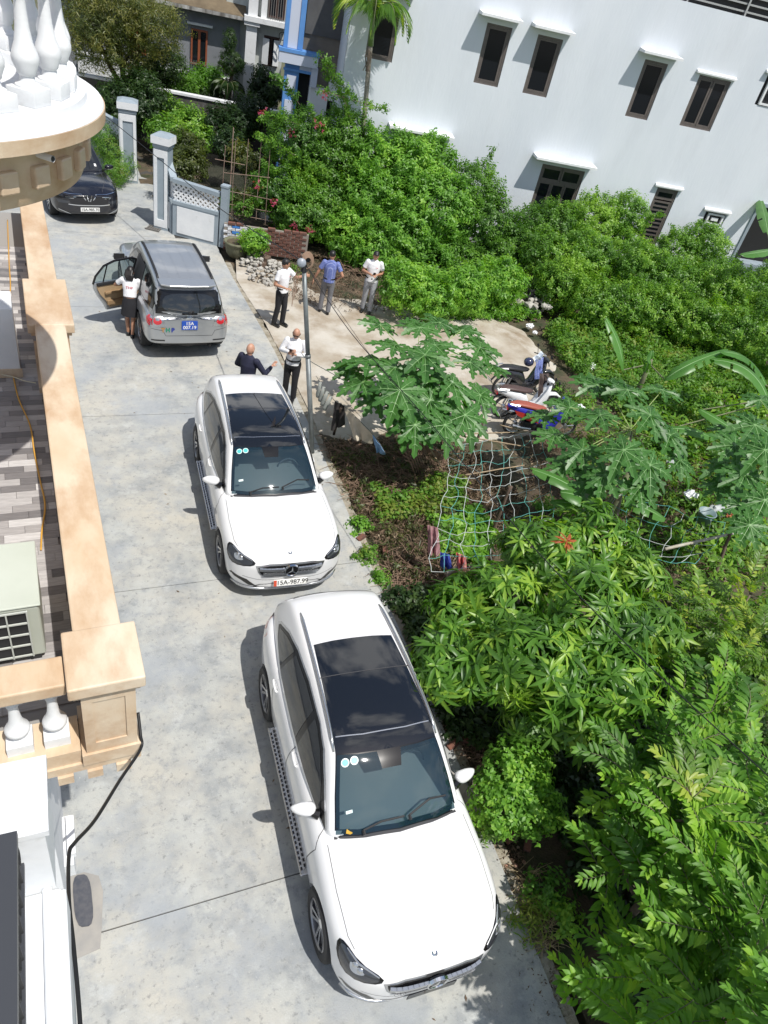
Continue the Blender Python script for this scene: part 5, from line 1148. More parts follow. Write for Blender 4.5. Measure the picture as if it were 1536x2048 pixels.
shrub('shrub', [lw(1350, 510, 1.6, .75), lw(1410, 490, 1.4, .7), lw(1330, 570, 2.8, .85), lw(1430, 570, 2.5, .9)], SPR, LM['vine'], 105, .95, 'rounded vine covered bush below the small white vent', 'shrub', G1)
LZ = lambda px, py, z, r: (at(px, py, z), r*1.05)
shrub('shrub', [LZ(1120, 570, .8, .75), LZ(1185, 610, .7, .75), LZ(1250, 615, .8, .8), LZ(1160, 540, 1.1, .75)], SPR, LM['vine'], 105, .95, 'front vine mound overhanging the weeds in the middle of the slope', 'shrub', G1)
shrub('shrub', [LZ(1320, 620, .8, .8), LZ(1390, 650, .7, .85), LZ(1460, 670, .8, .85), LZ(1540, 705, .8, .9)], SPR, LM['vine'], 105, .95, 'long low vine mound in front of the rounded bush, right side', 'shrub', G1)
shrub('shrub', [LZ(1500, 600, 1.3, .85), LZ(1430, 575, 1.4, .8), LZ(1545, 640, 1.3, .9), LZ(1550, 570, 1.6, .8)], SPR, LM['vine'], 105, .95, 'rightmost vine covered bush reaching the edge of the plot', 'shrub', G1)
shrub('shrub', [LZ(1090, 510, 1.2, .75), LZ(1170, 510, 1.4, .8), LZ(1280, 545, 1.3, .85), LZ(1350, 570, 1.2, .75)], SPR, LM['vine'], 105, .95, 'vine mound filling the dip between the two taller humps', 'shrub', G1)
shrub('shrub', [LZ(930, 585, .7, .65), LZ(1000, 565, .8, .65), LZ(865, 600, .6, .55), LZ(810, 575, .9, .6)], SPR_BIG, LM['light'], 100, .9, 'bright leafy fringe hanging over the back edge of the yard', 'shrub', G1)
# pink flowers and long sprays of the bougainvillea
for i, (x, y, d) in enumerate([(585, 268, 2.2), (640, 252, 2.2), (515, 375, 3.4), (548, 405, 3.4), (620, 460, 3.9), (588, 455, 3.9), (525, 230, 2.4), (650, 195, 1.9)]):
    c = atw(x, y, d); n = 14; P = np.array(c)+nr.normal(size=(n, 3))*.07; tag(scatter('flower_cluster', SPR_ROUND[:1], P, nr.normal(size=(n, 3))+np.array([0, 0, 1.]), np.full(n, .5), [LM['pink']], kind='stuff'), ['pink flower cluster low on the bougainvillea above the rubble', 'pink flower cluster'][0] if False else None)
for i, pts in enumerate([[(600, 210, 2.0), (570, 165, 2.0), (545, 155, 2.2)], [(700, 190, 1.6), (670, 150, 1.6), (640, 110, 1.7)], [(600, 250, 2.4), (545, 230, 2.5), (525, 240, 2.6)], [(640, 180, 1.9), (720, 205, 1.5), (775, 220, 1.1)], [(590, 310, 2.8), (545, 290, 3.0), (515, 270, 3.1)], [(700, 240, 1.4), (690, 180, 1.2), (640, 135, 1.5)]]):
    P3 = [atw(*p) for p in pts]; Q = []
    for k in range(26):
        t = k/25; Q.append((P3[0]*(1-t)**2+P3[1]*2*t*(1-t)+P3[2]*t*t))
    P = np.array([tuple(q) for q in Q for _ in range(2)])+nr.normal(size=(52, 3))*.05
    e = empty('bougainvillea_spray', (0, 0, 0), 0, ['arching spray reaching left over the white house corner', 'longest spray climbing in front of the blue house', 'left pointing spray with pink tip by the mouldy wall', 'spray leaning right across the palm stem', 'lower left spray above the reed trellis', 'steep spray just left of the palm stem'][i], 'branch', 'long sprays of the bougainvillea')
    scatter('leaves', SPR, P, nr.normal(size=(52, 3))+np.array([0, 0, .4]), nr.uniform(.7, 1.1, 52), [LM['vine']], e); mb = MB(); mb.tube(Q, .012, 4); mb.build('stem', bark, e)
# parts of the flowers belong with the shrub
boug = [o for o in C.objects if o.name.startswith('bougainvillea') and o.get('category') == 'shrub'][0]
for o in C.objects:
    if o.name.startswith('flower_cluster'): o.parent = boug
# ground cover weeds below the vine mound
def ground_pts(poly, n, z=-.1):
    xs = [p[0] for p in poly]; ys = [p[1] for p in poly]; out = []
    while len(out) < n:
        x, y = rnd.uniform(min(xs), max(xs)), rnd.uniform(min(ys), max(ys)); c = False
        for i in range(len(poly)):
            (x1, y1), (x2, y2) = poly[i], poly[i-1]
            if (y1 > y) != (y2 > y) and x < (x2-x1)*(y-y1)/(y2-y1)+x1: c = not c
        if c: out.append((x, y, z+rnd.uniform(0, .05)))
    return np.array(out)
def cover(name, pxs, n, tm, mats, size, label, h=.0, z=-.1, tilt=.6):
    poly = [tuple(at(*q, 0)[:2]) for q in pxs]; P = ground_pts(poly, n, z); P[:, 2] += nr.random(len(P))*h
    D = nr.normal(size=P.shape)*tilt; D[:, 2] = 1
    return tag(scatter(name, tm, P, D, size*nr.uniform(.6, 1.3, len(P)), mats, kind='stuff'), label, name.replace('_', ' '))
cover('ground_cover', [(1085, 660), (1130, 640), (1300, 660), (1536, 740), (1536, 800), (1450, 790), (1400, 830), (1260, 840), (1120, 720)], 3800, SPR, [LM['weed'], gbark], 1.1, 'fresh green ground cover below the vine mound, behind the papaya', .28)
cover('ground_cover', [(1000, 640), (900, 640), (870, 600), (1000, 590), (1080, 640)], 700, SPR, [LM['light'], gbark], 1.0, 'green weeds trailing onto the back edge of the worn yard', .2)
cover('ground_cover', [(1100, 760), (1260, 840), (1536, 800), (1536, 1150), (1350, 1150), (1200, 1000)], 1300, SPR, [LM['weed'], gbark], .9, 'scattered weeds over the soil beneath the papaya trees', .12)
cover('leaf_litter', [(1060, 860), (1536, 850), (1536, 1160), (1250, 1150), (1060, 1100)], 3200, [t_sprig(4, .05, .10, .03, seed=53)], [LM['dry']], .9, 'brown leaves and litter under the papayas beside the bucket', .05, tilt=2)
cover('leaf_litter', [(500, 560), (640, 620), (760, 625), (900, 620), (900, 560), (700, 520), (600, 500)], 1600, [t_sprig(4, .05, .09, .03, seed=50)], [LM['dry']], .8, 'dry leaf litter and twigs in the shade below the big shrubs', .03, z=.0, tilt=2)
cover('leaf_litter', [(640, 880), (900, 870), (960, 900), (1050, 1000), (900, 1250), (820, 1200), (740, 1060)], 4200, [t_sprig(4, .05, .10, .03, seed=51)], [LM['dry']], .9, 'brown dead leaves carpeting the plot edge beside the far white SUV', .06, tilt=2)
cover('leaf_litter', [(840, 1380), (960, 1420), (1010, 1600), (1120, 1900), (1130, 2048), (1060, 2048), (1000, 1740), (900, 1500)], 1500, [t_sprig(4, .04, .08, .025, seed=52)], [LM['dry']], .7, 'brown dead leaves and straw along the lane edge beside the near white SUV', .04, tilt=2)
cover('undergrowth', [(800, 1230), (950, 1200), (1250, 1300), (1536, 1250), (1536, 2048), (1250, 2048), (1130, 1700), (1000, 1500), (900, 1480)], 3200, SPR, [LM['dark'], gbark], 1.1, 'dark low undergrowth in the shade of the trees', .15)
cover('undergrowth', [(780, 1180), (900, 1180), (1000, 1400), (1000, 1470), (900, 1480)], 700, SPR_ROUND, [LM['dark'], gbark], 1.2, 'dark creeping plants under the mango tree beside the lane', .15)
cover('undergrowth', [(860, 1030), (900, 1040), (950, 1010), (990, 1060), (960, 1130), (900, 1100), (870, 1110)], 900, [t_sprig(6, .03, .14, .10, seed=60)], [LM['light']], 1.0, 'bright green leafy vegetable bed under the cord net', .12)
cover('undergrowth', [(740, 970), (800, 1000), (870, 950), (930, 960), (930, 1020), (840, 1030), (760, 1040)], 420, SPR_ROUND, [LM['weed'], gbark], 1.1, 'mixed weeds under the clothes line behind the far white SUV', .15)
lv = ground_pts([(1.5, -1), (4.3, -1), (4.6, 20), (.5, 20)], 90, .004); lv[:, 2] = .006
tag(scatter('fallen_leaves', [t_sprig(1, .001, .07, .03, seed=70)], lv, nr.normal(size=lv.shape)*.15+np.array([0, 0, 1.]), nr.uniform(.4, 1, len(lv)), [LM['dry']]), 'few dry leaves blown onto the lane', 'fallen leaves')
cover('undergrowth', [(660, 900), (900, 880), (930, 1030), (880, 1180), (770, 1160), (700, 1010)], 380, SPR_THIN+SPR_ROUND, [LM['olive'], gbark], .9, 'sparse dull weeds pushing through the litter beside the far white SUV', .12)
def cover_w(name, poly, n, tm, mats, size, label):
    P = ground_pts(poly, n, -.1); D = nr.normal(size=P.shape)*.6; D[:, 2] = 1; return tag(scatter(name, tm, P, D, size*nr.uniform(.6, 1.3, len(P)), mats, kind='stuff'), label, name.replace('_', ' '))
cover_w('undergrowth', [(8, 0), (24, -2), (28, 14), (13, 12), (9.5, 7)], 3800, SPR_BIG, [LM['vine'], gbark], 1.5, 'rough green growth covering the plot towards the right edge')
# little weeds along the lane edge: each a plant of its own
for i, (x, y, s, lm, lb) in enumerate([(720, 1050, .22, 'light', 'yellow green weed by the wheel of the far white SUV'), (735, 1110, .24, 'weed', 'round leaved weed at the lane edge level with the headlight'), (762, 1155, .16, 'light', 'small bright weed just ahead of the number plate car'), (790, 1200, .25, 'dark', 'dark weed clump at the lane edge between the two white SUVs'), (975, 1650, .16, 'weed', 'tuft of grass beside the bonnet of the near white SUV'), (1095, 1780, .26, 'light', 'fluffy light green weed in the dark soil beside the near SUV'), (1060, 1840, .2, 'weed', 'sprawling weed on the dry straw at the lane edge'), (1130, 1830, .2, 'custard', 'low leafy sprout beside the fluffy weed'), (1090, 1010, .28, 'light', 'bright weed near the banana leaves'), (560, 500, .3, 'light', 'bright green bush beside the rubble heap'), (590, 540, .28, 'weed', 'weed growing out of the white rubble')]):
    c = at(x, y, .05)
    e = empty('weed_plant', (c.x, c.y, -.05), 0, lb, 'weed', 'weeds along the lane and yard edge')
    n = 46; u = nr.normal(size=(n, 3)); u[:, 2] = np.abs(u[:, 2]); u /= np.linalg.norm(u, axis=1, keepdims=True); P = u*s*nr.uniform(.3, 1, (n, 1))
    scatter('leaves', SPR_THIN if i in (4, 6) else SPR_ROUND, P, u+np.array([0, 0, .6]), nr.uniform(.6, 1, n), [LM[lm]], e)
# trees whose leaf groups are parts of their own
def place_parts(e, name, tmpls, P, D, sizes, mats, maxn=290, jit=.4, along_x=False, extra_name='foliage'):
    mes = []
    for t in tmpls:
        me = t.mesh(name)
        for m in mats: me.materials.append(m)
        mes.append(me)
    cp = np.array([0, 0, CAMH]); dist = np.linalg.norm(P-cp, axis=1)/sizes; order = np.argsort(dist); main = order[:maxn]; rest = order[maxn:]
    for i in main:
        d = Vector(D[i]).normalized()
        if along_x:
            x = Vector((d.x, d.y, d.z*.35)).normalized(); y = Vector((0, 0, 1)).cross(x).normalized(); z = x.cross(y); Rm = Matrix((x, y, z)).transposed() @ Matrix.Rotation(rnd.uniform(-.4, .4), 3, 'X')
        else: Rm = d.to_track_quat('Z', 'Y').to_matrix() @ Matrix.Rotation(rnd.uniform(0, 6.28), 3, 'Z')
        o = bpy.data.objects.new(name, mes[rnd.randrange(len(mes))]); C.objects.link(o); o.parent = e; o.matrix_local = Matrix.Translation(P[i]) @ Rm.to_4x4() @ Matrix.Scale(float(sizes[i]), 4)
    if len(rest): scatter(extra_name, tmpls, P[rest], D[rest], sizes[rest], mats, e)
def tree(name, lobes, tm, lm, dens, size, label, part, cat='tree', group=None, up=.4, inner=.75, maxn=290, along=False, base=None, r0=.06, young=None, mats=None):
    cen = sum((Vector(c) for c, _ in lobes), Vector())/len(lobes); base = Vector(base) if base else Vector((cen.x, cen.y, -.12)); e = empty(name, base, 0, label, cat, group)
    P, D = lobepts([(tuple(Vector(c)-base), r) for c, r in lobes], dens, inner, zmin=.25); D = D+np.array([0, 0, up])+nr.normal(size=D.shape)*(.75 if along else .3)
    place_parts(e, part, tm, P, D, size*nr.uniform(.8, 1.2, len(P)), mats or [lm, gbark], maxn, along_x=along)
    limbs(e, (0, 0, 0), [(Vector(c)-base, r) for c, r in lobes], r0); return e
L_ = lambda px, py, z, r: (at(px, py, z), r)
tree('mango_tree', [L_(930, 1230, 1.5, .55), L_(900, 1330, 1.5, .50), L_(1010, 1200, 1.8, .55), L_(1080, 1110, 1.9, .62), L_(1190, 1080, 2.0, .60), L_(1080, 1330, 1.9, .60), L_(1180, 1230, 2.1, .65), L_(1000, 1330, 1.7, .5), L_(1230, 1350, 1.9, .5)], WH, LM['mango'], 27, 1.0, 'mango tree with whorls of long glossy leaves beside the two white SUVs', 'leaf_whorl')
tree('mango_tree', [L_(1270, 1150, 1.9, .42), L_(1300, 1260, 1.8, .45), L_(1140, 1440, 1.2, .4), L_(1060, 1430, 1.1, .35)], WH, leafmat('young_mango_leaf', (.06, .14, .02), (.13, .27, .04), (.28, .42, .06), rough=.4), 30, 1.0, 'smaller paler mango tree with yellow green new leaves right of the first', 'leaf_whorl')
c = at(1132, 1083, 2.75); e = empty('withered_leaf_bunch', c, 0, 'bunch of reddish brown withered leaves on top of the mango tree', 'leaf bunch'); scatter('leaves', [t_whorl(12, .17, .035, 77)], np.array([[0, 0, 0.], [.03, .02, -.02]]), np.array([[0, -.6, 1.], [.6, 0, 1]]), np.array([1., .9]), [LM['red']], e)
GC = 'custard apple trees filling the lower right'
tree('custard_apple_tree', [L_(1330, 1530, 1.7, .55), L_(1440, 1480, 1.8, .6), L_(1300, 1640, 1.5, .3), L_(1380, 1640, 1.8, .45)], FR, LM['custard'], 12, .94, 'custard apple tree with long fronds of paired leaves right of the round leaved bush', 'leafy_branch', group=GC, along=True)
tree('custard_apple_tree', [L_(1310, 1760, 1.2, .38), L_(1240, 1720, 1.0, .22), L_(1400, 1750, 1.5, .48), L_(1490, 1700, 1.7, .5)], FR, LM['custard'], 12, .94, 'custard apple tree leaning towards the bare dark soil, middle of the lower right', 'leafy_branch', group=GC, along=True)
tree('custard_apple_tree', [L_(1300, 1975, .95, .34), L_(1215, 2040, .6, .26), L_(1390, 1930, 1.3, .45), L_(1350, 2060, 1.25, .42)], FR, LM['custard'], 12, .94, 'custard apple tree at the bottom edge casting leafy shade on the lane', 'leafy_branch', group=GC, along=True)
tree('custard_apple_tree', [L_(1490, 1850, 1.7, .5), L_(1480, 2000, 1.7, .5), L_(1550, 1600, 2.1, .5), L_(1580, 1950, 1.9, .5)], FR, LM['custard'], 12, .94, 'custard apple tree filling the bottom right corner', 'leafy_branch', group=GC, along=True)
tree('custard_apple_tree', [L_(1440, 1250, 1.7, .5), L_(1500, 1190, 1.8, .45), L_(1400, 1360, 1.6, .5), L_(1520, 1330, 1.8, .5)], FR, LM['yellow'], 20, .72, 'yellowish fine leaved tree at the right edge above the custard apples', 'leafy_branch', along=True)
tree('custard_apple_tree', [(Vector((4.35, -.40, 2.9)), .36), (Vector((4.75, -.15, 2.9)), .36), (Vector((4.5, -.6, 2.5)), .35)], FR, LM['custard'], 26, .85, 'custard apple sapling at the bottom edge shading the lane concrete', 'leafy_branch', along=True)
c = at(1385, 1590, 2.3); e = empty('yellowing_branch', c, 0, 'yellowing bare stemmed branch on top of the custard apple tree', 'branch')
for k, a in enumerate((.9, 1.3, 2.0, 2.6, .3)): o = link('leafy_branch', FR[k].mesh('yb'), [LM['yellow'], bark], e, rot=(0, -.3, a), scale=.9)
shrub('round_leaved_bush', [L_(1030, 1560, .75, .36), L_(1060, 1610, .6, .34), L_(1000, 1610, .6, .32), L_(1050, 1520, .8, .28)], SPR_ROUND, LM['light'], 210, .8, 'bright round leaved bush beside the mirror of the near white SUV', 'shrub')
# papaya trees
def papaya_mesh(seed):
    r = random.Random(seed); outline = []; mb = Tmpl(); nl = 9
    faces = []; vs = [(0, 0, .0)]; vm = []
    def zz(x, y): rr = math.hypot(x, y); return -.42*rr*rr+.07*math.sin(5*math.atan2(y, x)+seed*2)*rr+.03*noise.noise(Vector((x*6, y*6, seed*3)))
    for k in range(nl):
        a = math.pi*(-0.86+1.72*k/(nl-1)); L = .60*(1-.30*abs(k-4)/4)*r.uniform(.92, 1.05)
        ca, sa = math.cos(a), math.sin(a)
        # outline of one lobe with side teeth in (u along, v across)
        half = [(0, .0), (.14, .085), (.24, .095), (.36, .12), (.44, .25), (.52, .25), (.52, .125), (.60, .115), (.70, .22), (.78, .20), (.75, .10), (.84, .085), (.90, .10), (1.0, 0)]
        cen = [(0, 0), (.36, 0), (.50, 0), (.60, 0), (.74, 0), (.84, 0), (1, 0)]
        def P(u, v): x, y = (u*ca-v*sa)*L, (u*sa+v*ca)*L; return (x, y, zz(x, y)+.06*abs(v)*L*4)
        for sg in (1, -1):
            b = len(mb.v); poly = [P(u, v*sg) for u, v in half]; mb.v += poly; n = len(half)
            tris = [(0, 1, 2), (0, 2, 3), (0, 3, 6), (3, 4, 5), (3, 5, 6), (0, 6, 7), (0, 7, 10), (7, 8, 9), (7, 9, 10), (0, 10, 11), (0, 11, 13), (11, 12, 13)]
            mb.f += [tuple(i+b for i in (t if sg == 1 else t[::-1])) for t in tris]; mb.m += [0]*len(tris)
        b = len(mb.v); w_ = .0055
        q = [P(0, w_/L), P(0, -w_/L), P(.5, -.6*w_/L), P(.5, .6*w_/L), P(.92, 0)]; mb.v += [(x, y, z+.006) for x, y, z in q]; mb.f += [(b, b+1, b+2, b+3), (b+3, b+2, b+4)]; mb.m += [1, 1]
        for (u0, u1, v1) in ((.36, .46, .15), (.6, .7, .12)):
            for sg in (1, -1):
                b = len(mb.v); q = [P(u0, 0), P(u0+.02, 0), P(u1, v1*sg)]; mb.v += [(x, y, z+.006) for x, y, z in q]; mb.f += [(b, b+1, b+2)]; mb.m += [1]
    return mb.mesh('leaf')
PAP = [papaya_mesh(i) for i in range(3)]
for m in PAP: m.materials.append(LM['papaya']); m.materials.append(vein_m)
def papaya(base, top, leaves, label):
    base, top = Vector(base), Vector(top); e = empty('papaya_tree', base, 0, label, 'tree', 'papaya trees'); d = top-base
    mb = MB(); mb.tube([(0, 0, 0), d*.5+Vector((.05, 0, 0)), d], .05, 10, r2=.035); mb.build('trunk', M('papaya_trunk', (.24, .22, .17), (.15, .13, .10), scale=9, rough=.85, bump=.3), e, True)
    for (x, y, z, s) in leaves:
        p = at(x, y, z)-base; h = Vector((p.x-d.x, p.y-d.y, 0)); az = math.atan2(h.y, h.x); out = h.normalized() if h.length > .05 else Vector((1, 0, 0))
        o = bpy.data.objects.new('leaf', rnd.choice(PAP)); C.objects.link(o); o.parent = e; o.location = p; t = min(.5, h.length*.4)*(.15+.85*max(0, -out.y*.8+.1))+rnd.uniform(-.12, .12)-.1*max(0, out.y); o.rotation_euler = Euler((rnd.uniform(-.22, .22), t, az+rnd.uniform(-.3, .3)), 'XYZ'); o.scale = (s*1.06,)*3
        mb = MB(); mb.tube([d, d*.5+p*.5+Vector((0, 0, .10)), p], .010, 5, r2=.007); mb.build('petiole', M('pale_petiole', (.30, .38, .14), rough=.5), e)
papaya(at(800, 862), at(828, 745, 1.75), [(840, 655, 2.3, 1.0), (790, 690, 2.2, .95), (760, 650, 2.1, .9), (880, 645, 2.2, .85), (925, 660, 2.1, .95), (960, 695, 2.0, 1.05), (985, 735, 1.8, .8), (850, 710, 2.4, 1.1), (740, 720, 2.0, 1.05), (725, 765, 1.8, .9), (700, 740, 1.7, .75), (905, 765, 2.1, 1.1), (800, 780, 2.1, 1.1), (815, 835, 1.6, 1.0), (755, 795, 1.7, .85), (860, 760, 2.1, 1.0), (790, 735, 2.1, .95), (940, 725, 2.0, .9), (860, 800, 1.9, 1.0), (930, 830, 1.8, 1.05), (890, 850, 1.7, .95), (960, 790, 1.8, .9), (830, 850, 1.6, .9), (870, 690, 2.3, .9)], 'leftmost papaya tree with big cut leaves standing in front of the worn yard')
papaya(at(1230, 1040), at(1262, 860, 1.7), [(1255, 780, 2.3, 1.05), (1195, 770, 2.1, 1.0), (1325, 780, 2.1, .95), (1300, 830, 2.4, 1.0), (1200, 830, 2.2, .95), (1140, 815, 1.9, .85), (1165, 900, 1.8, .85), (1110, 870, 1.6, .8), (1248, 900, 2.2, 1.0), (1340, 870, 2.1, .9), (1300, 930, 2.0, 1.0), (1210, 950, 1.8, .8), (1360, 920, 1.8, .85), (1130, 930, 1.5, .75), (1180, 960, 1.5, .8), (1280, 975, 1.7, .8), (1090, 830, 1.6, .7)], 'middle papaya tree with pale veined leaves right of the motorbikes')
papaya(at(1560, 1130), at(1560, 880, 1.9), [(1510, 850, 2.3, 1.05), (1470, 890, 2.1, .95), (1530, 900, 2.4, 1.0), (1490, 950, 2.0, .95), (1450, 930, 1.8, .85), (1530, 1000, 2.0, .95), (1480, 1010, 1.8, .8), (1440, 970, 1.6, .7), (1520, 800, 2.2, .8), (1500, 1050, 1.8, .8), (1455, 860, 1.9, .7)], 'rightmost papaya tree, dark leaves cut off by the right edge')
# banana leaves
def banana_leaf(P, w, seed=0):
    r = random.Random(seed); v = []; f = []; m = []; n = 26; Q = []
    for k in range(n+1):
        t = k/n; Q.append(P[0]*(1-t)**2+P[1]*2*t*(1-t)+P[2]*t*t)
    L = (P[2]-P[0]).length
    for sg in (-1, 1):
        b = len(v); gap = False
        for k in range(n+1):
            t = k/n; d = (Q[min(k+1, n)]-Q[max(0, k-1)]).normalized(); s = d.cross(Vector((0, 0, 1))).normalized(); u = s.cross(d)
            ww = w*(math.sin(math.pi*min(1, (t*.96+.04)))**.45)*.5
            v += [tuple(Q[k]), tuple(Q[k]+s*sg*ww*.5+u*.03+Vector((0, 0, -.05*ww*t))), tuple(Q[k]+s*sg*ww*.97+Vector((0, 0, -.25*ww*(1+.6*t)+r.uniform(-.01, .01))))]
            if k: 
                a = b+(k-1)*3
                for j in (0, 1):
                    if j == 1 and r.random() < .10: continue
                    q = (a+j, a+j+1, a+j+4, a+j+3); f.append(q if sg == 1 else q[::-1]); m.append(0)
    mb = MB(); mb.tube(Q, .018, 5, r2=.006); b = len(v); v += mb.v; f += [tuple(i+b for i in q) for q in mb.f]; m += [1]*len(mb.f)
    me = bpy.data.meshes.new('leaf'); me.from_pydata(v, [], f); me.polygons.foreach_set('material_index', m); me.polygons.foreach_set('use_smooth', [True]*len(f)); return me
def banana(base, leaves, label):
    base = Vector(base); e = empty('banana_plant', base, 0, label, 'banana plant', 'banana plants'); topz = 1.2
    mb = MB(); mb.tube([(0, 0, 0), (.03, 0, topz*.5), (0, .02, topz)], .08, 10, r2=.05); mb.build('stem', gbark, e, True)
    for i, (a, b, c, w) in enumerate(leaves):
        P = [at(*a)-base, at(*b)-base, at(*c)-base]; o = link('leaf', banana_leaf(P, w, i), [LM['banana'], vein_m], e)
        mb = MB(); mb.tube([(0, 0, topz*.9), P[0]], .02, 5, r2=.015); mb.build('leaf_stalk', gbark, e)
banana(at(1265, 800), [((1245, 740, 1.2), (1245, 690, 1.8), (1210, 635, 2.2), .42), ((1290, 745, 1.2), (1300, 720, 1.6), (1305, 700, 1.8), .22), ((1330, 760, 1.3), (1370, 725, 1.9), (1455, 700, 2.0), .42)], 'banana plant with one tall upright leaf behind the middle papaya')
banana(at(1540, 860), [((1535, 800, 1.4), (1510, 720, 2.1), (1420, 720, 1.9), .55), ((1530, 770, 1.4), (1500, 700, 2.0), (1440, 705, 2.1), .4), ((1536, 470, 2.8), (1530, 430, 3.1), (1520, 395, 3.2), .5), ((1545, 500, 2.8), (1520, 505, 2.9), (1480, 510, 2.8), .4), ((1400, 820, .8), (1440, 840, .9), (1480, 870, .6), .4), ((1330, 860, .6), (1380, 850, .9), (1430, 880, .6), .35)], 'banana plant with arching leaves at the right edge beside the vine bushes')
banana(at(1210, 1040), [((1190, 1010, 1.1), (1140, 960, 1.5), (1060, 938, 1.4), .36), ((1200, 1020, 1.1), (1160, 985, 1.4), (1120, 985, 1.3), .42), ((1200, 1030, 1.1), (1160, 1000, 1.2), (1100, 1005, 1.0), .3), ((1250, 1010, 1.1), (1290, 1010, 1.3), (1330, 1040, 1.0), .34)], 'low banana plant with drooping leaves behind the mango tree')
# areca palm in front of the white wall
pb = atw(714, 400, .9); pt = atw(741, 92, .9); e = empty('areca_palm', pb, 0, 'slender areca palm with ringed trunk in front of the white building', 'tree'); dv_ = pt-pb
mb = MB(); K = 60
pts = [dv_*(k/K) for k in range(K+1)]; mb.tube(pts, [.085-.02*k/K+(.006 if k % 2 else 0) for k in range(K+1)], 10); mb.build('trunk', M('ringed_palm_trunk', (.34, .31, .27), (.2, .18, .14), scale=3, rough=.85, stretch=(1, 1, 9)), e, True)
mb = MB(); mb.tube([dv_, dv_*1.10, dv_*1.2], [.09, .08, .04], 10); mb.build('crownshaft', M('green_crownshaft', (.16, .24, .08), rough=.4), e, True)
def palm_frond(L, seed):
    r = random.Random(seed); t = Tmpl(); n = 30; pts = []
    for k in range(n+1):
        u = k/n; x = L*math.sin(u*1.5)/1.2; z = L*.42*math.sin(u*math.pi)*.9-.45*L*u*u; pts.append(Vector((x, 0, z)))
    for k in range(3, n+1):
        u = k/n; l = L*.42*math.sin(math.pi*min(.97, u*.8+.15))
        for sg in (-1, 1): t.leaf(leafgeo(l, .045, .8, .2), place(pts[k], sg*(1.15-.5*u), .15+r.uniform(-.1, .1)-.5*u, sg*-.3))
    mb = MB(); mb.tube(pts, .018, 5, r2=.006); b = len(t.v); t.v += mb.v; t.f += [tuple(i+b for i in f) for f in mb.f]; t.m += [1]*len(mb.f); return t.mesh('frond')
PF = [palm_frond(1.25, i) for i in range(3)]
for m in PF: m.materials.append(LM['palm']); m.materials.append(gbark)
for k, (az, el) in enumerate([(-2.6, .1), (-1.9, .15), (-1.2, .1), (-.5, .15), (.2, .2), (.9, .3), (1.7, .4), (2.5, .3), (-2.2, .9), (-.9, .9), (.5, 1.0), (3.1, .1)]): link('frond', PF[k % 3], None, e, loc=dv_*1.17, rot=(0, -el, az))
mb = MB()
for k in range(9): mb.tube([dv_*1.0, dv_*.97+Vector((rnd.uniform(-.2, .05), -.1, -.1)), dv_*.9+Vector((rnd.uniform(-.3, 0), -.15, -.2))], .012, 4)
mb.build('dead_flower_stalk', bark, e, kind='stuff')
# far trees and shrubs behind the gate
def aty(px, py, Y):
    d = fw*FPX + (px-768)*rt - (py-1024)*up; return Vector((0, 0, CAMH))+d*(Y/d.y)
LY = lambda px, py, Y, r: (aty(px, py, Y), r)
shrub('garden_tree', [LY(230, 20, 32.5, 1.3), LY(300, 50, 32.5, 1.2), LY(200, 90, 32.5, 1.1), LY(180, 40, 32.5, 1.2), LY(260, 100, 32.8, .9)], SPR_THIN, LM['olive'], 42, 1.3, 'tall drooping tree with a bare trunk behind the round balcony', 'tree', base=aty(252, 240, 32.8), r0=.16, inner=.3)
shrub('garden_tree', [LY(330, 130, 34, .8), LY(290, 150, 34, .7)], SPR, LM['dark'], 50, 1.2, 'darker small leaved tree beside the tall drooping one', 'tree', r0=.06, inner=.4)
for (pts, lm, lb, tm, sz) in [([(420, 165, 35.5, .55), (395, 170, 35.5, .5)], 'light', 'pale shrub in front of the white terrace wall', SPR_BIG, 1.2), ([(345, 175, 34.5, .6), (375, 180, 34.8, .5)], 'vine', 'green shrub behind the mouldy wall, left of the pale one', SPR_BIG, 1.2), ([(430, 185, 34.8, .35), (410, 195, 34.6, .3)], 'dark', 'low clipped shrub behind the white edged wall', SPR, 1.1), ([(532, 180, 34, .5), (520, 195, 34, .4), (545, 190, 34, .45), (522, 150, 34.2, .25)], 'dark', 'dark shrub before the columned white house', SPR_BIG, 1.3),
    ([(345, 240, 30.5, .7), (380, 255, 30, .7), (330, 270, 29, .6), (400, 280, 29.5, .5)], 'vine', 'overgrown shrub between the gate pillars and the mouldy wall', SPR, 1.3), ([(370, 300, 26.5, .6), (350, 335, 25, .45), (380, 330, 25.5, .5)], 'olive', 'yellowish shrub growing just behind the nearer gate pillar', SPR, 1.2), ([(300, 215, 30.5, .8), (240, 215, 31, .9), (280, 180, 31.5, .7)], 'dark', 'dark shrub behind the tall lone pillar', SPR, 1.3), ([(455, 290, 27, .5), (480, 250, 29.5, .6), (500, 230, 30, .7), (440, 250, 30, .6)], 'dark', 'dark creeping shrub along the channel below the mouldy wall', SPR, 1.3),
    ([(480, 310, 25.5, .35), (510, 330, 25, .4), (520, 380, 24, .35), (490, 400, 23, .3)], 'olive', 'thin rose creeper on the reed trellis', SPR, 1.1), ([(455, 400, 23, .25), (490, 420, 22.6, .25)], 'weed', 'weeds between trellis and brick wall', SPR, 1.0)]:
    shrub('garden_shrub', [LY(*q) for q in pts], tm, LM[lm], 60, sz, lb, 'shrub', 'shrubs behind the gate and the old wall', inner=.45)
shrub('weed_clump', [LY(222, 300, 27.4, .5), LY(240, 330, 26.8, .4), LY(212, 270, 28, .5), LY(232, 345, 26.3, .35)], SPR_THIN, LM['weed'], 110, .9, 'feathery yellow green weeds between the black SUV and the lone pillar', 'weed')
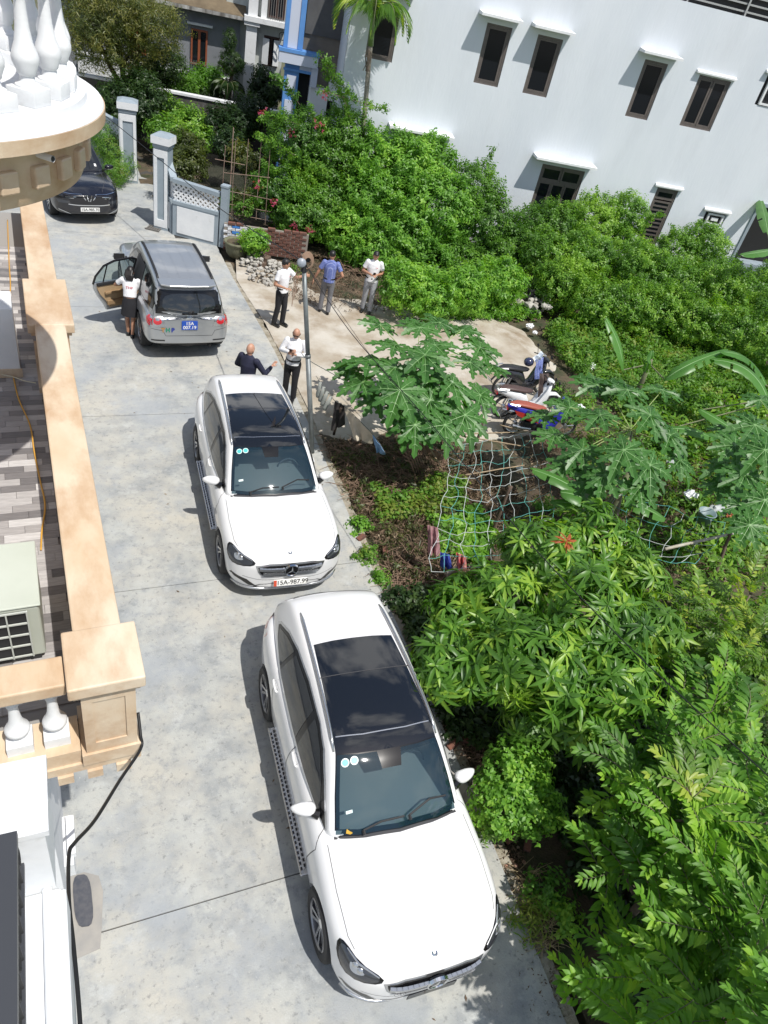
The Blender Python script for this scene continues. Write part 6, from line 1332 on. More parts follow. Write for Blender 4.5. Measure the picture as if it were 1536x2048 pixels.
c = aty(463, 128, 34.3); e = empty('topiary_tree', (c.x, c.y, 0), 0, 'topiary tree clipped into a dark ball on a stem with a thin top', 'tree')
P, D = lobepts([((0, 0, c.z), .48), ((-.12, 0, c.z+.75), (.2, .2, .4))], 170, .8); scatter('foliage', SPR, P, D, np.full(len(P), .7), [LM['dark']], e); mb = MB(); mb.tube([(0, 0, -.2), (.03, 0, c.z)], .07, 8); mb.build('trunk', bark, e)
c = aty(455, 180, 34.1); e = empty('cycad', (c.x, c.y, 0), 0, 'dark cycad with a crown of stiff fronds below the clipped ball tree', 'plant'); mb = MB(); mb.tube([(0, 0, -.2), (0, 0, c.z)], .12, 8); mb.build('trunk', bark, e); cf = palm_frond(.75, 9); cf.materials.append(LM['dark']); cf.materials.append(gbark)
for k in range(14): link('frond', cf, None, e, loc=(0, 0, c.z), rot=(0, -.25-.2*(k % 2), k*.45))
# ------------------------------------------------------------ people
skin = M('skin_tan', (.42, .22, .14), (.36, .18, .11), scale=9, rough=.5); skin2 = M('skin_warm', (.46, .25, .17), rough=.5); hair_m = M('black_hair', (.012, .010, .010), rough=.45)
white_shirt = M('white_shirt', (.78, .78, .80), (.70, .70, .73), scale=5, rough=.8, bump=.3, bscale=9); black_tr = M('black_trousers', (.014, .014, .018), rough=.8, bump=.3, bscale=9); grey_tr = M('grey_trousers', (.17, .17, .185), (.13, .13, .145), scale=6, rough=.8, bump=.3, bscale=9)
light_tr = M('light_grey_trousers', (.33, .34, .37), (.26, .27, .30), scale=6, rough=.8, bump=.3, bscale=9); navy = M('navy_top', (.012, .014, .035), (.02, .022, .05), scale=6, rough=.85, bump=.3, bscale=9)
shoe_m = M('black_leather', (.012, .012, .013), rough=.25); phone_m = M('phone', (.02, .02, .03), rough=.2)
chk = M('blue_check_cotton', (.10, .14, .36), rough=.85); nt = chk.node_tree; p = nt.nodes['Principled BSDF']; tcn = N(nt, 'ShaderNodeTexCoord'); src = None
for d_ in ('X', 'Z'):
    wv = N(nt, 'ShaderNodeTexWave', bands_direction=d_); wv.inputs['Scale'].default_value = 9; nt.links.new(tcn.outputs['Object'], wv.inputs['Vector']); r = N(nt, 'ShaderNodeMapRange'); r.inputs[1].default_value = .8; r.inputs[4].default_value = .5; nt.links.new(wv.outputs['Fac'], r.inputs[0])
    x = N(nt, 'ShaderNodeMixRGB'); x.inputs[1].default_value = (.085, .12, .34, 1); x.inputs[2].default_value = (.38, .42, .62, 1); nt.links.new(r.outputs[0], x.inputs[0])
    if src: nt.links.new(src, x.inputs[1])
    src = x.outputs[0]
nt.links.new(src, p.inputs['Base Color'])
def ball(mb, c, r, n=12, M3=None):
    r3 = r if hasattr(r, '__len__') else (r, r, r); c = Vector(c); vs = []; fs = []
    for j in range(n+1):
        ph = math.pi*j/n
        for i in range(n):
            th = 2*math.pi*i/n; q = Vector((r3[0]*math.sin(ph)*math.cos(th), r3[1]*math.sin(ph)*math.sin(th), -r3[2]*math.cos(ph))); vs.append(c+(M3 @ q if M3 else q))
    for j in range(n):
        for i in range(n): fs.append((j*n+i, j*n+(i+1) % n, (j+1)*n+(i+1) % n, (j+1)*n+i))
    mb.add(vs, fs)
def limb(mb, pts, rs, n=12):
    mb.tube(pts, rs, n)
    for p_, r_ in zip(pts, rs): ball(mb, p_, r_*.99, 8)
def elloft(mb, rings, n=20, T=None):
    vs = []; fs = []
    for (x, z, ax, ay) in rings:
        for i in range(n): t = 2*math.pi*i/n; q = Vector((x+ax*math.cos(t), ay*math.sin(t), z)); vs.append(T(q) if T else q)
    for j in range(len(rings)-1):
        for i in range(n): fs.append((j*n+i, j*n+(i+1) % n, (j+1)*n+(i+1) % n, (j+1)*n+i))
    fs += [tuple(range(n-1, -1, -1)), tuple(range((len(rings)-1)*n, len(rings)*n))]; mb.add(vs, fs)
def remesh(mb, vox=.009, it=3):
    me = evalmesh(fixn(mb.mesh()), [('REMESH', dict(mode='VOXEL', voxel_size=vox, use_smooth_shade=True)), ('SMOOTH', dict(factor=.5, iterations=it))]); me.polygons.foreach_set('use_smooth', [True]*len(me.polygons)); return me
def person(base, face, label, elbows, wrists, hands, top, sleeve, bottom, hair='short', lean=0, headturn=0, headdown=0, H=1.72, feet=((.05, .10), (-.04, -.11)), fat=1.0, skn=None, skirt=False, extras=None, collar=True, belt=True):
    skn = skn or skin; rz = math.atan2(face[1], face[0]); e = empty('person', base, rz, label, 'person'); k = H/1.72; e.scale = (k, k, k)
    Rl = Matrix.Rotation(lean, 4, 'Y'); pv = Vector((0, 0, .95)); U = lambda q: (Rl @ (Vector(q)-pv))+pv
    body = MB(); rings = [(0, .84, .085*fat, .125), (0, .92, .105*fat, .16), (0, 1.02, .095*fat, .14), (.005, 1.14, .10*fat, .142), (.005, 1.28, .105*fat, .165), (0, 1.38, .09, .165), (-.005, 1.43, .065, .12), (-.005, 1.47, .05, .06)]
    elloft(body, rings, T=U)
    nk = U((0, 0, 1.46)); hd = U((.02, 0, 1.60)); limb(body, [nk, U((.012, 0, 1.54))], [.056, .052])
    Hm = (Matrix.Rotation(headturn, 3, 'Z') @ Matrix.Rotation(headdown+lean*.3, 3, 'Y'))
    ball(body, hd, (.095, .077, .115), 16, Hm); ball(body, hd+Hm @ Vector((.035, 0, -.06)), (.062, .056, .06), 12, Hm); ball(body, hd+Hm @ Vector((.098, 0, -.015)), (.017, .013, .022), 8, Hm)
    for s in (-1, 1): ball(body, hd+Hm @ Vector((-.005, s*.078, -.01)), (.018, .010, .032), 8, Hm); ball(body, hd+Hm @ Vector((.078, s*.032, .012)), (.015, .018, .010), 8, Hm)
    ball(body, hd+Hm @ Vector((.088, 0, -.058)), (.014, .024, .009), 8, Hm)
    sh = [U((0, s*.175, 1.40)) for s in (1, -1)]; hips = [Vector((0, s*.088, .90)) for s in (1, -1)]; ank = [Vector((f[0]-.03, f[1], .09)) for f in feet]
    kn = [(h*.5+a*.5)+Vector((.035, 0, .01)) for h, a in zip(hips, ank)]
    for h, q, a, f in zip(hips, kn, ank, feet):
        limb(body, [h, h*.5+q*.5, q], [.085, .075, .055]); limb(body, [q, q*.6+a*.4+Vector((-.01, 0, 0)), a], [.052, .052, .036]); ball(body, (f[0]+.03, f[1], .045), (.11, .042, .038), 10)
    for i in range(2):
        s, el, wr = sh[i], Vector(elbows[i]), Vector(wrists[i]); limb(body, [s, s*.5+el*.5, el], [.052, .046, .038]); limb(body, [el, el*.6+wr*.4, wr], [.038, .037, .026])
        d = Vector(hands[i][0]).normalized(); nrm = Vector(hands[i][1]).normalized(); nrm = (nrm-d*nrm.dot(d)).normalized(); sd = d.cross(nrm); curl = hands[i][2]
        Mh = Matrix((d, sd, nrm)).transposed(); pc = wr+d*.055; ball(body, pc, (.05, .04, .018), 10, Mh)
        spread = hands[i][3] if len(hands[i]) > 3 else .12
        for j, (o_, l_) in enumerate(((-.030, .062), (-.010, .073), (.011, .069), (.030, .054))):
            b0 = wr+d*.092+sd*o_; dr = (d+sd*o_*spread*40*.35).normalized(); m1 = b0+(dr*math.cos(curl*.5)-nrm*math.sin(curl*.5))*l_*.5; t1 = m1+(dr*math.cos(curl*1.3)-nrm*math.sin(curl*1.3))*l_*.5
            body.tube([b0-d*.01, m1, t1], [.0105, .0095, .0075], 7); ball(body, t1, .0078, 6)
        ts = 1 if i == 1 else -1; tb = wr+d*.03+sd*ts*.032; tm = tb+(d*.6+sd*ts*.7-nrm*.25).normalized()*.035; tt = tm+(d*.9+sd*ts*.25-nrm*.4).normalized()*.03
        body.tube([tb, tm, tt], [.014, .011, .009], 7); ball(body, tt, .009, 6)
    me = remesh(body, .0085, 2); link('body', me, skn, e)
    # shirt
    t = MB(); elloft(t, [(a, z, ax+.016+(.012 if z < 1.2 else 0), ay+.016) for a, z, ax, ay in ([(0, .90, .105*fat, .15)] if not skirt else [])+rings[2:]], T=U)
    for i in range(2):
        s, el, wr = sh[i], Vector(elbows[i]), Vector(wrists[i])
        if sleeve == 'long': limb(t, [s, s*.5+el*.5, el], [.072, .062, .052]); t.tube([el, el*.5+wr*.5, wr*.94+el*.06], [.052, .048, .038], 12)
        else: q = s*.35+el*.65; t.tube([s*.999, s*.6+el*.4, q], [.068, .064, .066], 12); ball(t, s, .068, 10)
    if collar: t.tube([U((0, 0, 1.455)), U((.004, 0, 1.495))], [.066, .06], 14)
    link('shirt', remesh(t, .010, 3), top, e)
    if skirt:
        t = MB(); elloft(t, [(0, .57, .165, .21), (0, .62, .16, .205), (0, .77, .15, .195), (0, .90, .135, .175), (0, 1.02, .11, .15)], n=28); vs = t.v; t.v = [(x*(1+.05*math.sin(12*math.atan2(y, x))*(z < .7)), y*(1+.05*math.sin(12*math.atan2(y, x))*(z < .7)), z) for x, y, z in vs]
        link('skirt', smoothx(t.mesh(), 60), bottom, e)
    else:
        t = MB(); elloft(t, [(0, .80, .095*fat, .14), (0, .90, .118*fat, .172), (0, 1.0, .108*fat, .158)])
        for h, q, a in zip(hips, kn, ank): limb(t, [h, h*.5+q*.5, q], [.098, .088, .072]); t.tube([q, q*.5+a*.5, a+Vector((0, 0, -.03))], [.072, .068, .064], 14)
        link('trousers', remesh(t, .010, 3), bottom, e)
        if belt: t = MB(); elloft(t, [(0, .985, .122*fat, .168), (0, 1.02, .118*fat, .164)]); t.box((.122*fat, 0, 1.0), (.012, .04, .032)); t.build('belt', shoe_m, e, True)
    for f in feet:
        t = MB(); ball(t, (f[0]+.05, f[1], .045), (.135, .047, .04), 12); ball(t, (f[0]-.04, f[1], .055), (.06, .042, .05), 10); t.box((f[0]+.03, f[1], .012), (.24, .075, .024)); link('shoe', remesh(t, .009, 2), shoe_m, e)
    if hair == 'short':
        t = MB(); ball(t, hd+Hm @ Vector((-.014, 0, .028)), (.093, .083, .10), 16, Hm); ball(t, hd+Hm @ Vector((.03, 0, .085)), (.06, .06, .035), 10, Hm)
        me = remesh(t, .009, 2); bm = bmesh.new(); bm.from_mesh(me); iv = Hm.inverted()
        for v in bm.verts:
            q = iv @ (v.co-hd)
            if q.x > .045 and q.z < .075: v.co += Hm @ Vector((-(q.x-.045)*1.3, 0, .0))
            if q.z < -.05: v.co += Hm @ Vector((.02, 0, .01))
            v.co += Vector((1, 1, 1))*.004*noise.noise(v.co*60)
        bm.to_mesh(me); bm.free(); link('hair', me, hair_m, e)
    elif hair == 'long':
        t = MB(); ball(t, hd+Hm @ Vector((-.018, 0, .02)), (.10, .09, .115), 16, Hm); 
        for o_ in (-.06, -.03, 0, .03, .06): t.tube([hd+Hm @ Vector((-.07, o_, .03)), hd+Hm @ Vector((-.115, o_*1.1, -.10)), U((-.112, o_*1.1, 1.47)), U((-.12, o_*1.0, 1.40))], [.04, .04, .034, .012], 10)
        link('hair', remesh(t, .01, 2), hair_m, e)
    if hair == 'bald_glasses':
        t = MB(); 
        for s in (-1, 1): ball(t, hd+Hm @ Vector((.088, s*.034, .008)), (.012, .03, .02), 10, Hm); t.tube([hd+Hm @ Vector((.085, s*.062, .012)), hd+Hm @ Vector((.0, s*.085, .01))], .005, 5)
        t.tube([hd+Hm @ Vector((.098, -.03, .014)), hd+Hm @ Vector((.098, .03, .014))], .004, 5); t.build('sunglasses', gloss_black, e, True)
    if extras: extras(e, U, hd, Hm)
    return e
def phone(base, rz, H, c, M3, label):
    k = H/1.72; mb = MB(); mb.box((0, 0, 0), (.008, .075, .155)); o = link('mobile_phone', evalmesh(mb.mesh(), [('BEVEL', dict(width=.004, segments=2))]), phone_m)
    o.matrix_world = Matrix.Translation(base) @ Matrix.Rotation(rz, 4, 'Z') @ Matrix.Scale(k, 4) @ Matrix.Translation(c) @ M3.to_4x4(); return tag(o, label, 'phone')
def logo(e, U, x, y, z, txt, sz, mat, back=False):
    me = text_mesh(txt, sz, bold=.001); o = link('shirt_logo', me, mat, e); q = U((x, y, z)); o.location = q; o.rotation_euler = (R(90)-.0, 0, R(90 if not back else -90)); return o
red_ink = M('red_print', (.55, .02, .06), rough=.7)
A = at(557, 650)
person(A, (.55, -.83), 'man in white polo and black trousers reaching one arm towards the lamp pole', [(.10, .36, 1.22), (-.02, -.27, 1.13)], [(.18, .62, 1.24), (.21, -.16, 1.10)], [((.2, 1, -.05), (1, 0, .3), .5), ((.9, .5, 0), (0, 0, 1), .3)], white_shirt, 'short', black_tr, headturn=.9, headdown=.25, H=1.74, extras=lambda e, U, hd, Hm: logo(e, U, .134, .075, 1.31, 'THP', .035, red_ink))
B_ = at(648, 625); person(B_, (.35, .94), 'man in blue check shirt and grey trousers seen from behind beside the shrubs', [(-.03, .31, 1.12), (-.10, -.34, 1.15)], [(.02, .40, .88), (.03, -.22, 1.0)], [((.1, .2, -1), (0, 1, 0), .4), ((.8, .5, -.3), (0, -1, 0), .8)], chk, 'short', grey_tr, headturn=-.3, headdown=.2, H=1.70, feet=((.08, .13), (-.02, -.10)), fat=1.15)
C_ = at(731, 624); person(C_, (-.38, -.92), 'man in white polo and light grey trousers looking down at his phone', [(-.02, .27, 1.15), (-.01, -.28, 1.14)], [(.24, .12, 1.18), (.26, -.04, 1.16)], [((.5, -.7, .1), (0, 0, 1), .6), ((.6, .6, .1), (0, 0, 1), .6)], white_shirt, 'short', light_tr, headturn=.1, headdown=.55, H=1.74, extras=lambda e, U, hd, Hm: logo(e, U, .134, .075, 1.31, 'THP', .035, red_ink))
phone(C_, math.atan2(-.92, -.38), 1.74, Vector((.31, .04, 1.22)), Matrix.Rotation(R(50), 3, 'Y'), 'dark phone held by the man in light grey trousers')
D_ = at(577, 797); person(D_, (-.45, -.89), 'bald man in white long sleeved shirt and sunglasses holding up a phone', [(.06, .30, 1.16), (.06, -.28, 1.18)], [(.27, .06, 1.24), (.28, -.05, 1.27)], [((.4, -.8, .3), (1, 0, .4), .7), ((.4, .6, .5), (1, 0, .4), .7)], white_shirt, 'long', black_tr, hair='bald_glasses', headdown=.5, headturn=.05, H=1.70, fat=1.3, skn=skin2, extras=None)
phone(D_, math.atan2(-.89, -.45), 1.70, Vector((.33, -.03, 1.34)), Matrix.Rotation(R(40), 3, 'Y'), 'dark phone held up by the bald man in the white shirt')
q = at(500, 697, 1.60); E_ = Vector((q.x, q.y, 0)); person(E_, (.75, .66), 'bald man in navy long sleeved top gesturing behind the far white SUV, seen from behind', [(.06, .32, 1.14), (.12, -.32, 1.14)], [(.24, .25, 1.02), (.38, -.30, 1.20)], [((1, 0, .2), (0, 0, 1), .4), ((.8, -.1, .5), (-.3, .2, .9), .15, .3)], navy, 'long', black_tr, hair='bald', headdown=.1, H=1.70, fat=1.2, skn=skin2)
F_ = at(262, 672); person(F_, (.25, .97), 'woman in white T-shirt and black skirt leaning into the open silver SUV', [(.20, .36, 1.20), (.18, -.25, 1.06)], [(.36, .20, 1.16), (.36, -.16, .98)], [((.6, -.6, 0), (0, 0, 1), .5), ((.8, 0, -.2), (0, 0, 1), .5)], white_shirt, 'short', black_tr, hair='long', lean=.30, headdown=.3, headturn=-.2, H=1.60, skirt=True, collar=False, feet=((.06, .07), (-.05, -.05)), extras=lambda e, U, hd, Hm: (logo(e, U, -.128, 0, 1.24, 'THP', .09, red_ink, True)))
# ------------------------------------------------------------ motorbikes
def motorbike(base, rz, body, seat, label, plate=True, panel2=None):
    e = empty('motorbike', base, rz, label, 'motorbike', 'motorbikes parked in the yard'); wt = MB(); 
    prof = []; tr, rr_ = .27, .035
    tyre = MB(); tyre.tube([(tr*math.cos(t), 0, tr*math.sin(t)) for t in [2*math.pi*k/28 for k in range(29)]], rr_, 8, caps=False); tme = tyre.mesh('tyre', True)
    rim = MB(); rim.tube([((tr-.035)*math.cos(t), 0, (tr-.035)*math.sin(t)) for t in [2*math.pi*k/24 for k in range(25)]], .012, 5, caps=False); rim.lathe([(.001, -.05), (.05, -.05), (.055, .05), (.001, .05)], n=14, M3=Matrix.Rotation(R(90), 3, 'X'))
    for k in range(5): a = k*2*math.pi/5; rim.tube([(.04*math.cos(a), 0, .04*math.sin(a)), ((tr-.04)*math.cos(a+.15), 0, (tr-.04)*math.sin(a+.15))], .011, 5)
    rme = rim.mesh('rim')
    for x in (0, 1.25): w_ = empty('wheel'); w_.parent = e; w_.location = (x, 0, .31); link('tyre', tme, tyre_m, w_); link('rim', rme, silver_p, w_)
    def shellp(name, rings, mat, n=14):
        mb = MB(); vs = []; fs = []
        for (x, z, wy, hz) in rings:
            for i in range(n): t = 2*math.pi*i/n; vs.append((x, wy*math.copysign(abs(math.cos(t))**.7, math.cos(t)), z+hz*math.copysign(abs(math.sin(t))**.8, math.sin(t))))
        for j in range(len(rings)-1):
            for i in range(n): fs.append((j*n+i, j*n+(i+1) % n, (j+1)*n+(i+1) % n, (j+1)*n+i))
        fs += [tuple(range(n)), tuple(range(len(rings)*n-1, (len(rings)-1)*n-1, -1))]; mb.add(vs, fs); return link(name, smoothx(fixn(mb.mesh()), 50), mat, e)
    shellp('rear_fairing', [(-.33, .76, .03, .03), (-.22, .74, .09, .07), (0, .68, .13, .11), (.25, .60, .15, .16), (.45, .48, .13, .20), (.55, .38, .10, .16)], body)
    shellp('seat', [(-.28, .81, .05, .02), (-.1, .825, .11, .045), (.15, .80, .13, .05), (.38, .755, .12, .05), (.56, .74, .07, .045), (.62, .74, .03, .02)], seat)
    shellp('leg_shield', [(.62, .30, .10, .10), (.78, .33, .16, .12), (.92, .55, .19, .28), (1.0, .72, .17, .22), (1.04, .88, .10, .10)], body)
    shellp('front_fender', [(1.02, .60, .03, .03), (1.15, .66, .06, .04), (1.3, .655, .06, .04), (1.45, .56, .04, .03)], body)
    if panel2: 
        for s in (-1, 1): mb = MB(); mb.add([(-.2, s*.14, .72), (.3, s*.165, .62), (.5, s*.15, .42), (.2, s*.165, .48), (-.1, s*.145, .60)], [(0, 1, 2, 3, 4) if s < 0 else (4, 3, 2, 1, 0)]); mb.build('side_panel', panel2, e)
    mb = MB(); mb.tube([(.98, 0, .95), (1.02, 0, .62), (1.24, .0, .33)], .03, 8); mb.tube([(.90, -.34, 1.0), (.98, -.18, 1.03), (1.0, 0, .97), (.98, .18, 1.03), (.90, .34, 1.0)], .014, 6); mb.build('handlebar', matt_black, e)
    shellp('headlight_cowl', [(.94, 1.0, .05, .03), (1.0, 1.0, .12, .06), (1.08, .98, .10, .06), (1.12, .96, .04, .03)], body)
    for s in (-1, 1):
        mb = MB(); mb.tube([(.93, s*.24, 1.02), (.92, s*.30, 1.18)], .007, 5); ball(mb, (.91, s*.31, 1.22), (.012, .05, .04), 10); mb.build('mirror', matt_black, e)
        mb = MB(); mb.tube([(.02, s*.11, .33), (.10, s*.11, .62)], .022, 8); mb.build('shock_absorber', silver_p, e)
    mb = MB(); mb.b2((.15, -.12, .2), (.62, .12, .42)); mb.b2((.50, -.17, .24), (.85, .17, .29)); link('engine', evalmesh(mb.mesh(), [('BEVEL', dict(width=.03, segments=2))]), matt_black, e)
    mb = MB(); mb.tube([(.35, -.13, .25), (.1, -.16, .28), (-.15, -.16, .34)], [.03, .045, .045], 10); mb.build('exhaust', silver_p, e)
    mb = MB(); mb.tube([(-.32, -.10, .84), (-.36, 0, .86), (-.32, .10, .84), (-.1, .14, .84)], .014, 6); mb.tube([(-.32, -.10, .84), (-.1, -.14, .84)], .014, 6); mb.build('grab_rail', silver_p, e)
    mb = MB(); mb.tube([(-.25, 0, .66), (-.42, 0, .45)], .025, 6); mb.box((-.43, 0, .48), (.012, .19, .14), M3=Matrix.Rotation(R(-35), 3, 'Y')); mb.build('rear_mudguard', matt_black, e); mb = MB(); mb.box((-.44, 0, .485), (.012, .17, .12), M3=Matrix.Rotation(R(-35), 3, 'Y')); mb.build('plate', plate_w, e)
    mb = MB(); mb.box((-.335, 0, .70), (.03, .12, .05)); mb.build('tail_lamp', red_lamp, e); mb = MB(); mb.tube([(.35, .12, .25), (.30, .28, .02)], .012, 5); mb.build('stand', silver_p, e)
    return e
wb = M('white_scooter_plastic', (.72, .73, .74), rough=.25, coat=.6); kb = M('black_scooter_plastic', (.02, .02, .025), rough=.25, coat=.6); rb_ = M('red_scooter_plastic', (.42, .04, .03), rough=.3, coat=.6)
p1 = at(1000, 835); p2 = at(998, 792); p3 = at(1022, 868)
motorbike(p1, R(-3), wb, M('brown_seat', (.075, .045, .04), rough=.5), 'white motorbike with a brown seat, middle of the three in the yard')
motorbike(p2, R(2), kb, M('black_seat', (.02, .02, .022), rough=.4), 'black motorbike with a black seat, farthest of the three in the yard')
motorbike(p3, R(-10), M('blue_panel', (.03, .03, .36), rough=.3, coat=.5), M('red_brown_seat', (.30, .075, .05), rough=.5), 'blue motorbike with a red brown seat, nearest of the three', panel2=rb_)
hm = MB(); ball(hm, (0, 0, 0), (.13, .12, .11), 14); tag(hm.build('helmet', M('navy_helmet', (.02, .025, .07), rough=.15, coat=1), smooth=True, loc=p2+Vector((.62, .12, .88))), 'shiny dark blue helmet on the seat of the black motorbike', 'helmet')
def cloth(name, pts, mat, label, cat='cloth', fold=.03, n=10):
    "a hanging cloth: pts = four corners (top-left, top-right, bottom-right, bottom-left)"
    a, b, c, d = [Vector(p) for p in pts]; vs = []; fs = []; nn_ = (b-a).cross(d-a).normalized()
    for j in range(n+1):
        for i in range(n+1): u, v = i/n, j/n; p_ = (a*(1-u)+b*u)*(1-v)+(d*(1-u)+c*u)*v; vs.append(p_+nn_*(fold*(.3+v)*math.sin(u*13+v*2)+.6*fold*noise.noise(p_*9))+(b-a)*.06*v*math.sin(u*9))
    for j in range(n):
        for i in range(n): k = j*(n+1)+i; fs.append((k, k+1, k+n+2, k+n+1))
    mb = MB(); mb.add(vs, fs); me = evalmesh(mb.mesh(), [('SOLIDIFY', dict(thickness=.006))]); return tag(link(name, smoothx(me, 60), mat), label, cat)
V3 = Vector
cloth('checked_jacket', [p2+V3((.72, .0, 1.02)), p2+V3((.95, .05, 1.05)), p2+V3((.92, -.22, .62)), p2+V3((.74, -.2, .58))], chk, 'blue checked jacket hung over the black motorbike', 'jacket'); cloth('plastic_bag', [p2+V3((.66, .1, 1.0)), p2+V3((.95, .2, 1.12)), p2+V3((.98, .02, 1.14)), p2+V3((.72, -.06, 1.0))], M('pale_plastic', (.62, .68, .75), rough=.4), 'pale plastic bag on top of the black motorbike', 'plastic bag', .05)
cloth('brown_raincoat', [p1+V3((.85, .22, 1.05)), p1+V3((1.1, .2, 1.05)), p1+V3((1.05, -.1, .62)), p1+V3((.82, -.1, .6))], M('dark_brown_cloth', (.06, .04, .035), rough=.7), 'dark brown raincoat over the front of the white motorbike', 'raincoat', .05)
# ------------------------------------------------------------ pole, wires, washing
pb_, ptp = at(624.5, 905), at(607.5, 530, 3.6); e = empty('lamp_pole', pb_, 0, 'slim grey leaning metal pole with a small round lamp on top at the lane edge', 'lamp post'); d = ptp-pb_
mb = MB(); mb.tube([(0, 0, 0), d*.55], .048, 14); mb.tube([d*.55, d], .042, 14); mb.tube([d*.545, d*.56], .056, 14); mb.build('pole', M('galvanised_pole', (.20, .225, .23), (.15, .16, .165), scale=5, rough=.45, metal=.3), e, True)
mb = MB(); mb.tube([d*.97, d*1.0], .058, 14); mb.tube([d, d+V3((-.03, 0, .10))], .02, 6); mb.box(d+V3((.02, .02, .10)), (.16, .06, .10)); mb.build('bracket', matt_black, e)
mb = MB(); M3 = (V3((-.15, -1, .35))).to_track_quat('Z', 'Y').to_matrix(); mb.lathe([(.001, .04), (.065, .035), (.078, .015), (.074, -.06), (.035, -.10), (.001, -.10)], d+V3((-.07, -.08, .07)), 18, M3=M3); mb.build('lamp_head', M('grey_lamp_plastic', (.26, .29, .33), rough=.4), e, True)
mb = MB()
for k in range(7): r_ = .10+.012*k; mb.tube([d+V3((.05+r_*math.cos(t)*.7, -.05+.01*k, .06+r_*math.sin(t))) for t in [m*2*math.pi/14 for m in range(15)]], .009, 4, caps=False)
mb.build('cable_loops', M('tan_cable', (.30, .2, .14), rough=.7), e)
mb = MB()
for k in range(3): mb.tube([d+V3((-.06-.03*k, -.06, 0)), d+V3((-.09-.03*k, -.06, -.25)), d+V3((-.10-.02*k, -.05, -.5-.12*k))], .008, 4)
mb.build('hanging_straps', MATS['tan_cable'], e)
tp = ptp+V3((0, 0, .05))
cord('overhead_wire', [aty(120, 160, 27), aty(300, 303, 21.5), aty(430, 410, 17.5), tp], .010, cable_m, 'black overhead wire running from the gate to the lamp pole', 'wire', 5)
nearw = at(1600, 1610, 3.2); cord('overhead_wire', [tp, at(700, 663, 3.15), at(860, 845, 2.95), at(1050, 1075, 2.9), at(1240, 1275, 2.9), at(1380, 1408, 3.0), nearw], .007, cable_m, 'black wire sagging from the pole across the papaya and mango trees to the right edge', 'wire', 5)
cord('overhead_wire', [tp, at(680, 625, 3.0), at(760, 735, 2.8), at(930, 930, 2.4), at(1000, 1010, 2.2)], .005, cable_m, 'very thin wire running down from the pole beside the thicker one', 'wire', 4)
ln = [at(603, 706, 1.85), at(620, 722, 1.8), at(703, 772, 1.6), at(800, 860, 1.4), at(960, 945, 1.1)]; cord('clothes_line', ln, .008, M('grey_rope', (.12, .13, .12), rough=.8), 'dark rope tied to the pole and running under the papaya', 'rope', 5)
w2 = [at(632, 752, 1.6), at(668, 800, 1.35), at(688, 812, 1.3), at(745, 868, 1.15), at(770, 905, 1.05)]; cord('clothes_line', w2, .005, MATS['grey_rope'], 'short thin line carrying the washing beside the far white SUV', 'rope', 4)
gl = M('grey_cotton', (.22, .24, .22), (.30, .31, .29), scale=12, rough=.9)
for k in range(4):
    a = w2[0].lerp(w2[1], .25+.2*k); mb = MB(); elloft(mb, [(0, 0, .012, .035), (0, -.15, .02, .042), (0, -.27, .02, .045), (.02, -.33, .03, .04)], 10); tag(mb.build('glove', gl, smooth=True, loc=a, rot=(.1*k, .1, .5+.2*k)), ['grey glove hanging nearest the lamp pole on the washing line', 'second grey glove from the lamp pole on the line', 'third grey glove on the line, between two others', 'grey glove hanging right next to the dark cloth'][k], 'glove', 'grey gloves hanging in a row')
cloth('black_cloth', [w2[1].lerp(w2[2], .1), w2[1].lerp(w2[2], 1.0), at(688, 850, .75), at(660, 862, .7)], M('black_cotton', (.035, .03, .03), rough=.9), 'dark cloth hung on the line between the gloves and the beige cloth', fold=.04)
cloth('beige_cloth', [w2[2].lerp(w2[3], .0), w2[2].lerp(w2[3], .98), at(742, 885, .85), at(706, 878, .85)], M('beige_cotton', (.50, .44, .35), (.42, .37, .29), scale=6, rough=.9), 'beige cloth draped over the washing line', fold=.03)
cloth('blue_cloth', [w2[3], w2[4], at(768, 908, .8), at(750, 902, .8)], M('light_blue_cotton', (.15, .28, .48), rough=.9), 'small light blue cloth at the low end of the washing line', fold=.02)
cloth('purple_cloth', [at(855, 1050, 1.0), at(875, 1055, 1.0), at(880, 1110, .5), at(856, 1108, .5)], M('dusty_pink_cloth', (.28, .12, .14), (.36, .22, .22), scale=12, rough=.9), 'dusty pink rag hanging at the left edge of the cord net', fold=.05)
cloth('blue_rag', [at(880, 1105, .5), at(898, 1108, .5), at(905, 1138, .25), at(882, 1135, .25)], M('royal_blue_cloth', (.03, .05, .30), rough=.9), 'blue rag beside the red one at the bottom of the cord net', fold=.05)
cloth('red_rag', [at(912, 1105, .5), at(930, 1112, .5), at(932, 1142, .2), at(914, 1142, .2)], M('red_cloth', (.50, .05, .06), (.5, .25, .22), scale=10, rough=.9), 'red and pink rag at the bottom corner of the cord net', fold=.05)
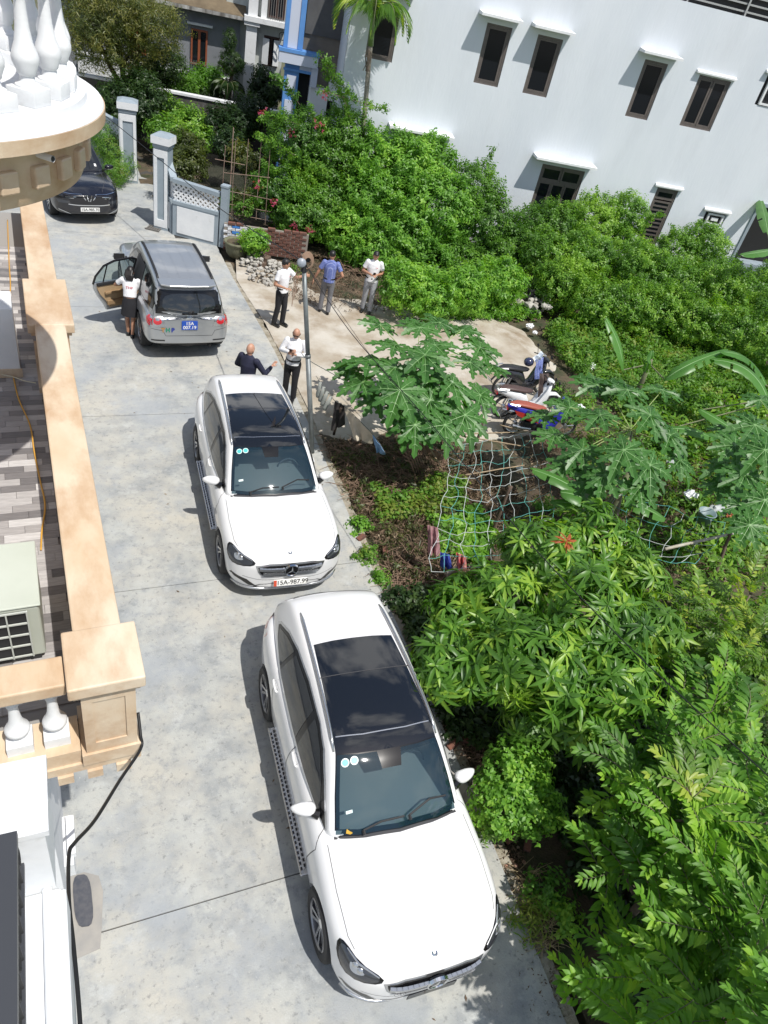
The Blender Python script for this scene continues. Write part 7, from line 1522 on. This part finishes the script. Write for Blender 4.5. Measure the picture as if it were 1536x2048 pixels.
# ------------------------------------------------------------ cord net, posts, bamboo
teal = M('teal_cord', (.10, .34, .30), rough=.6); wcord = M('white_cord', (.50, .53, .52), rough=.6)
def net(corners, nu, nv, label, seed):
    a, b, c, d = corners; e = empty('cord_net', (0, 0, 0), 0, label, 'net', 'cord nets over the vegetable beds'); r = random.Random(seed)
    def Pt(u, v): p_ = (a*(1-u)+b*u)*(1-v)+(d*(1-u)+c*u)*v; return p_+V3((.13*noise.noise(p_*2.1), .13*noise.noise(p_*2.3+V3((5, 0, 0))), -.22*math.sin(math.pi*u)*math.sin(math.pi*v)+.05*noise.noise(p_*3)))
    for i in range(nu+1):
        mb = MB(); mb.tube([Pt(min(1, max(0, i/nu+.006*(k % 2))), k/(nv*2)) for k in range(nv*2+1)], .0052, 4); mb.build('cord', teal if i % 2 else wcord, e)
    for j in range(nv+1):
        mb = MB(); mb.tube([Pt(k/(nu*2), min(1, max(0, j/nv+.008*(k % 2)))) for k in range(nu*2+1)], .0046, 4); mb.build('cord', wcord if r.random() < .6 else teal, e)
    return e
net([at(905, 890, 1.0), at(1080, 862, 1.0), at(1130, 1120, .9), at(860, 1140, .8)], 9, 11, 'white and teal cord net stretched over the vegetable bed left of the mango tree', 1)
net([at(1240, 985, .9), at(1460, 1050, .9), at(1390, 1130, .9), at(1200, 1110, .9)], 7, 4, 'cord net beside the bucket at the right', 2)
def stick(name, a, b, r, mat, label, cat, group=None, r2=None, n=7):
    a, b = Vector(a), Vector(b); mb = MB(); d = b-a; P = [a+d*(k/8)+V3((noise.noise(a*3+V3((k, 0, 0))), noise.noise(a*3+V3((0, k, 0))), 0))*r*.5 for k in range(9)]; mb.tube(P, r, n, r2=r2 or r*.85); return tag(mb.build(name, mat, smooth=True), label, cat, group)
oldw = M('weathered_wood', (.16, .11, .085), (.10, .07, .05), scale=8, rough=.9, bump=.5, stretch=(3, 3, .6))
stick('wooden_post', at(940, 928, 0), at(968, 838, 1.15), .035, oldw, 'weathered wooden post at the top of the cord net near the motorbikes', 'post')
stick('wooden_post', at(985, 1062, 0), at(1022, 972, 1.05), .033, oldw, 'weathered wooden post in the middle of the cord net', 'post')
stick('wooden_post', at(668, 868, 0), at(683, 815, 1.3), .03, oldw, 'dark thin post holding the washing line by the lane', 'post')
stick('wooden_post', at(1430, 1150, .1), at(1462, 1062, 1.1), .035, oldw, 'dark post at the right end of the pale bamboo pole', 'post')
stick('bamboo_pole', at(1330, 1098, .95), at(1478, 1064, 1.0), .03, M('pale_bamboo', (.42, .40, .34), (.3, .27, .2), scale=7, rough=.6), 'pale bamboo pole lying across the small cord net at the right', 'pole')
for (a, b, lb) in [((925, 868, 1.0), (1110, 862, 1.0), 'long bamboo cane across the top of the cord net'), ((925, 872, 1.0), (1060, 895, 1.0), 'bamboo cane crossing at a slant below the longest one'), ((1000, 850, 1.0), (1080, 870, 1.0), 'short bamboo cane just in front of the red motorbike'), ((990, 880, .9), (1075, 940, .9), 'slanting bamboo cane over the right half of the net'), ((930, 950, .9), (1080, 925, .9), 'thin bamboo cane across the middle of the net'), ((850, 880, .9), (880, 930, .8), 'short cane by the dry palm leaves')]:
    stick('bamboo_cane', at(*a), at(*b), .014, bamboo, lb, 'cane', 'bamboo canes of the net frame')
stick('wood_shard', at(890, 1150, .15), at(930, 1125, .3), .05, M('split_wood', (.22, .18, .13), (.3, .25, .2), scale=6, rough=.9), 'split piece of grey brown wood below the red rag', 'wood', r2=.02)
DF = empty('dry_palm_leaf', at(830, 905, .25), 0, 'curled heap of dry pinkish brown palm leaf under the papaya', 'palm leaf')
for k in range(7):
    mb = MB(); a0 = rnd.uniform(-.5, .5)
    for m in range(16):
        t = m/15; p0 = V3((-.35+.75*t, -.15+.3*math.sin(t*2.2+k*.3)+.05*k-.15, .05+.12*math.sin(t*3)+.02*k)); mb.tube([p0, p0+V3((.05, -.14-.05*k*.3, .05)), p0+V3((.10, -.34, -.12))], [.011, .009, .003], 4)
    mb.build('leaflet_row', M('dry_palm', (.34, .22, .16), (.22, .13, .09), scale=9, rough=.9), DF, kind='stuff')
# twigs and dry branches lying about
def twigs(name, pxs, n, L, mat, label, r=.008, z=.02):
    poly = [tuple(at(*q, 0)[:2]) for q in pxs]; P = ground_pts(poly, n, z-.1); mb = MB()
    for p_ in P:
        p_ = V3(p_); a = rnd.uniform(0, 6.28); l = L*rnd.uniform(.4, 1.2); dd = V3((math.cos(a), math.sin(a), rnd.uniform(-.08, .25)))*l; mb.tube([p_, p_+dd*.5+V3((0, 0, .03)), p_+dd], r, 4, r2=r*.4, caps=False)
    return tag(mb.build(name, mat, kind='stuff'), label, 'twigs')
tw = M('dry_twig', (.19, .12, .085), (.28, .19, .13), scale=9, rough=.9)
twigs('twig_litter', [(650, 880), (800, 880), (900, 930), (920, 1000), (760, 1020), (700, 1000)], 420, .5, tw, 'tangled dry twigs piled beside the far white SUV', .007, .08)
twigs('twig_litter', [(750, 1100), (900, 1120), (960, 1190), (820, 1230), (780, 1180)], 260, .4, tw, 'dry twigs and straw below the red rag', .007, .06)
twigs('twig_litter', [(890, 1400), (990, 1400), (1000, 1520), (930, 1520)], 240, .35, tw, 'dry brown pine like straw beside the sunroof of the near white SUV', .005, .05)
twigs('twig_litter', [(1030, 1740), (1080, 1740), (1130, 1880), (1080, 1900)], 200, .25, M('straw', (.42, .32, .18), rough=.9), 'yellow straw at the lane edge beside the bonnet of the near SUV', .004, .05)
twigs('twig_litter', [(620, 560), (760, 600), (860, 600), (860, 560), (700, 520)], 160, .7, tw, 'dry sticks under the shrubs behind the three men', .009, .12)
# rubble, blocks, bricks
def rock(mb, c, s, seed):
    r = random.Random(seed); bm = bmesh.new(); bmesh.ops.create_icosphere(bm, subdivisions=1, radius=1); sc = [s*r.uniform(.6, 1.2), s*r.uniform(.6, 1.2), s*r.uniform(.4, .8)]
    vs = [V3(c)+V3((v.co.x*sc[0], v.co.y*sc[1], v.co.z*sc[2]))*r.uniform(.75, 1.2) for v in bm.verts]; fs = [tuple(v.index for v in f.verts) for f in bm.faces]; bm.free(); mb.add(vs, fs)
mb = MB(); poly = [tuple(at(*q)[:2]) for q in [(478, 522), (520, 512), (570, 530), (590, 565), (545, 575), (500, 560)]]
for i, p_ in enumerate(ground_pts(poly, 190, .0)): c_ = V3(p_); c_.z = .02+.22*max(0, 1-((c_.x-5.4)**2+(c_.y-19.9)**2)/.9)*rnd.random(); rock(mb, c_, rnd.uniform(.04, .10), i)
tag(mb.build('rubble_heap', rubble_m, kind='stuff'), 'heap of pale broken rubble at the foot of the brick wall', 'rubble')
mb = MB(); poly = [tuple(at(*q)[:2]) for q in [(1030, 590), (1080, 590), (1095, 640), (1050, 630)]]
for i, p_ in enumerate(ground_pts(poly, 90, .0)): c_ = V3(p_); c_.z += rnd.uniform(0, .35); rock(mb, c_, rnd.uniform(.06, .15), i+500)
tag(mb.build('rubble_heap', rubble_m, kind='stuff'), 'heap of grey stones at the back of the yard under the vine mound', 'rubble')
mb = MB(); poly = [tuple(at(*q)[:2]) for q in [(490, 560), (520, 560), (600, 760), (640, 850), (700, 1000), (790, 1190), (880, 1370), (960, 1500), (1060, 1740), (1110, 1900), (1080, 1900), (1000, 1720), (850, 1400), (740, 1130), (640, 900)]]
for i, p_ in enumerate(ground_pts(poly, 420, -.08)): rock(mb, p_, rnd.uniform(.012, .04), i+900)
tag(mb.build('edge_gravel', M('edge_stones', (.36, .31, .26), (.30, .14, .09), scale=3, rough=.9), kind='stuff'), 'small stones and crumbs along the lane edge', 'gravel')
bl = M('cream_block', (.50, .47, .40), (.40, .37, .31), scale=6, rough=.9, bump=.3)
for i, (x, y, z, a, lb) in enumerate([(1012, 612, .08, .1, 'leftmost pale concrete block at the back of the yard'), (1036, 606, .10, -.2, 'pale concrete block in the middle of the row at the back of the yard'), (1058, 604, .12, .4, 'pale block leaning on the grey stones'), (1030, 598, .30, .1, 'pale block lying on top of the row')]):
    mb = MB(); mb.box((0, 0, 0), (.36, .2, .18)); tag(link('concrete_block', evalmesh(mb.mesh(), [('BEVEL', dict(width=.015, segments=1))]), bl, loc=at(x, y, z), rot=(0, rnd.uniform(-.1, .1), a)), lb, 'block', 'concrete blocks at the back of the yard')
mb = MB(); mb.box((0, 0, 0), (.6, .4, .5)); o = empty('plastic_crate', at(1062, 588, .35), .2, 'dark plastic crate in the shade behind the concrete blocks', 'crate')
for k in range(5):
    for yy in (-.2, .2): mb = MB(); mb.b2((-.3, yy-.01, -.28+k*.11), (.3, yy+.01, -.2+k*.11)); mb.build('slat', matt_black, o)
    for xx in (-.3, .3): mb = MB(); mb.b2((xx-.01, -.2, -.28+k*.11), (xx+.01, .2, -.2+k*.11)); mb.build('slat', matt_black, o)
for i, (x, y, a) in enumerate([(905, 1490, .3), (930, 1475, 1.2), (958, 1590, .6), (962, 1620, 1.5), (1022, 1676, .2), (1056, 1688, .9), (722, 1075, .4), (770, 1100, 1.2), (500, 505, .5), (960, 1545, 2.0)]):
    tag(link('loose_brick', bk, None, loc=at(x, y, .02), rot=(rnd.uniform(-.3, .3), rnd.uniform(-.3, .3), a), scale=.8), ['broken red brick in the straw behind the sunroof of the near SUV', 'second brick beside it, turned sideways, near the straw', 'red brick under the wing mirror of the near SUV', 'brick lying below the grey board by the lane edge', 'orange brick in the dirt beyond the round leaved bush', 'brick fragment right of the orange brick', 'brick at the lane edge by the far SUV bonnet', 'brick in the weeds level with the far SUV headlight', 'brick fallen beside the flower pots', 'brick nearest the top end of the grey board'][i], 'brick', 'loose bricks along the lane edge')
BD = empty('grey_board', at(938, 1590, .25), R(-62), 'weathered grey corrugated board standing along the lane edge beside the near SUV', 'board')
for k in range(7): mb = MB(); mb.b2((-.35+k*.1, -.02+.008*(k % 2), -.3), (-.255+k*.1, .0+.008*(k % 2), .15)); mb.build('strip', M('grey_board_wood', (.33, .31, .29), (.24, .22, .2), scale=5, rough=.9), BD)
# pots
def pot(base, prof, mat, label, plant=None, sq=False):
    e = empty('flower_pot', base, .2, label, 'flower pot'); mb = MB()
    if sq: mb.b2((-.22, -.16, 0), (.22, .16, .26)); mb.b2((-.25, -.19, .26), (.25, .19, .31))
    else: mb.lathe(prof, n=26)
    mb.build('pot', mat, e, not sq); mb = MB(); mb.lathe([(.001, prof[-3][1]-.03), (prof[-3][0]*.85, prof[-3][1]-.03)], n=18); mb.build('soil', soil, e)
    return e
pot(at(472, 512), [(.001, 0), (.22, 0), (.30, .12), (.33, .28), (.34, .36), (.38, .40), (.38, .45), (.33, .45), (.28, .40), (.25, .36)], M('mossy_stone_pot', (.17, .17, .11), (.10, .10, .06), scale=5, rough=.9, bump=.3), 'large round mossy stone pot beside the grey corner post')
pot(at(508, 512), [(.2, 0), (.2, .25), (.2, .28), (.18, .28), (.1, .28)], M('grey_planter', (.25, .22, .2), (.18, .15, .14), scale=5, rough=.9), 'square grey planter holding a bright leafy plant', sq=True)
shrub('potted_plant', [(at(508, 485, .55), .34), (at(520, 480, .7), .2)], SPR_ROUND, LM['light'], 170, 1.1, 'bright leafy plant growing in the square grey planter', 'plant', base=at(508, 510, .3))
mb = MB(); mb.box((0, 0, 0), (.5, .3, .12)); mb.box((.25, .1, .1), (.3, .24, .12), rz=.5); tag(mb.build('timber_scraps', oldw, loc=at(520, 528, .05), rot=(0, 0, .4), kind='stuff'), 'short scraps of old timber in front of the planter', 'timber')
# bucket and litter at the right
bkt = empty('bucket', at(1400, 1050, .0), 0, 'grey plastic bucket standing by the small cord net', 'bucket'); mb = MB(); mb.lathe([(.001, 0), (.13, 0), (.18, .34), (.19, .345), (.19, .36), (.17, .36), (.125, .03), (.001, .03)], n=24); mb.build('pail', M('grey_blue_plastic', (.18, .25, .27), rough=.5), bkt, True); mb = MB(); mb.tube([(.19*math.cos(t), .05, .34+.1*math.sin(t)) for t in [math.pi*k/10 for k in range(11)]], .006, 4); mb.build('handle', wcord, bkt)
wp = M('white_plastic_bag', (.68, .69, .70), rough=.5)
def litter(x, y, z, s, label, mat=None, cat='plastic bag', seed=0):
    bm = bmesh.new(); bmesh.ops.create_icosphere(bm, subdivisions=3, radius=1)
    for v in bm.verts: n_ = noise.noise(v.co*2.2+V3((seed, 0, 0)))+.5*noise.noise(v.co*5+V3((seed, 0, 0))); v.co = V3((v.co.x*s, v.co.y*s*.8, v.co.z*s*.55))*(1+.6*n_)
    me = bpy.data.meshes.new('bag'); bm.to_mesh(me); bm.free(); return tag(link('plastic_bag' if cat == 'plastic bag' else cat.replace(' ', '_'), smoothx(me, 30), mat or wp, loc=at(x, y, z)), label, cat)
litter(1382, 990, .2, .16, 'white plastic bag above the bucket', seed=1); litter(1435, 1022, .15, .18, 'grey white plastic sheet right of the bucket', M('grey_sheet', (.36, .38, .38), rough=.5), seed=2); litter(1060, 652, .05, .12, 'white bag dropped at the back right corner of the yard', seed=3); litter(1182, 733, .1, .15, 'white bag lying in the ground cover behind the middle papaya', seed=4); litter(1070, 665, .03, .08, 'small white scrap beside the bag at the yard corner', seed=5); litter(1460, 1030, .15, .10, 'rusty red scrap beside the plastic sheet', M('rusty_scrap', (.35, .10, .05), rough=.8), 'scrap', 6); litter(1120, 835, .4, .06, 'tiny bright blue bottle among the papaya leaves', M('bright_blue', (.02, .12, .6), rough=.3), 'bottle', 7)
litter(1160, 815, .1, .12, 'pale paper scrap under the middle papaya', seed=8); litter(1040, 935, .3, .07, 'small white scrap caught in the cord net', seed=9); litter(1350, 930, .1, .2, 'shiny grey plastic sheet lying below the middle papaya', M('grey_sheet', (.3, .32, .34), rough=.4), 'plastic sheet', 10)
# reed trellis
TR = empty('reed_trellis', (4.9, 22.6, 0), 0, 'thin trellis of reddish bamboo canes above the brick wall', 'trellis')
reed = M('reddish_cane', (.20, .12, .09), (.30, .23, .18), scale=8, rough=.8); nrm = V3((-.2, -.98, 0))
def on(px, py, off=0): return atp(px, py, (4.9, 22.6, 0), nrm)+nrm*off-V3((4.9, 22.6, 0))
for i, (a, b) in enumerate([((467, 255), (455, 440)), ((472, 280), (463, 440)), ((497, 278), (485, 430)), ((451, 290), (443, 420)), ((523, 278), (512, 440)), ((540, 300), (530, 450)), ((430, 318), (490, 330)), ((448, 345), (540, 355)), ((446, 380), (545, 400)), ((442, 405), (550, 425)), ((448, 425), (560, 445))]):
    mb = MB(); mb.tube([on(*a, .02*(i % 2)), on((a[0]+b[0])/2+rnd.uniform(-2, 2), (a[1]+b[1])/2, .02*(i % 2)), on(*b, .02*(i % 2))], .010 if i != 0 else .016, 5); mb.build('cane', reed, TR)
# fallen yellow leaf on the near SUV and grate at the pillar
lf = Tmpl(); lf.leaf(leafgeo(.10, .07, .2, .2), Matrix.Identity(4)); o = link('fallen_leaf', lf.mesh('l'), M('yellow_leaf', (.62, .38, .06), rough=.5), loc=at(692, 1667, 1.10), rot=(0, .2, .3)); tag(o, 'single yellow leaf lying at the foot of the windscreen of the near white SUV', 'leaf')
mb = MB()
for k in range(6): mb.b2((-.2+k*.07, -.15, 0), (-.16+k*.07, .15, .03))
mb.b2((-.22, -.17, -.0), (.22, -.15, .04)); mb.b2((-.22, .15, 0), (.22, .17, .04)); tag(mb.build('drain_grate', M('old_grate', (.14, .13, .12), rough=.7), loc=at(308, 458, .005), rot=(0, 0, -.5)), 'small rusty drain grate at the foot of the nearer gate pillar', 'drain grate')
